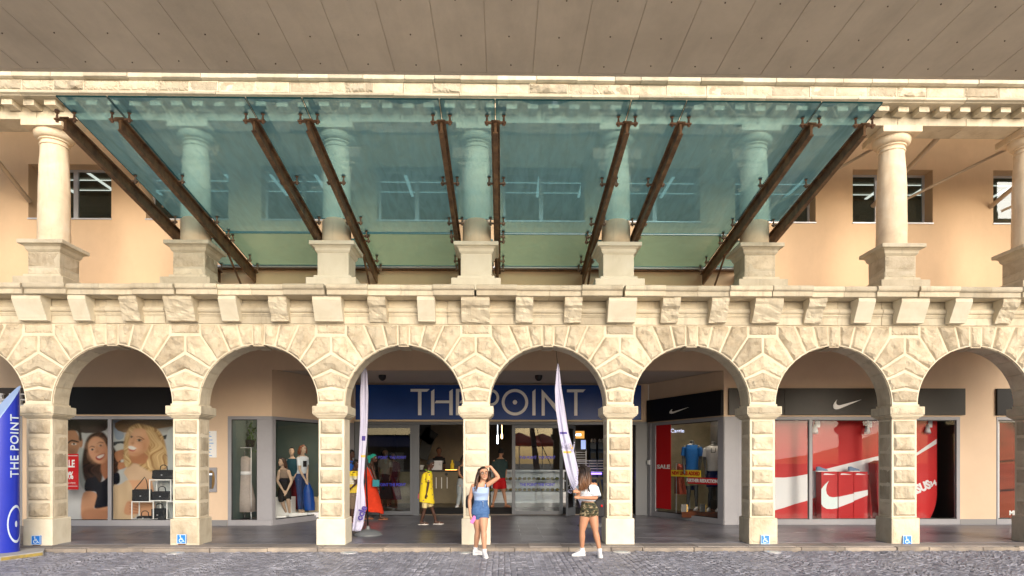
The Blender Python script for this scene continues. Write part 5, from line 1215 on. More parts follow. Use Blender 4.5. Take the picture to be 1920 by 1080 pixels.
# ------------------------------------------------------------------ sports display: backdrop, plinths, shoes
YS = BW+.62
t = empty('window_backdrop', (fx(1540),YS,.16), 'red sports shop backdrop with a giant white swoosh across it', 'display')
b = MB(); b.box(ax(1392,YS), ax(1512,YS), YS-.1, YS-.06, .16, 2.75); b.box(ax(1514,YS), ax(1680,YS), YS, YS+.04, .16, 2.75); rel(b.build('panel', M['red']), t)
def up(pts, y): return [(at(u,v,y).x, at(u,v,y).z) for u,v in pts]
b = MB(); flat(b, up([(1392,905),(1420,898),(1450,895.3),(1470,895.5),(1490,893.5),(1514,889),(1514,938.5),(1490,945),(1470,952),(1450,957.5),(1392,966)], YS-.1), YS-.108, YS-.102); rel(b.build('swoosh', M['soft_white']), t)
b = MB(); flat(b, up([(1514.5,885),(1527,883),(1550,879),(1590,869),(1630,859),(1668,850),(1668,874),(1630,889),(1600,896),(1560,900),(1528,933),(1514.5,937)], YS), YS-.008, YS-.002); rel(b.build('swoosh', M['soft_white']), t)
YP = BW+.26
def shoe_prop(u, v, Y, label):
    p = at(u, v, Y); t = empty('sports_shoe', p, label, 'shoe', 'blue sports shoes on the plinths'); b = MB(); m = M.setdefault('shoe_blue', mat('grey blue mesh shoe', (.16,.25,.40), .6, bump=.3, bscale=80))
    b.loft([[(x, wd*math.cos(2*PI*k/12), .02+h*(.5+.5*math.sin(2*PI*k/12))) for k in range(12)] for x, wd, h in ((-.15,.01,.06),(-.14,.035,.11),(-.07,.04,.115),(0,.042,.085),(.08,.045,.06),(.13,.03,.045),(.15,.008,.03))]); b.build('upper', m, t, smooth='all')
    b = MB(); b.loft([[(x, y, z) for x,y in ((-.155,0),(-.12,.04),(0,.045),(.1,.047),(.155,0),(.1,-.047),(0,-.045),(-.12,-.04))] for z in (0,.024)]); b.build('sole', M['soft_white'], t)
for k, (a_, c_, cut) in enumerate(((1540,1570.5,0),(1572,1600.5,1),(1601,1627,2))):
    Yk = YP+(.02 if k else 0); p, q = at(a_,884.5,Yk), at(c_,975,Yk)
    t = empty('display_plinth', ((p.x+q.x)/2, Yk, .16), ('left red display plinth with the hook of a white swoosh','middle red display plinth with part of a white swoosh','right red display plinth with the tip of a white swoosh')[k], 'plinth', 'red display plinths')
    b = MB(); b.box(p.x, q.x, Yk, Yk+.3, .161, p.z); rel(b.build('box', M['red2'], bevel=.006), t)
    pl = {0:[(1540,917),(1546,909),(1554,901.5),(1550,910),(1548.5,918),(1550,926),(1555,931),(1562,932.5),(1570.5,931.5),(1570.5,952.5),(1560,954.5),(1550,954),(1543,950),(1540,945)],1:[(1572,931.5),(1600.5,925.5),(1600.5,940.5),(1572,951.5)],2:[(1601,923.5),(1627,918.5),(1627,928.5),(1601,939)]}[k]
    b = MB(); flat(b, up(pl, Yk), Yk-.006, Yk-.001); rel(b.build('swoosh', mat('pale swoosh vinyl', (.62,.72,.74), .4) if k == 0 else M['soft_white']), t)
    b = MB(); z = at(1585,889,Yk).z; m = (p.x+q.x)/2; w_ = (q.x-p.x)*.38
    flat(b, [(m-w_,z-.018),(m-w_*.4,z-.018),(m+w_,z-.012),(m+w_*.3,z+.004),(m-w_*.3,z+.016),(m-w_*.8,z+.018)], Yk-.004, Yk-.001); rel(b.build('shoe_print', M['soft_white']), t)
shoe_prop(1541, 884.5, YP+.12, 'blue running shoe on the left red plinth, toe to the right'); shoe_prop(1601, 884.5, YP+.14, 'grey blue running shoe lying on the two right plinths')
YT = BW+.5
t = empty('product_banner', (ax(1725,YT),YT,.16), 'tall red banner with slanting white lettering PEGASUS34 beside the right pier', 'banner')
b = MB(); pts = [(1690,787),(1757,787),(1757,925)]+[(1757-15*(k/8)**2, 925+50*k/8) for k in range(1,9)]+[(1690,975)]; flat(b, up(pts, YT), YT, YT+.02); rel(b.build('panel', M['red']), t)
b = MB(); flat(b, up([(1690,853),(1720,848),(1756,823),(1756,832),(1720,853.5),(1690,868)], YT), YT-.006, YT-.001); rel(b.build('swoosh', M['soft_white']), t)
p = at(1712, 921, YT); text('lettering', 'PEGASUS', .30, M['soft_white'], (p.x,YT-.004,p.z), rot=(PI/2,-math.radians(22),0), parent=t, ext=.002, bold=.016, sx=.78)
p = at(1749, 907, YT); text('lettering', '34', .19, M['soft_white'], (p.x,YT-.004,p.z), rot=(PI/2,-math.radians(18),0), parent=t, ext=.002, bold=.008)
b = MB(); flat(b, up([(1640,868),(1652,863),(1655,975),(1648,975)], BW+.2), BW+.2, BW+.5); tag(b.build('display_plinth', M['red2'], bevel=.006), 'slim leaning red display stand against the pier, right of the three plinths', 'plinth', 'red display plinths')
for u, lb in ((1530,'left'),(1627,'middle'),(1740,'right')):
    p = at(u, 806, BW+.5); t = empty('spot_lamp', (p.x,BW+.5,2.99), lb + ' of three pale spot lamps at the top of the sports window', 'lamp', 'spot lamps in the sports window')
    b = MB(); b.box(p.x+.0,p.x+.10,BW+.48,BW+.54,2.52,2.99); rel(b.build('bracket', M['soft_white']), t)
    b = MB(); b.tube([(p.x-.02,BW+.5,2.58),(p.x-.05,BW+.44,2.46),(p.x-.07,BW+.40,2.38)], [.035,.06,.075], 12); rel(b.build('head', M['soft_white'], smooth='all'), t)
# dark red poster at the right edge
YR = BW+.16; xr0, xr1 = ax(1873,YR), ax(2060,YR)
def redp(img, X, Y):
    img[:] = np.array((.17,.028,.018)); n = np.sin(X*.05+3*np.sin(Y*.021))*np.sin(Y*.043+2*np.sin(X*.03)); img *= (1+.22*n)[...,None]; over(img, sm(400-Y,300)*.5, (.26,.06,.02))
    pol(img, X, Y, [(15,-20),(60,-20),(240,300),(240,400),(100,200)], (.012,.008,.008), s=18); pol(img, X, Y, [(0,322),(260,250),(260,266),(0,338)], (.02,.006,.006), curve=False); pol(img, X, Y, [(0,565),(260,512),(260,535),(0,582)], (.02,.006,.006), curve=False); ell(img, X, Y, 180, 60, 80, 60, 20, (.30,.03,.02), s=30, k=.6)
img = paint_poster(60, 110, 0, 0, 280, 800, redp)
o = poster('dark_poster', 'dark rust red poster with black streaks and the white word MERCURIAL, right edge', xr0, xr1, ZG0+.02, ZG1-.05, YR, img)
p = at(1892, 962, YR); q = text('lettering', 'MERCURIAL', .155, M['white'], (p.x,YR-.004,p.z), parent=None, ext=.001, bold=.006, align='LEFT'); q.parent = o
b = MB(); b.box(xr0-.075,xr0-.01,YR-.03,YR+.02,ZG0,ZG1); b.box(xr0-.01,xr1,YR-.03,YR+.02,ZG1-.045,ZG1); q = b.build('frame', M['white']); q.parent = o
# stickers on the angled sports window
def sticker(nm, label, S, u0, u1, z0, z1, m, txt, tsz, tm, y=.015, sx=.75):
    l0, l1 = S.lu(u0), S.lu(u1); t = empty(nm, S.p((l0+l1)/2, y, z0), label, 'sticker', None, S.rz)
    w_ = (l1-l0)/2; b = MB(); b.box(-w_,w_,0,.005,0,z1-z0); b.build('film', m, t)
    q = text('lettering', txt, tsz, tm, (0,-.002,(z1-z0)/2), ext=.001, sx=sx, bold=.007); q.parent = t
lz = lambda u, v: SRT.p(SRT.lu(u),0,0).y
def sz(u, v): return at(u, v, SRT.p(SRT.lu(u),0,0).y).z
sticker('sale_strip', 'tall red strip with small white word SALE on the angled window', SRT, 1229.5, 1257, .31, sz(1243,797), M['red'], 'SALE', .15, M['white'], sx=1.9)
sticker('yellow_strip', 'yellow strip reading NEW LINES ADDED on the angled window', SRT, 1257.5, 1313, sz(1285,894), sz(1285,881.5), M['yellow'], 'NEW LINES ADDED', .135, M['red'], sx=1.0)
sticker('red_strip', 'red strip reading FURTHER REDUCTIONS under the yellow strip', SRT, 1289, 1345.5, sz(1317,908), sz(1317,895.5), M['red'], 'FURTHER REDUCTIONS', .115, M['white'], y=.008, sx=1.05)
p = SRT.p(.075,-.05,1.62); t = empty('wall_switch', p, 'small square white switch box on the grey jamb beside the entrance', 'switch', None, SRT.rz); b = MB(); b.box(-.06,.06,-.02,.05,-.07,.07); b.build('box', M['alu'], t, bevel=.006); b = MB(); b.box(-.045,.045,-.028,-.021,-.055,.055); b.build('plate', M['white'], t)
# ------------------------------------------------------------------ notice and cash machine on the sand wall
p, q = at(366,808,BW), at(406.5,858,BW)
t = empty('wall_notice', ((p.x+q.x)/2,BW-.01,q.z), 'white notice board with short blue lines of print beside the second pier', 'notice')
b = MB(); b.box(p.x,q.x,BW-.02,BW-.001,q.z,p.z); rel(b.build('board', M['white'], bevel=.003), t); b = MB(); M['print_cyan'] = mat('cyan print', (.06,.35,.75), .5)
rnd = random.Random(6)
for v in (811,816,818.5,825,831,836.5,842.5,848,854): z = at(400,v,BW).z; x1 = at(401,v,BW).x-rnd.uniform(0,.10); b.box(p.x+.03,x1,BW-.022,BW-.0205,z-.009,z+.009)
rel(b.build('print_line', M['print_cyan']), t)
p, q = at(352,876.5,BW), at(407.5,922.5,BW)
t = empty('cash_machine', ((p.x+q.x)/2,BW-.02,q.z), 'grey framed cash machine with bronze recess in the wall, half behind the second pier', 'cash machine')
b = MB(); b.box(p.x,q.x,BW-.05,BW-.001,q.z,p.z); rel(b.build('frame', M['grey_frame'], bevel=.008), t)
M['bronze'] = mat('bronze metal', (.30,.19,.08), .3, metal=.7)
b = MB(); r_ = [(385-.0,882),(398,882),(401.5,886),(403,897),(402.5,908),(400,916),(360,916),(360,882)]; flat(b, up(r_, BW-.05), BW-.075, BW-.051); rel(b.build('recess', M['bronze'], bevel=.004), t)
b = MB(); flat(b, up([(362,887),(398,887),(397,915),(362,915)], BW-.075), BW-.082, BW-.076); rel(b.build('fascia', M['dark_frame']), t)
b = MB(); flat(b, up([(370,887.5),(398,887.5),(398,891),(370,891)], BW-.08), BW-.088, BW-.083); rel(b.build('lit_keys', mat('lit panel', (.6,.65,.7), .4, emit=(.6,.68,.8), es=.6)), t)
# ------------------------------------------------------------------ access signs on the piers
M['sign_blue'] = mat('bright blue sign', (.02,.20,.72), .35); M['sign_white'] = mat('pale sign symbol', (.66,.80,.90), .35)
def access_sign(u, v, label):
    y = YF-.046; p = at(u, v, y); t = empty('access_sign', (p.x, y, p.z-.08), label, 'sign', 'blue wheelchair signs on the pier feet')
    b = MB(); b.box(-.085,.085,-.02,.012,0,.17); b.build('plate', M['sign_blue'], t, bevel=.004)
    b = MB()
    for bx_ in ((-.085,-.077,0,.17),(.077,.085,0,.17),(-.077,.077,0,.008),(-.077,.077,.162,.17)): b.box(bx_[0],bx_[1],-.024,-.0205,bx_[2],bx_[3])
    b.build('border', M['sign_white'], t)
    b = MB(); b.tube([(-.02,-.0215,.142),(-.02,-.025,.142)], .013, 10)
    for a0, a1 in (((-.018,.125),(-.010,.075)),((-.012,.102),(.022,.100)),((-.010,.076),(.026,.074)),((.026,.074),(.043,.038)),((.043,.038),(.058,.044))):
        d = (V(a1)-V(a0)).normalized()*.0065
        b.prism([(a0[0]-d.y,a0[1]+d.x),(a1[0]-d.y,a1[1]+d.x),(a1[0]+d.y,a1[1]-d.x),(a0[0]+d.y,a0[1]-d.x)], 'y', -.025, -.021)
    pts = [(-.008+.038*math.cos(a), .058+.038*math.sin(a)) for a in [math.radians(115+20*k) for k in range(12)]]; ins = [(-.008+.027*math.cos(a), .058+.027*math.sin(a)) for a in [math.radians(115+20*k) for k in range(12)]]
    for k in range(11): b.prism([pts[k],pts[k+1],ins[k+1],ins[k]], 'y', -.025, -.021)
    b.build('wheelchair_symbol', M['sign_white'], t)
    b = MB(); b.box(-.065,.065,-.012,.012,-.03,-.001); b.build('bracket', M['rust'], t)
for u, v, lb in ((68.5,1013,'blue wheelchair sign on the foot of the first pier, by the blue pillar'),(341,1011,'blue wheelchair sign on the foot of the second pier from the left'),(1434,1012,'blue wheelchair sign on the pier between the angled and the red shop window'),(1700,1013,'blue wheelchair sign on the pier that cuts the red shop window')): access_sign(u, v, lb)
# ------------------------------------------------------------------ blue totem at the left edge
M['totem'] = mat('glossy royal blue', (.018,.035,.42), .22, var=.1, scale=1); M['totem_top'] = mat('pale blue panel', (.30,.45,.78), .3); M['totem_print'] = mat('silver blue print', (.50,.58,.72), .35)
TY = 11.75; xr = at(33,865,TY).x; RX, RY = .62, .34; tcx = xr-RX
t = empty('info_pillar', (tcx, TY, .09), 'glossy royal blue pillar with slanting top and THE POINT written up its side', 'pillar')
def ztop(x): return at(0,822,TY).z+(x-at(0,822,TY).x)*(at(36,740,TY).z-at(0,822,TY).z)/(at(36,740,TY).x-at(0,822,TY).x)
n = 48; ring = [(tcx+RX*math.cos(2*PI*k/n), TY+RY*math.sin(2*PI*k/n)) for k in range(n)]
def zt2(x, y): return 2.14+.70*(x-tcx)/RX+.45*(y-TY)/RY
b = MB(); b.loft([[(x,y,.075) for x,y in ring],[(x,y,zt2(x,y)) for x,y in ring]], cap=False); b.add([(x,y,.075) for x,y in ring],[tuple(range(n))]); rel(b.build('body', M['totem'], smooth=True, angle=30), t)
b = MB(); vs = [(tcx+(x-tcx)*1.012, TY+(y-TY)*1.012, zt2(x,y)) for x,y in ring]; b.loft([[(x,y,z+.001) for x,y,z in vs],[(x,y,z+.018) for x,y,z in vs]]); rel(b.build('slanted_top', M['totem_top']), t)
def on_totem(u, out=.006):
    k = ax(u, 1.0); lo, hi = -PI, 0
    best = min((abs((tcx+RX*math.cos(-PI*j/400))/(TY+RY*math.sin(-PI*j/400))-k), j) for j in range(0,380)); a = -PI*best[1]/400
    return a
a = on_totem(27.5); nx_, ny_ = math.cos(a)/RX, math.sin(a)/RY; l_ = math.hypot(nx_,ny_); nx_, ny_ = nx_/l_, ny_/l_
p = V((tcx+RX*math.cos(a)+nx_*.006, TY+RY*math.sin(a)+ny_*.006, at(28,836,TY-.1).z))
q = text('lettering', 'THE POINT', .20, M['totem_print'], p, ext=.003, bold=.002, sx=1.0, space=1.1)
q.rotation_euler = (Matrix.Rotation(math.atan2(ny_,nx_)+PI/2,3,'Z') @ Matrix.Rotation(PI/2,3,'X') @ Matrix.Rotation(PI/2,3,'Z')).to_euler(); q.scale = (1.0,1,1); rel(q, t)
b = MB(); cz_ = at(30,983,TY-.1).z; ac = on_totem(36)
def tp_(a_, z, o=.004): return (tcx+(RX+o)*math.cos(a_), TY+(RY+o)*math.sin(a_), z)
for k in range(28):
    th0, th1 = 2*PI*k/28, 2*PI*(k+1)/28; q4 = []
    for th, r in ((th0,.33),(th1,.33),(th1,.285),(th0,.285)): q4.append(tp_(-.10+ r*math.cos(th)*1.15, cz_+r*math.sin(th)))
    b.add(q4,[(0,1,2,3)])
for k in range(12): b.add([tp_(-.10,cz_), tp_(-.10+.055*math.cos(2*PI*k/12)*1.15,cz_+.055*math.sin(2*PI*k/12)), tp_(-.10+.055*math.cos(2*PI*(k+1)/12)*1.15,cz_+.055*math.sin(2*PI*(k+1)/12))],[(0,1,2)])
rel(b.build('ring_emblem', M['totem_print'], smooth='all'), t)
b = MB(); b.prism([(tcx-1.0,TY-.78),(at(5,1050,11.2).x,11.12),(at(78,1038,11.75).x,11.80),(at(84,1030,12.2).x,12.2),(tcx-1.0,12.2)], 'z', -.02, .075); rel(b.build('base', mat('pale concrete base', (.42,.41,.40), .8, var=.2, scale=3), bevel=.008), t)
b = MB(); p0, p1 = V((at(5,1050,11.2).x,11.12,.02)), V((at(78,1038,11.75).x,11.80,.02)); dd = (p1-p0).normalized(); nn = V((dd.y,-dd.x,0)); b.bar(p0+dd*.03+nn*.004+V((0,0,.012)), p1-dd*.02+nn*.004+V((0,0,.012)), .006, .05); rel(b.build('yellow_stripe', mat('worn yellow paint', (.50,.36,.06), .7, c2=(.25,.2,.1), scale=8)), t)
# ------------------------------------------------------------------ banners
M['flag'] = mat('white banner cloth', (.52,.51,.66), .8, var=.05, scale=5); M['purple'] = mat('purple print', (.07,.045,.26), .7); M['orange'] = mat('ochre print', (.75,.45,.10), .7); M['grey_print'] = mat('grey violet print', (.38,.37,.52), .7)
bt = M['flag'].node_tree; bb = bt.nodes['Principled BSDF']; bb.inputs['Transmission Weight'].default_value = 0
def banner(label, outline, Y, bands, folds, seed, ybend):
    """outline: rows (v, u_left, u_right) of the hanging cloth; a folded sheet built row by row"""
    t = empty('banner_flag', (ax((outline[-1][1]+outline[-1][2])/2, Y), Y, ZP), label, 'banner')
    N_, rows = 17, []
    vs_ = np.linspace(outline[0][0], outline[-1][0], 70)
    ul = np.interp(vs_, [o[0] for o in outline], [o[1] for o in outline]); ur = np.interp(vs_, [o[0] for o in outline], [o[2] for o in outline])
    b = MB(); grid = []
    for r, v in enumerate(vs_):
        row = []
        for c in range(N_):
            k = c/(N_-1); w_ = (ur[r]-ul[r])/97
            y = Y + folds*min(1,w_*3)*(math.sin(k*9+v*.012+seed)+.5*math.sin(k*17-v*.02)) + ybend(v)
            q = at(ul[r]+(ur[r]-ul[r])*k, v, y); row.append((q.x, y, q.z))
        grid.append(row)
    for row in grid: b.v += row
    for r in range(len(vs_)-1):
        v = (vs_[r]+vs_[r+1])/2; mi = 0
        for c in range(N_-1):
            mi = 0; k = (c+.5)/(N_-1)
            for (va, vb_, k0, k1, m) in bands:
                if va <= v <= vb_ and k0 <= k <= k1: mi = m
            b.f.append((r*N_+c,r*N_+c+1,(r+1)*N_+c+1,(r+1)*N_+c)); b.m.append(mi)
    o = b.build('cloth', [M['flag'],M['purple'],M['orange']], smooth='all', fix=False); rel(o, t)
    s_ = o.modifiers.new('thick','SOLIDIFY'); s_.thickness = .004
    return t, o
YB1 = 14.1
t, o = banner('narrow white banner hanging folded beside the woman in red, purple marks at its foot', [(688,682.5,685.5),(700,677.5,689),(740,675,690.5),(790,675.5,689.5),(822,674,688),(860,672.5,684.5),(905,670.5,681.5),(930,668,684.5),(955,665,686),(985,661,681),(996,660.5,676)], YB1, [(819.5,825.5,.3,.8,1),(853.5,859.5,.32,1,2)], .035, 1, lambda v: 0)
for s_, u, v, sz_, r_ in (('ccle',678,962,.20,68),):
    p = at(u,v,YB1-.09); text('print', s_, sz_, M['purple'], p, rot=(PI/2,-math.radians(r_),0), parent=t, ext=.002, bold=.008)
def flagpole(t, pts, rad, base):
    b = MB(); b.tube(pts, rad, 8); rel(b.build('pole', M['black'], smooth='all'), t)
    b = MB(); b.lathe([(.30,ZP+.002),(.30,ZP+.03),(.26,ZP+.07),(.16,ZP+.11),(.05,ZP+.13),(.03,ZP+.2)], base, 28); rel(b.build('foot', mat('grey banner foot', (.12,.13,.14), .5), smooth=True), t)
p0 = at(684,690,YB1); flagpole(t, [(ax(690,14.3),14.3,ZP+.1),(ax(686,14.2),14.2,1.6),(ax(684.5,14.15),14.15,2.8),(p0.x,14.12,p0.z)], [.018,.016,.012,.006], (ax(690,14.3),14.3,0))
YB2 = 13.4
t, o = banner('white banner being pulled aside by the woman in camouflage shorts, purple and ochre bands', [(682,1045.5,1047),(690,1044,1048.5),(730,1040.5,1053),(765,1041.5,1059),(812,1048.5,1066),(850,1055,1077),(880,1061,1084),(900,1067,1087),(920,1076,1088),(945,1087,1094),(958,1092,1095)], YB2, [(811,815.8,.05,.8,1),(845.5,850.5,.05,.75,2),(835,840,.82,1,2)], .05, 2, lambda v: -1.45*max(0,(v-780)/170)**1.6)
p = at(1066,834,YB2-.35); text('print', 'yoj', .22, M['grey_print'], p, rot=(PI/2,math.radians(8),0), parent=t, ext=.002, sx=1)
p = at(1079,903,YB2-1.2); text('print', 'EVERYDAY', .10, M['grey_print'], p, rot=(PI/2,-math.radians(62),0), parent=t, ext=.002)
pa, pb = at(1042,652,YB2), at(1046,684,YB2); flagpole(t, [(ax(1106,16.2),16.2,ZP+.1),(ax(1090,15.6),15.6,1.2),(ax(1068,14.6),14.6,2.2),(pb.x,YB2+.03,pb.z),(pa.x,YB2,pa.z)], [.02,.018,.014,.007,.004], (ax(1106,16.2),16.2,0))
# ------------------------------------------------------------------ people
M['sneaker'] = mat('white canvas', (.74,.74,.77), .75, bump=.1, bscale=60); M['bag_black'] = mat('black nylon bag', (.01,.01,.013), .7, bump=.3, bscale=20)
FEM_ARM = [.047,.043,.040,.034,.036,.030,.022]; FEM_LEG = [.088,.085,.068,.050,.055,.045,.033]
def arm_path(s, e, w): s, e, w = V3(s), V3(e), V3(w); return [s, s.lerp(e,.4), s.lerp(e,.8), e, e.lerp(w,.25), e.lerp(w,.6), w]
class Fig:
    def __init__(s, u, Y, z0, label, cat='person', name='person', grp=None):
        s.Y = Y; s.o = V((ax(u,Y), Y, z0)); s.root = empty(name, s.o, label, cat, grp)
        s.tr = []; s.arms = []; s.legs = []; s.head = None; s.k = FPX/Y
    def P(s, u, v, dy=0):
        p = at(u, v, s.Y+dy)-s.o; return V((p.x, dy, p.z))
    def trunk(s, rows, dy=0):
        for r in rows:
            p = s.P(r[0], r[1], 0); s.tr.append((p.x, (r[5] if len(r) > 5 else 0)+dy, p.z, r[2], r[3], r[4] if len(r) > 4 else 0))
        return s
    def body(s, m, vox=.009, headless=False, arm_r=FEM_ARM, leg_r=FEM_LEG, hands=True, neck=.047):
        b = MB(); trunk(b, s.tr)
        for a in s.arms:
            pth = arm_path(*a['j']); limb(b, pth, [r*a.get('f',1) for r in arm_r])
            if hands: hand(b, pth[-1], a.get('fd', pth[-1]-pth[3]), a.get('pn',(0,1,-.2)), a.get('ts',1), a.get('hs',.92), a.get('curl',.35))
        for l in s.legs: limb(b, leg_path(*l), [r*s.lf for r in leg_r] if hasattr(s,'lf') else leg_r)
        if s.head:
            t = V(s.tr[0][:3]); b.tube([t-V((0,0,.05)), t.lerp(s.head.p(0,.08,-.3),.5), s.head.p(0,.06,-.22)], [neck*1.15,neck,neck], 12, True)
            if not headless: s.head.build(b)
        o = b.build('body', m, s.root); remesh(o, vox, 3); s.b = o; return o
    def top(s, name, m, i0, i1, grow=.010, sleeves=None, vox=.010, it=3, extra=None, flare=0):
        b = MB(); rows = s.tr[i0:i1]; n = len(rows); trunk(b, [(r[0],r[1],r[2],r[3]+grow+flare*k/(max(1,n-1)),r[4]+grow+flare*k/(max(1,n-1)),r[5]) for k,r in enumerate(rows)])
        for q in (sleeves or []):
            a = s.arms[q[0]]; limb(b, arm_path(*a['j']), [r*a.get('f',1)+q[3] for r in FEM_ARM], grow=.001, t0=q[1], t1=q[2])
        if extra: extra(b)
        o = b.build(name, m, s.root); remesh(o, vox, it); return o
    def shorts(s, name, m, i0, t1, grow=.012, vox=.010, i1=None, flare=0, leg_r=FEM_LEG):
        b = MB(); trunk(b, s.tr[i0:i1], grow)
        for l in s.legs:
            f = getattr(s,'lf',1); limb(b, leg_path(*l), [r*f+flare*min(1,k/2) for k,r in enumerate(leg_r)], grow=grow, t0=0, t1=t1)
        o = b.build(name, m, s.root); remesh(o, vox, 3); return o
    def shoe_at(s, k, toe, m, sole=.0, **kw): return shoe(s.root, s.legs[k][2], toe, sole, m, **kw)
def foot(f, k, toe, m, nm='sandal', sole_z=0, strap=True):
    """bare foot in a sandal"""
    a, t = V(f.legs[k][2]), V3(toe); b = MB(); d = V((t.x-a.x,t.y-a.y,0)).normalized(); s_ = d.cross(V((0,0,1)))
    b.tube([a, V((a.x,a.y,sole_z+.06))-d*.02, V((a.x,a.y,sole_z+.045))+d*.06, V((a.x,a.y,sole_z+.03))+d*.17], [.033,.04,.038,.026], 10, True)
    o = b.build('foot', f.b.data.materials[0], f.root); remesh(o, .01, 2)
    h = V((a.x,a.y,0)); b = MB(); b.loft([[tuple(q+V((0,0,sole_z+z))) for q in (h-d*.075, h-d*.05+s_*.035, h+d*.06+s_*.04, h+d*.17+s_*.035, h+d*.20, h+d*.17-s_*.035, h+d*.06-s_*.04, h-d*.05-s_*.035)] for z in (0,.018)])
    if strap:
        b.tube([h+d*.09+s_*.045+V((0,0,sole_z+.02)), h+d*.10+V((0,0,sole_z+.075)), h+d*.09-s_*.045+V((0,0,sole_z+.02))], .011, 6, flat=.5)
    o = b.build(nm, m, f.root)
# --- woman with her hand on her head
Y = 11.6
f = Fig(900, Y, 0, 'woman with glasses in pale blue top and denim shorts, hand on her head')
H = f.head = Head(f.P(906.8,887.3,-.02), .222, yaw=.22, pitch=.05, roll=-.10)
f.trunk([(904,904.5,.052,.052,.1),(900.5,908.5,.115,.062,.1),(900.5,913,.138,.080,.1),(901,919,.137,.100,.1,-.01),(901.5,924,.132,.112,.1,-.02),(901.8,931,.118,.092,.1),(901.5,939,.108,.083,.1),(901,946,.122,.092,.1),(900.7,955,.150,.108,.1),(900.7,963,.150,.108,.1),(901,969,.11,.08,.1)])
f.arms = [dict(j=(f.P(887.5,911.5), f.P(880.2,938,.03), f.P(881.5,965,-.03)), fd=(.25,-.15,-1), pn=(1,.2,.1), ts=-1, curl=.7, f=.95),
          dict(j=(f.P(913,910), f.P(935.2,895,-.03), f.P(919.5,874.6,-.02)), fd=(-1,.12,-.02), pn=(.05,.1,-1), ts=1, curl=.5, f=.95)]
f.legs = [(f.P(895.5,964,.01), f.P(896,996,.06), f.P(891.8,1027.5,.16)), (f.P(906,964), f.P(906.8,996,-.07), f.P(908.2,1030,-.10))]
f.body(M['skin_light'], .0075); H.face(f.root, browmat=M['hair_brown'], glasses=True, smile=True)
M['top_blue'] = cloth('pale blue ribbed cotton', (.38,.50,.76)); M['denim'] = cloth('blue denim', (.09,.18,.38), c2=(.05,.11,.26), scale=22, bump=.4)
def straps(b):
    for u0, v0, u1, v1 in ((892,914,891,908.5),(909.5,914,910.5,908)):
        b.tube([f.P(u0,v0,-.09), f.P((u0+u1)/2,(v0+v1)/2-1.5,-.06), f.P(u1,v1-1.5,0), f.P(u1,v1+2,.06), f.P(u0,v0,.08)], .012, 8)
f.top('camisole', M['top_blue'], 2, 7, .009, extra=straps, vox=.008)
f.shorts('denim_shorts', M['denim'], 6, .12, .011, vox=.008)
b = MB(); w_ = V(f.tr[6][:3]); trunk(b, [(f.tr[6][0],0,f.tr[6][2]+.012,f.tr[6][3]+.016,f.tr[6][4]+.016,.1),(f.tr[6][0],0,f.tr[6][2]-.018,f.tr[6][3]+.018,f.tr[6][4]+.018,.1)]); b.build('waistband', M['denim'], f.root, smooth=True)
b = MB(); b.ball(tuple(f.P(905.5,940.5,-.105)), (.008,.005,.008), 8, 5); b.build('button', M['alu'], f.root)
b = MB(); b.box(-.003,.003,-.004,.004,0,.085); b.xf(Matrix.Translation(f.P(906,950,-.118))); b.build('fly_seam', mat('pale seam', (.25,.33,.5), .8), f.root)
b = MB(); skull_cap(b, H, low=-.22, grow=.055, front=.36); locks(b, H, 46, .33, 3, spread=.035, a0=.1, a1=PI+.35, rad=.014, wave=.018)
o = b.build('hair', M['hair_brown'], f.root); remesh(o, .009, 1, .4)
b = MB(); locks(b, H, 26, .34, 13, spread=.05, a0=PI*.75, a1=PI*1.12, rad=.013, wave=.02, fwd=-.05); o = b.build('hair_locks', M['hair_brown'], f.root, smooth='all')
b = MB(); P_ = f.P(884,941,.15); b.loft([[(P_.x+x*k, P_.y+y*k, P_.z+z) for x,y in ((-.10,-.06),(.10,-.07),(.12,.0),(.10,.07),(-.10,.06))] for k,z in ((.8,-.11),(1,-.09),(1.02,.03),(.9,.10),(.6,.125))]); bg_ = b.build('backpack', M['bag_black'], f.root, bevel=.02)
b = MB(); b.tube([f.P(888,950,.1), f.P(889.5,930,-.02), f.P(890.5,916,-.085), f.P(891,909.5,-.04), f.P(891,909,.05), f.P(888,925,.14)], .013, 6, flat=.5); b.tube([f.P(912,914,-.07), f.P(910.5,906.5,-.03), f.P(909,909,.06)], .012, 6, flat=.5); b.build('strap', M['bag_black'], bg_)
b = MB(); b.box(-.036,.036,-.005,.005,-.07,.07); b.xf(Matrix.Translation(f.P(887.5,974.5,-.075)) @ Matrix.Rotation(.5,4,'Y') @ Matrix.Rotation(.5,4,'Z')); ph = tag(b.build('phone', mat('pink phone case', (.85,.22,.55), .4), None, bevel=.006), 'pink phone held low by the woman with glasses', 'phone'); ph.location = f.o
f.shoe_at(0, f.P(906,1041,.20), M['sneaker'], 0.0); f.shoe_at(1, f.P(913,1047,-.32), M['sneaker'], 0.0)
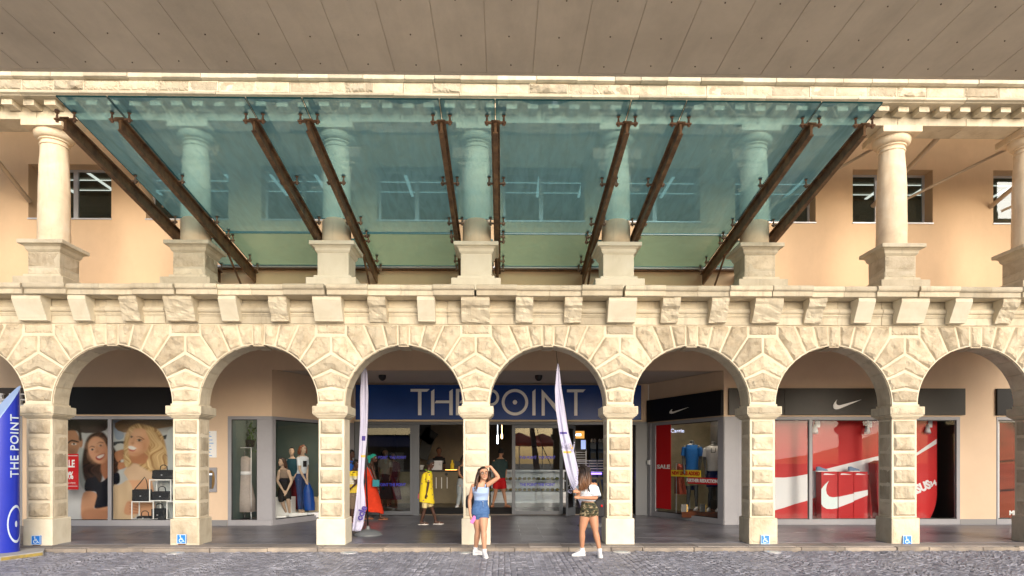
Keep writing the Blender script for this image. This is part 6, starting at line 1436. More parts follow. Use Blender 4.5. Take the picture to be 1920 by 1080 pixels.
# --- woman pulling the banner
f = Fig(1103, Y, 0, 'woman with long hair over her face, white top and camouflage shorts, pulling the banner')
H = f.head = Head(f.P(1094.2,884.5,-.02), .222, yaw=-1.25, pitch=.32, roll=0)
f.trunk([(1099.5,902,.05,.05,-.5),(1101.5,906.5,.125,.068,-.5),(1101,912,.150,.085,-.5),(1100,920,.145,.10,-.5),(1100,927,.135,.105,-.5),(1100.5,934,.118,.092,-.5),(1102.3,941,.112,.09,-.5),(1103.8,947,.130,.10,-.5),(1104.8,955,.158,.115,-.5),(1104.8,962,.155,.115,-.5),(1104.8,968,.11,.08,-.5)])
f.arms = [dict(j=(f.P(1115,909.5,-.03), f.P(1118.5,934,-.10), f.P(1088,933,-.27)), fd=(-1,-.05,.08), pn=(.1,.8,-.3), ts=-1, curl=1.0),
          dict(j=(f.P(1088,910,.02), f.P(1083,931,-.05), f.P(1085,922.5,-.22)), fd=(-1,-.25,.15), pn=(.2,.9,-.2), ts=-1, curl=1.0)]
f.legs = [(f.P(1097.5,962,.0), f.P(1091.5,996,-.02), f.P(1091.6,1029.5,.03)), (f.P(1111.5,962,.0), f.P(1116.5,996,-.06), f.P(1124.3,1031,-.08))]
f.body(M['skin_tan'], .0075); H.face(f.root)
M['white_cloth'] = cloth('white cotton', (.66,.72,.80), var=.04); m, nt, bs = base_mat('camouflage cloth'); M['camo'] = m; bs.inputs['Roughness'].default_value = .9
tc = nt.nodes.new('ShaderNodeTexCoord'); nz = nt.nodes.new('ShaderNodeTexNoise'); nz.inputs['Scale'].default_value = 17; nz.inputs['Detail'].default_value = 1.5; nz.inputs['Distortion'].default_value = .6; mp = nt.nodes.new('ShaderNodeMapping'); mp.inputs['Scale'].default_value = (1,1,1.7)
rp = nt.nodes.new('ShaderNodeValToRGB'); rp.color_ramp.interpolation = 'CONSTANT'; e = rp.color_ramp.elements; e[0].color = (.018,.017,.014,1); e[1].position = .43; e[1].color = (.06,.065,.03,1); k = e.new(.52); k.color = (.10,.065,.035,1); k = e.new(.60); k.color = (.32,.27,.17,1)
L(nt,tc.outputs['Object'],mp.inputs[0]); L(nt,mp.outputs[0],nz.inputs['Vector']); L(nt,nz.outputs['Fac'],rp.inputs['Fac']); L(nt,rp.outputs['Color'],bs.inputs['Base Color'])
def frill(b):
    b.loft([ellring(f.P(1101.5,908.5), .158,.10,20,-.5), ellring(f.P(1101,914,), .165,.115,20,-.5), ellring(f.P(1100.5,925), .168,.125,20,-.5)])
    limb(b, arm_path(*f.arms[0]['j']), [.055,.07,.085,.09,.09,.09,.09], grow=.001, t0=.05, t1=.36); limb(b, arm_path(*f.arms[1]['j']), [.055,.07,.085,.09,.09,.09,.09], grow=.001, t0=.05, t1=.36)
    b.loft([ellring(f.P(1101,918), .15,.11,20,-.5), ellring(f.P(1100.5,931), .145,.112,20,-.5), ellring(f.P(1101.5,939.5), .150,.115,20,-.5)])
o = f.top('blouse', M['white_cloth'], 3, 6, .008, extra=frill, vox=.009)
f.shorts('shorts', M['camo'], 6, .10, .011, vox=.008)
b = MB(); skull_cap(b, H, low=-.25, grow=.04, front=.42); locks(b, H, 60, .40, 5, spread=.03, a0=-.3, a1=PI+.3, rad=.015, wave=.008); o = b.build('hair', M['hair_ombre'], f.root); remesh(o, .009, 1, .4)
b = MB(); rnd = random.Random(8)
for k in range(40):   # hair hanging forward across the cheek
    t = k/39; p = H.p(-.10+.42*t, -.30+.55*abs(t-.35), .40+.05*math.sin(k*2.1)); q = f.P(1086.5+17*t, 905+5*math.sin(k*1.7), -.17+.03*math.sin(k)); r_ = f.P(1085.5+15*t+rnd.uniform(-1,1), 921+rnd.uniform(-5,4)-6*t, -.18+.03*math.sin(k*2))
    b.tube([p, p.lerp(q,.35)+V((0,-.05,.035)), q, r_], [.010,.014,.012,.004], 6, flat=.6)
b.build('hair_locks', M['hair_ombre'], f.root, smooth='all')
b = MB(); P_ = f.P(1124,952,.14); b.loft([[(P_.x+x*k, P_.y+y*k, P_.z+z) for x,y in ((-.10,-.07),(.07,-.08),(.10,.0),(.07,.08),(-.10,.07))] for k,z in ((.8,-.165),(1,-.14),(1.02,.03),(.9,.13),(.6,.16))]); bg_ = b.build('backpack', M['bag_black'], f.root, bevel=.02)
b = MB(); b.tube([f.P(1119,950,.06), f.P(1111,937,-.08), f.P(1103,915,-.15), f.P(1105,905,-.09), f.P(1109,904.5,.0), f.P(1118,930,.12)], .014, 6, flat=.5); b.build('strap', M['bag_black'], bg_)
b = MB(); b.ball(tuple(f.P(1128.3,948.5,.05)), (.018,.01,.022), 8, 6); b.build('badge', M['red'], bg_)
f.shoe_at(0, f.P(1068,1043,-.03), M['sneaker'], 0.0); f.shoe_at(1, f.P(1127.5,1050,-.40), M['sneaker'], 0.0)
# --- woman in the long red dress
M['dress_red'] = cloth('orange red cloth', (.72,.055,.02)); M['wrap'] = cloth('green headscarf', (.04,.50,.30), c2=(.02,.30,.36), scale=9); M['sandal'] = mat('brown sandal', (.35,.12,.05), .6)
DLEG = [.085,.08,.062,.046,.052,.04,.03]
Y = 18.2
f = Fig(692, Y, ZP, 'woman in a long orange red dress and green headscarf walking right')
H = f.head = Head(f.P(700.5,859,0), .225, yaw=1.45, pitch=.05)
f.trunk([(696,868.5,.05,.05,.9),(695,872,.11,.07,.9),(694.5,879,.15,.10,.9),(694,890,.15,.12,.9),(694,902,.13,.115,.9),(694,913,.16,.13,.9),(694,922,.165,.13,.9)])
f.arms = [dict(j=(f.P(697,874.5,-.15), f.P(703.5,896,-.17), f.P(708,914,-.18)), fd=(.35,-.05,-1), pn=(.3,1,0), ts=1, curl=.5)]
f.legs = [(f.P(696,922,-.05), f.P(707,945,-.05), f.P(714,965,-.05)), (f.P(692,922,.08), f.P(690,947,.08), f.P(686.5,967,.08))]
f.body(M['skin_dark'], .012); H.face(f.root, brow=False)
b = MB()
b.loft([ellring(f.P(695,873,0),.12,.085,22,.9), ellring(f.P(694.3,880,0),.165,.115,22,.9), ellring(f.P(694,891,0),.165,.135,22,.9), ellring(f.P(694,903,0),.155,.135,22,.9), ellring(f.P(695,915,0),.20,.16,22,.6), ellring(f.P(696,932,0),.25,.21,22,.4), ellring(f.P(697,947,0),.29,.24,22,.3,.0), ellring(f.P(697,959,0),.31,.26,22,.3,-.22)])
i0 = 0
o = b.build('dress', M['dress_red'], f.root); remesh(o, .012, 2); d = o.modifiers.new('folds','DISPLACE'); tx = bpy.data.textures.new('fold','WOOD'); tx.wood_type = 'BANDNOISE'; tx.noise_scale = .35; d.texture = tx; d.strength = .035
b = MB(); skull_cap(b, H, low=-.05, grow=.06, front=.30); b.ball(tuple(H.p(0,.48,.05)), (.075,.07,.07), 12, 8); b.tube([H.p(0,.45,-.05),H.p(.1,.5,-.4),H.p(.15,.45,-.75)], [.04,.05,.02], 8); o = b.build('headscarf', M['wrap'], f.root); remesh(o, .01, 2)
b = MB(); b.tube([H.p(.30,-.02,-.2),H.p(.34,-.02,-.32)], .018, 6, True); b.build('earring', M['yellow'], f.root)
b = MB(); b.loft([[tuple(f.P(705,906,-.23)+V((x,y,z))) for x,y in ((-.09,-.03),(.09,-.03),(.09,.03),(-.09,.03))] for z in (-.09,.09)]); b.tube([f.P(701,900,-.25), f.P(694,885,-.2), f.P(689,874,-.1)], .008, 6); b.build('handbag', mat('teal bag', (.02,.25,.32), .5), f.root, bevel=.01)
foot(f, 0, f.P(721,969,-.05), M['sandal']); foot(f, 1, f.P(694,972,.08), M['sandal'])
# --- girl in the yellow tunic
Y = 16.7
f = Fig(803, Y, ZP, 'dark-skinned girl in a yellow patterned tunic walking right with bent head'); f.lf = .82
H = f.head = Head(f.P(807.8,869.5,0), .215, yaw=1.3, pitch=.35)
f.trunk([(804,880,.045,.045,1.0),(802.5,883,.10,.06,1.0),(801,890,.125,.085,1.0),(800.5,900,.12,.09,1.0),(800,912,.115,.09,1.0),(800,925,.135,.10,1.0),(800,934,.13,.10,1.0),(800,940,.09,.08,1.0)])
f.arms = [dict(j=(f.P(803.5,887,-.13), f.P(803,908,-.16), f.P(799.5,927,-.17)), fd=(-.25,-.1,-1), pn=(.5,1,0), ts=1, curl=.6, f=.8), dict(j=(f.P(799,888,.12), f.P(793,907,.15), f.P(789,922,.14)), fd=(-.3,0,-1), pn=(.5,-1,0), ts=1, curl=.6, f=.8)]
f.legs = [(f.P(797.5,936,-.05), f.P(795.5,958,-.05), f.P(789,981,-.05)), (f.P(802.5,936,.06), f.P(811.5,957,.06), f.P(817,975,.06))]
f.body(M['skin_dark'], .011); H.face(f.root, brow=False)
m, nt, bs = base_mat('yellow patterned cotton'); M['yell_cloth'] = m; bs.inputs['Roughness'].default_value = .85; tc = nt.nodes.new('ShaderNodeTexCoord'); vo = nt.nodes.new('ShaderNodeTexVoronoi'); vo.inputs['Scale'].default_value = 9; rp = nt.nodes.new('ShaderNodeValToRGB'); e = rp.color_ramp.elements; e[0].color = (.30,.13,.13,1); e[0].position = .16; e[1].color = (.82,.62,.02,1); e[1].position = .24
L(nt,tc.outputs['Object'],vo.inputs['Vector']); L(nt,vo.outputs['Distance'],rp.inputs['Fac']); L(nt,rp.outputs['Color'],bs.inputs['Base Color'])
b = MB(); b.loft([ellring(f.P(803,883.5,0),.09,.07,20,1.0), ellring(f.P(801,890,0),.155,.11,20,1.0), ellring(f.P(800,905,0),.165,.125,20,.8), ellring(f.P(799.5,925,0),.185,.14,20,.6), ellring(f.P(800.5,943,0),.20,.155,20,.5,-.15)])
for a in f.arms: limb(b, arm_path(*a['j']), [.06,.07,.07,.07,.06,.06,.06], grow=.001, t0=0, t1=.42)
o = b.build('tunic', M['yell_cloth'], f.root); remesh(o, .011, 2)
M['pale_yellow'] = cloth('pale yellow cotton', (.75,.62,.30)); f.shorts('leggings', M['pale_yellow'], 5, .36, .012, vox=.011)
b = MB(); skull_cap(b, H, low=-.2, grow=.06, front=.3); o = b.build('hair', M['hair_black'], f.root); remesh(o, .01, 2)
b = MB(); b.tube([tuple(f.P(803,883,0)+V((.075*math.cos(a),.065*math.sin(a),-.03*math.cos(a)))) for a in [2*PI*k/14 for k in range(15)]], .012, 6); b.build('neck_trim', mat('lime green trim', (.25,.65,.03), .6), f.root)
b = MB(); b.tube([f.P(787.5,928,.13), f.P(786,933,.12)], [.05,.04], 8, True); b.build('pink_purse', mat('pink purse', (.75,.20,.25), .6), f.root)
M['silver_shoe'] = mat('silver shoe', (.65,.62,.58), .35, metal=.4); foot(f, 0, f.P(800,986,-.05), M['silver_shoe'], 'ballet_shoe'); foot(f, 1, f.P(826,977,.06), M['silver_shoe'], 'ballet_shoe')
# --- boy in the yellow shirt and the person in blue behind him
Y = 17.3
f = Fig(664, Y, ZP, 'boy in yellow and white shirt and brown shorts behind the narrow banner'); f.lf = .9
H = f.head = Head(f.P(668,869.5,0), .215, yaw=1.2, pitch=.1)
f.trunk([(664.5,880,.05,.05,.9),(663.5,883,.11,.07,.9),(663,890,.15,.10,.9),(662.5,902,.145,.11,.9),(662.5,914,.135,.11,.9),(662.5,924,.14,.11,.9),(662.5,932,.13,.10,.9)])
f.arms = [dict(j=(f.P(664,887,-.16), f.P(668,906,-.2), f.P(659,915,-.26)), fd=(-1,-.1,-.4), pn=(0,1,0), ts=1, curl=.6, f=.9)]
f.legs = [(f.P(661,930,-.07), f.P(660.5,955,-.07), f.P(658.5,973,-.07)), (f.P(664,930,.07), f.P(668,955,.07), f.P(670,974,.07))]
f.body(M['skin_dark'], .012); H.face(f.root, brow=False)
m, nt, bs = base_mat('yellow and white cotton'); M['yw'] = m; bs.inputs['Roughness'].default_value = .85; tc = nt.nodes.new('ShaderNodeTexCoord'); sp = nt.nodes.new('ShaderNodeSeparateXYZ'); mr = nt.nodes.new('ShaderNodeMapRange'); mr.inputs['From Min'].default_value = .85; mr.inputs['From Max'].default_value = 1.45; rp = nt.nodes.new('ShaderNodeValToRGB'); rp.color_ramp.interpolation = 'CONSTANT'; e = rp.color_ramp.elements; e[0].color = (.75,.55,.06,1); e[1].position = .58; e[1].color = (.82,.62,.03,1)
for pz in (.24,.34,.44): k = e.new(pz); k.color = (.68,.68,.66,1); k = e.new(pz+.05); k.color = (.66,.60,.38,1)
L(nt,tc.outputs['Object'],sp.inputs[0]); L(nt,sp.outputs[2],mr.inputs['Value']); L(nt,mr.outputs[0],rp.inputs['Fac']); L(nt,rp.outputs['Color'],bs.inputs['Base Color'])
f.top('shirt', M['yw'], 1, 6, .02, sleeves=[(0,0,.4,.022)]); M['brown_cloth'] = cloth('brown grey cotton', (.20,.15,.11)); f.shorts('shorts', M['brown_cloth'], 5, .56, .025, flare=.01)
b = MB(); skull_cap(b, H, low=-.15, grow=.065, front=.3); o = b.build('hair', M['hair_black'], f.root); remesh(o, .01, 2)
foot(f, 0, f.P(664,978,-.07), M['sandal']); foot(f, 1, f.P(676,978,.07), M['sandal'])
Y = 18.6
f = Fig(656, Y, ZP, 'person in a bright blue shirt mostly hidden behind the third pier')
H = f.head = Head(f.P(659,851,0), .22, yaw=1.3)
f.trunk([(656.5,861,.05,.05,.9),(656,864,.12,.07,.9),(655.5,872,.16,.11,.9),(655.5,890,.15,.12,.9),(655.5,906,.15,.12,.9),(655.5,918,.16,.12,.9),(655.5,924,.12,.1,.9)])
f.arms = [dict(j=(f.P(657,869,-.17), f.P(656,890,-.2), f.P(657,908,-.2)), ts=1)]
f.legs = [(f.P(654,920,-.08), f.P(654,945,-.08), f.P(653,965,-.08)), (f.P(657.5,920,.08), f.P(659,945,.08), f.P(659,966,.08))]
f.body(M['skin_dark'], .014); M['blue_cloth'] = cloth('bright blue cotton', (.03,.14,.60)); f.top('shirt', M['blue_cloth'], 1, 6, .02, sleeves=[(0,0,.45,.022)], vox=.013); f.shorts('trousers', mat('dark trousers', (.02,.02,.03), .8), 5, 1.0, .02, vox=.013)
b = MB(); skull_cap(b, H, low=-.15, grow=.065, front=.3); o = b.build('hair', M['hair_black'], f.root); remesh(o, .01, 2)
foot(f, 0, f.P(660,970,-.08), M['sandal']); foot(f, 1, f.P(666,970,.08), M['sandal'])
# --- boy in grey shirt and red shorts, inside
Y = 20.5
f = Fig(937, Y, FZ, 'boy in dark grey shirt and red shorts seen from behind inside the doors')
H = f.head = Head(f.P(939.5,847.5,0), .225, yaw=PI*.9)
f.trunk([(938.5,857.5,.055,.055,0),(938,860.5,.13,.075,0),(937.5,866,.185,.105,0),(937.2,876,.18,.115,0),(937,887,.165,.11,0),(937,896,.165,.11,0),(937,903,.15,.105,0)])
f.arms = [dict(j=(f.P(927,865,0), f.P(924.5,880,.03), f.P(929,893,-.08)), f=1.05, ts=1), dict(j=(f.P(947,865,0), f.P(948.5,882,.02), f.P(946.5,899,-.03)), f=1.05, ts=-1, fd=(-.1,0,-1))]
f.legs = [(f.P(932,902,0), f.P(929,925,-.02), f.P(924.5,944,.05)), (f.P(942,902,0), f.P(945,925,0), f.P(948.5,944,-.05))]
f.body(M['skin_tan'], .012); M['grey_cloth'] = cloth('dark grey green cotton', (.04,.065,.065)); f.top('shirt', M['grey_cloth'], 1, 6, .022, sleeves=[(0,0,.42,.03),(1,0,.42,.03)]); M['red_cloth'] = cloth('red cotton', (.55,.015,.02)); f.shorts('shorts', M['red_cloth'], 5, .34, .022, flare=.012)
b = MB(); skull_cap(b, H, low=-.2, grow=.065, front=.3); o = b.build('hair', M['hair_black'], f.root); remesh(o, .01, 2)
foot(f, 0, f.P(920,950,-.2), M['sandal']); foot(f, 1, f.P(954,950,-.15), M['sandal'])
# --- woman in pale torn jeans half behind the middle pier
f = Fig(864, Y, FZ, 'woman in black vest and pale ripped jeans half hidden by the middle pier')
H = f.head = Head(f.P(871,859,0), .215, yaw=.9)
f.trunk([(868,871,.05,.05,.8),(867.5,874,.11,.07,.8),(867,881,.135,.095,.8),(867,890,.12,.095,.8),(866,897,.125,.10,.8),(865.5,906,.15,.115,.8),(865.5,913,.14,.11,.8)])
f.arms = [dict(j=(f.P(861,877,-.06), f.P(861,890,-.1), f.P(870,898,-.2)), fd=(1,-.1,-.3), ts=1)]
f.legs = [(f.P(862,910,-.05), f.P(861,930,-.05), f.P(858,948,-.05)), (f.P(868.5,910,.06), f.P(869,931,.06), f.P(869,949,.06))]
f.body(M['skin_tan'], .012); f.top('vest', M['bag_black'], 1, 5, .008); M['pale_jeans'] = cloth('washed grey jeans', (.38,.42,.44), c2=(.28,.32,.35), scale=8); f.shorts('jeans', M['pale_jeans'], 4, .97, .012)
b = MB(); b.ball(tuple(f.P(862.5,911,-.14)), (.03,.012,.02), 8, 6); b.build('ripped_patch', M['skin_tan'], f.root)
b = MB(); skull_cap(b, H, low=-.2, grow=.06, front=.3); locks(b, H, 20, .25, 4); o = b.build('hair', M['hair_brown'], f.root); remesh(o, .012, 2)
f.shoe_at(0, f.P(854,955,-.3), M['sneaker'], high=False); f.shoe_at(1, f.P(872,955,-.1), M['sneaker'], high=False)
# --- dim figures deeper inside
def dim(u, v0, v1, Y, label, skirt, m1, m2, hair=True, yaw=.3, z0=FZ, cut=False):
    f = Fig(u, Y, z0, label); k = FPX/Y; hh = (v1-v0)/k
    def q(du, t): return (u+du, v0+(v1-v0)*t)
    f.head = H = Head(f.P(*q(0,.066)), hh*.132, yaw=yaw)
    f.trunk([(*q(0,.15),.05,.05),(*q(0,.17),.12,.07),(*q(0,.22),.16,.10),(*q(0,.32),.145,.10),(*q(0,.40),.13,.095),(*q(0,.48),.16,.115),(*q(0,.53),.15,.11)])
    f.arms = [dict(j=(f.P(*q(-.15*k,.20)), f.P(*q(-.20*k,.36),-.03), f.P(*q(-.17*k,.48),-.12)), ts=1), dict(j=(f.P(*q(.15*k,.20)), f.P(*q(.20*k,.36),-.03), f.P(*q(.16*k,.48),-.12)), ts=-1)]
    f.legs = [(f.P(*q(-.08*k,.52)), f.P(*q(-.08*k,.74)), f.P(*q(-.09*k,.95))), (f.P(*q(.08*k,.52)), f.P(*q(.08*k,.74)), f.P(*q(.09*k,.95)))]
    f.body(M['skin_brown'], .013); f.top('shirt', m1, 1, 6, .016, sleeves=[(0,0,.4,.018),(1,0,.4,.018)], vox=.013)
    if skirt:
        b = MB(); b.loft([ellring(f.P(*q(0,.42)),.15,.115,18), ellring(f.P(*q(0,.52)),.20,.16,18), ellring(f.P(*q(0,.85)),.27,.22,18)]); o = b.build('skirt', m2, f.root); remesh(o, .014, 2)
    else: f.shorts('trousers', m2, 5, .97, .016, vox=.013)
    b = MB(); skull_cap(b, H, low=-.2, grow=.065, front=.3)
    if hair: locks(b, H, 18, .22, 4)
    o = b.build('hair', M['hair_black'], f.root); remesh(o, .012, 2)
    for sd in (0,1): foot(f, sd, V(f.legs[sd][2])+V((.02,-.2,0)), M['black'], 'shoe')
M['burgundy'] = cloth('burgundy cloth', (.10,.012,.022)); M['beige_cloth'] = cloth('beige cloth', (.26,.20,.16)); M['dark_cloth'] = cloth('dark cloth', (.02,.018,.02))
dim(722, 841, 952, 20.9, 'woman in beige top and dark skirt, dim behind the left door glass', True, M['beige_cloth'], M['dark_cloth'])
dim(737, 848, 952, 21.2, 'woman in burgundy clothes, dim behind the left door glass', True, M['burgundy'], M['burgundy'])
dim(823, 839, 938, 23.4, 'barista in dark clothes working behind the cafe counter', False, M['dark_cloth'], M['dark_cloth'], hair=False)
# ------------------------------------------------------------------ mannequins
M['manq'] = mat('beige mannequin', (.50,.36,.27), .45); M['manq_grey'] = mat('grey mannequin', (.06,.065,.07), .35); M['jeans'] = cloth('dark blue jeans', (.025,.06,.16), c2=(.015,.04,.11), scale=10)
def plinth(f, w, h, m, off=(0,0)): b = MB(); b.box(off[0]-w/2,off[0]+w/2,off[1]-w/2,off[1]+w/2,-h,-.001); b.build('stand', m, f.root, bevel=.006)
Y = 18.0
f = Fig(566, Y, .28, 'mannequin with auburn wig in white printed t-shirt and blue jeans, angled left window', 'mannequin', 'mannequin', 'mannequins in the angled left window')
H = f.head = Head(f.P(568.5,842,0), .215, yaw=1.0, pitch=.1)
f.trunk([(567,853,.045,.045,.7),(567,855.5,.11,.065,.7),(567,862,.14,.09,.7),(567,871,.135,.105,.7),(566.5,880,.115,.09,.7),(565,888,.12,.095,.7),(564,896,.15,.11,.7),(563.5,903,.14,.10,.7)])
f.arms = [dict(j=(f.P(560.5,858,-.08), f.P(562.5,882,-.15), f.P(573,901,-.2)), fd=(.5,0,-1), ts=1), dict(j=(f.P(574,858,.1), f.P(576,880,.1), f.P(576,897,.0)), ts=-1)]
f.legs = [(f.P(561,900,-.05), f.P(561.5,930,-.05), f.P(562,958,-.05)), (f.P(567.5,900,.06), f.P(568,930,.04), f.P(565.5,958,.04))]
f.body(M['manq'], .011); f.top('t_shirt', M['white_cloth'], 1, 6, .012, sleeves=[(0,0,.34,.018),(1,0,.34,.018)]); f.shorts('jeans', M['jeans'], 5, .95, .010)
b = MB(); b.box(-.05,.05,-.006,.0,-.09,.07); b.xf(Matrix.Translation(f.P(571.5,869,-.10)) @ Matrix.Rotation(.7,4,'Z')); b.build('shirt_print', M['dark_cloth'], f.root)
b = MB(); skull_cap(b, H, low=-.25, grow=.06, front=.36); locks(b, H, 40, .22, 6, spread=.04, rad=.015); o = b.build('wig', M['hair_auburn'], f.root); remesh(o, .01, 1)
foot(f, 0, f.P(566,965,-.2), M['manq']); foot(f, 1, f.P(570,965,-.1), M['manq']); plinth(f, .42, .12, M['white'])
b = MB(); b.loft([ellring(f.P(577,905,-.1),.05,.05,14), ellring(f.P(578,920,-.1),.13,.09,14,.4), ellring(f.P(580,945,-.1),.15,.09,14,.4), ellring(f.P(581,957,-.1),.13,.08,14,.4)]); o = b.build('draped_jacket', M['blue_sign'], f.root); remesh(o, .012, 1)
Y = 17.9
f = Fig(533, Y, .28, 'mannequin with dark wig in black dress seated low, angled left window', 'mannequin', 'mannequin', 'mannequins in the angled left window')
H = f.head = Head(f.P(528,866,0), .215, yaw=-.6)
f.trunk([(530,877,.045,.045,.3),(531,880,.11,.065,.3),(532,887,.14,.09,.3),(532.5,896,.13,.095,.3),(533,905,.11,.085,.3),(533,915,.14,.11,.3),(533,922,.14,.11,.3)])
f.arms = [dict(j=(f.P(523.5,884,-.06), f.P(520,902,-.1), f.P(531,920,-.25)), ts=1), dict(j=(f.P(541,884,.0), f.P(547,903,-.1), f.P(537,923,-.25)), ts=-1)]
f.legs = [(f.P(530,918,-.05), f.P(527,935,-.3), f.P(536,959,-.12)), (f.P(537,918,.05), f.P(540,935,-.3), f.P(543,960,-.12))]
f.body(M['manq'], .011); f.top('dress', M['dark_cloth'], 3, 7, .012); f.shorts('skirt', M['dark_cloth'], 5, .55, .03)
f.top('top', M['beige_cloth'], 1, 4, .008)
b = MB(); skull_cap(b, H, low=-.25, grow=.06, front=.36); locks(b, H, 30, .25, 6, spread=.04, rad=.015); o = b.build('wig', M['hair_brown'], f.root); remesh(o, .01, 1)
b = MB(); b.box(-.22,.22,-.1,.28,-.115,.42); b.build('seat', M['white'], f.root, bevel=.01)
f = Fig(550, 18.6, .22, 'mannequin in dark teal jacket and burgundy trousers standing between the two others', 'mannequin', 'mannequin', 'mannequins in the angled left window')
H = f.head = Head(f.P(547,846,0), .215, yaw=.2)
f.trunk([(548,857,.045,.045),(548,860,.12,.07),(548.5,867,.16,.10),(549,878,.15,.11),(549,890,.13,.10),(549,899,.155,.11),(549,906,.14,.10)])
f.arms = [dict(j=(f.P(539,864,-.02), f.P(536,882,-.05), f.P(546,894,-.2)), ts=1), dict(j=(f.P(558,864), f.P(560,884,0), f.P(551,896,-.15)), ts=-1)]
f.legs = [(f.P(544,903), f.P(544,932), f.P(543,958)), (f.P(554,903), f.P(554,932), f.P(555,958))]
M['teal_cloth'] = cloth('dark teal cloth', (.02,.07,.10))
f.body(M['manq'], .012); f.top('jacket', M['teal_cloth'], 1, 6, .018, sleeves=[(0,0,.6,.016),(1,0,.6,.016)]); f.shorts('trousers', M['burgundy'], 5, .95, .012)
b = MB(); skull_cap(b, H, low=-.2, grow=.05, front=.33); o = b.build('wig', M['hair_black'], f.root); remesh(o, .011, 1)
for k in (0,1): foot(f, k, V(f.legs[k][2])+V((0,-.2,0)), M['black'], 'shoe')
# boxes on the shop floor
for k, (u, v, Y, s_, h, m, lb) in enumerate(((527,964,17.0,.26,.12,'white','low white box on the shop floor, left in the angled window'),(588,962,17.9,.34,.13,'soft_white','white box on the shop floor beside the jacket mannequin'),(596,955,18.5,.5,.5,'beige','large beige box at the right end of the angled left window'))):
    M.setdefault('beige', mat('beige box', (.55,.45,.30), .6)); x = ax(u,Y); b = MB(); b.box(x-s_/2,x+s_/2,Y,Y+s_,.151,.151+h); tag(b.build('display_box', M[m], bevel=.006), lb, 'box', 'boxes on the shop floor')
# sports mannequins
def sporty(u, Y, z0, vt, vb, label, shirt, shorts, mirror=1, two_tone=None):
    f = Fig(u, Y, z0, label, 'mannequin', 'mannequin', 'sports mannequins'); k = FPX/Y; q = lambda dx, t: (u+dx*k, vt+(vb-vt)*t); f.lf = 1.05
    f.trunk([(*q(0,.0),.05,.05,.4),(*q(0,.04),.07,.06,.4),(*q(0,.065),.16,.08,.4),(*q(0,.12),.20,.12,.4),(*q(0,.22),.19,.125,.4),(*q(0,.33),.165,.115,.4),(*q(0,.42),.17,.12,.4),(*q(0,.46),.15,.11,.4)])
    f.arms = [dict(j=(f.P(*q(-.19,.10),.05), f.P(*q(-.24,.26),.05), f.P(*q(-.21,.42),-.1)), f=1.15, ts=1), dict(j=(f.P(*q(.19,.10),-.05), f.P(*q(.24,.26),-.02), f.P(*q(.20,.42),-.15)), f=1.15, ts=-1)]
    f.legs = [(f.P(*q(-.09,.45)), f.P(*q(-.08,.70),-.05), f.P(*q(-.12,.945),.05)), (f.P(*q(.09,.45)), f.P(*q(.11,.70),-.08), f.P(*q(.12,.945),-.08))]
    f.body(M['manq_grey'], .011); f.top('sports_shirt', M[shirt], 2, 7, .018, sleeves=[(0,0,.36,.03),(1,0,.36,.03)]); f.shorts('sports_shorts', M[shorts], 6, .40, .03, flare=.01)
    for j in (0,1): shoe(f.root, f.legs[j][2], V(f.legs[j][2])+V((-.12,-.2,0)), 0, M['sneaker'], high=False)
    return f
M['sport_blue'] = cloth('blue sports jersey', (.02,.13,.42)); M['sport_white'] = cloth('white sports jersey', (.62,.62,.64)); M['navy'] = cloth('navy cloth', (.015,.03,.13)); M['olive'] = cloth('olive cloth', (.30,.30,.17)); M['coral'] = cloth('coral cloth', (.60,.12,.08))
f = sporty(1297.5, 18.0, .33, 826, 956, 'dark headless sports mannequin in blue jersey and olive shorts', 'sport_blue', 'olive')
f = sporty(1338, 17.6, .33, 828, 959, 'dark headless sports mannequin in white jersey and navy shorts', 'sport_white', 'navy')
b = MB(); P_ = f.P(1338,845,-.165); b.prism([(P_.x-.07,P_.z+.07),(P_.x-.055,P_.z+.07),(P_.x-.055,P_.z-.04),(P_.x+.03,P_.z-.04),(P_.x+.05,P_.z+.07),(P_.x+.065,P_.z+.07),(P_.x+.045,P_.z-.055),(P_.x-.07,P_.z-.055)], 'y', -.17, -.16); b.build('shirt_trim', M['black'], f.root)
x0, x1 = ax(1268,18.3), ax(1350,17.3); b = MB(); b.prism([(x0,17.75),(x1,17.1),(x1+.5,17.6),(x1+.3,18.5),(x0+.2,18.5)], 'z', .151, .325); tag(b.build('display_platform', mat('red brown wood', (.16,.05,.02), .4, c2=(.10,.03,.012), scale=3), bevel=.008), 'low red brown wooden platform under the sports mannequins', 'platform')
Y = 18.6; t = empty('clothes_rail', (ax(1276,Y),Y,.15), 'metal clothes rail with coral and navy garments behind the sports strips', 'clothes rail')
zr = at(1280,869,Y).z; b = MB(); xa, xb = ax(1268,Y), ax(1293,Y); b.tube([(xa,Y,.15),(xa,Y,zr),(xb,Y,zr),(xb,Y,.15)], .014, 8); rel(b.build('rail', M['alu'], smooth=True), t)
for k, (m, du) in enumerate((('coral',0),('coral',.10),('navy',.22),('navy',.32))):
    b = MB(); x = xa+.06+du; zb = at(1280,926-8*(k>1),Y).z
    b.loft([[(x+a*.03*s_+.02*math.sin(z*9), Y+c*dp*s_, z) for a,c in ((-1,-1),(1,-1),(1,1),(-1,1))] for s_,dp,z in ((.5,.05,zr-.01),(1,.18,zr-.09),(1.2,.17,(zr+zb)/2),(1.5,.19,zb))]); o = b.build('garment', M[m]); rel(o, t)
p = at(1268,808,19.0); q = text('shop_lettering', 'Carrie', .15, mat('lit blue lettering', (.5,.6,.9), .4, emit=(.45,.55,1), es=.7), (ax(1270,18.9),18.9,at(1270,808,18.9).z), ext=.004); tag(q, 'small lit pale blue lettering reading Carrie inside the sports shop', 'lettering')
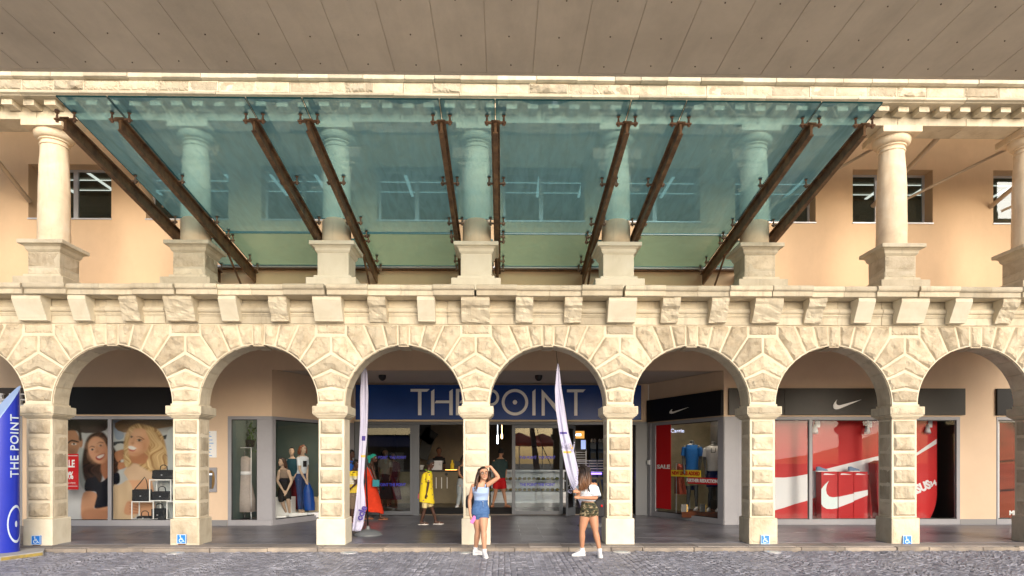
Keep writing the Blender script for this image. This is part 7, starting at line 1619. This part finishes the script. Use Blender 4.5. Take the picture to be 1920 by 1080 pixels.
for u, v, lb in ((1283,958,'dark price card with orange edge at the left of the platform'),(1318,958,'dark price card with orange edge between the white shoes')):
    Y = 17.35; p = at(u,v,Y); t = empty('price_card', (p.x,Y,.33), lb, 'card', 'dark price cards'); b = MB(); b.box(-.085,.085,-.01,.01,0,.20); b.build('card', M['black'], t); b = MB(); b.box(.06,.085,-.014,-.0105,0,.20); b.build('orange_edge', M['orange'], t)
# mannequin in the shop at the left edge
f = Fig(43, 17.1, .17, 'mannequin with black cap in yellow top and black shorts, window behind the blue pillar', 'mannequin', 'mannequin')
H = f.head = Head(f.P(42,838,0), .225, yaw=.3)
f.trunk([(42,848,.05,.05),(42,851,.13,.07),(42,858,.18,.11),(42,868,.17,.11),(42,882,.15,.10),(42,894,.16,.11),(42,902,.16,.11)])
f.arms = [dict(j=(f.P(32,856), f.P(29,876), f.P(30,896,-.1)), ts=1), dict(j=(f.P(52,856), f.P(55,876), f.P(54,896,-.1)), ts=-1)]
f.legs = [(f.P(38.5,900), f.P(38,935), f.P(38,965)), (f.P(47,900), f.P(47.5,935), f.P(48,965))]
f.body(M['manq'], .012); f.top('shirt', M['yellow'], 1, 6, .016, sleeves=[(0,0,.36,.02),(1,0,.36,.02)]); f.shorts('shorts', M['dark_cloth'], 5, .22, .02); b = MB(); skull_cap(b, H, low=.1, grow=.05, front=.2); b.tube([H.p(0,-.42,.2),H.p(0,-.62,.14)], [.05,.04], 8, True, flat=.3); o = b.build('cap', M['black'], f.root); remesh(o, .01, 2)
text('shirt_print', 'LA', .26, M['white'], f.P(42,876,-.15), parent=None, ext=.003, bold=.006, sx=.6).parent = f.root
for k in (0,1): foot(f, k, V(f.legs[k][2])+V((0,-.2,0)), M['black'], 'shoe')
# pale dress on a stand inside the narrow window
Y = 17.3; x = ax(459,Y); t = empty('dress_stand', (x,Y,.16), 'pale grey dress and white belt on a stand in the tall narrow window', 'dress')
b = MB(); b.loft([[(x+rx*math.cos(2*PI*k/18)*(1+.12*math.sin(5*2*PI*k/18)*(z<1.0)), Y+ry*math.sin(2*PI*k/18), z) for k in range(18)] for rx,ry,z in ((.27,.18,.35),(.24,.17,.7),(.17,.13,1.1),(.14,.10,1.35),(.18,.11,1.6),(.17,.09,1.72),(.06,.05,1.78))]); rel(b.build('dress', cloth('pale grey cloth', (.40,.35,.33)), smooth='all'), t)
b = MB(); b.loft([[(x+rx*math.cos(2*PI*k/18), Y+ry*math.sin(2*PI*k/18), z) for k in range(18)] for rx,ry,z in ((.155,.115,1.30),(.15,.11,1.39))]); rel(b.build('belt', M['soft_white'], smooth='all'), t)
b = MB(); b.tube([(x,Y,.16),(x,Y,1.9)], .018, 8); b.lathe([(.18,.161),(.18,.175),(.02,.19)], (x,Y,0), 20); rel(b.build('stand', M['black']), t)
b = MB(); b.tube([(x-.32,Y-.1,2.0),(x+.2,Y-.1,2.0)], .012, 8); b.tube([(x-.32,Y-.1,2.0),(x-.32,Y-.1,.16)], .012, 8); b.tube([(x+.2,Y-.1,2.0),(x+.2,Y-.1,.16)], .012, 8); tag(b.build('rail', M['alu'], smooth=True), 'thin metal rail crossing the tall narrow shop window', 'rail')
rnd = random.Random(21); b = MB()
for k in range(260):
    c = V((x-.02+rnd.gauss(0,.11), Y+.35+rnd.gauss(0,.08), 2.35+rnd.gauss(0,.20))); a_ = V((rnd.gauss(0,1),rnd.gauss(0,1),rnd.gauss(0,1))).normalized(); c_ = a_.cross(V((0,0,1))).normalized()
    b.add([c-a_*.05, c+c_*.02, c+a_*.05, c-c_*.02], [(0,1,2,3)])
t = empty('hanging_plant', (x,Y+.35,2.1), 'green leafy plant hanging at the top of the tall narrow window', 'plant'); rel(b.build('leaves', mat('green leaves', (.05,.13,.02), .5, var=.4, scale=9), fix=False), t); b = MB(); b.lathe([(.10,2.02),(.14,2.2),(.13,2.21),(.02,2.1)], (x,Y+.35,0), 16); b.tube([(x,Y+.35,2.2),(x,Y+.35,2.99)], .006, 5); rel(b.build('pot', M['black']), t)
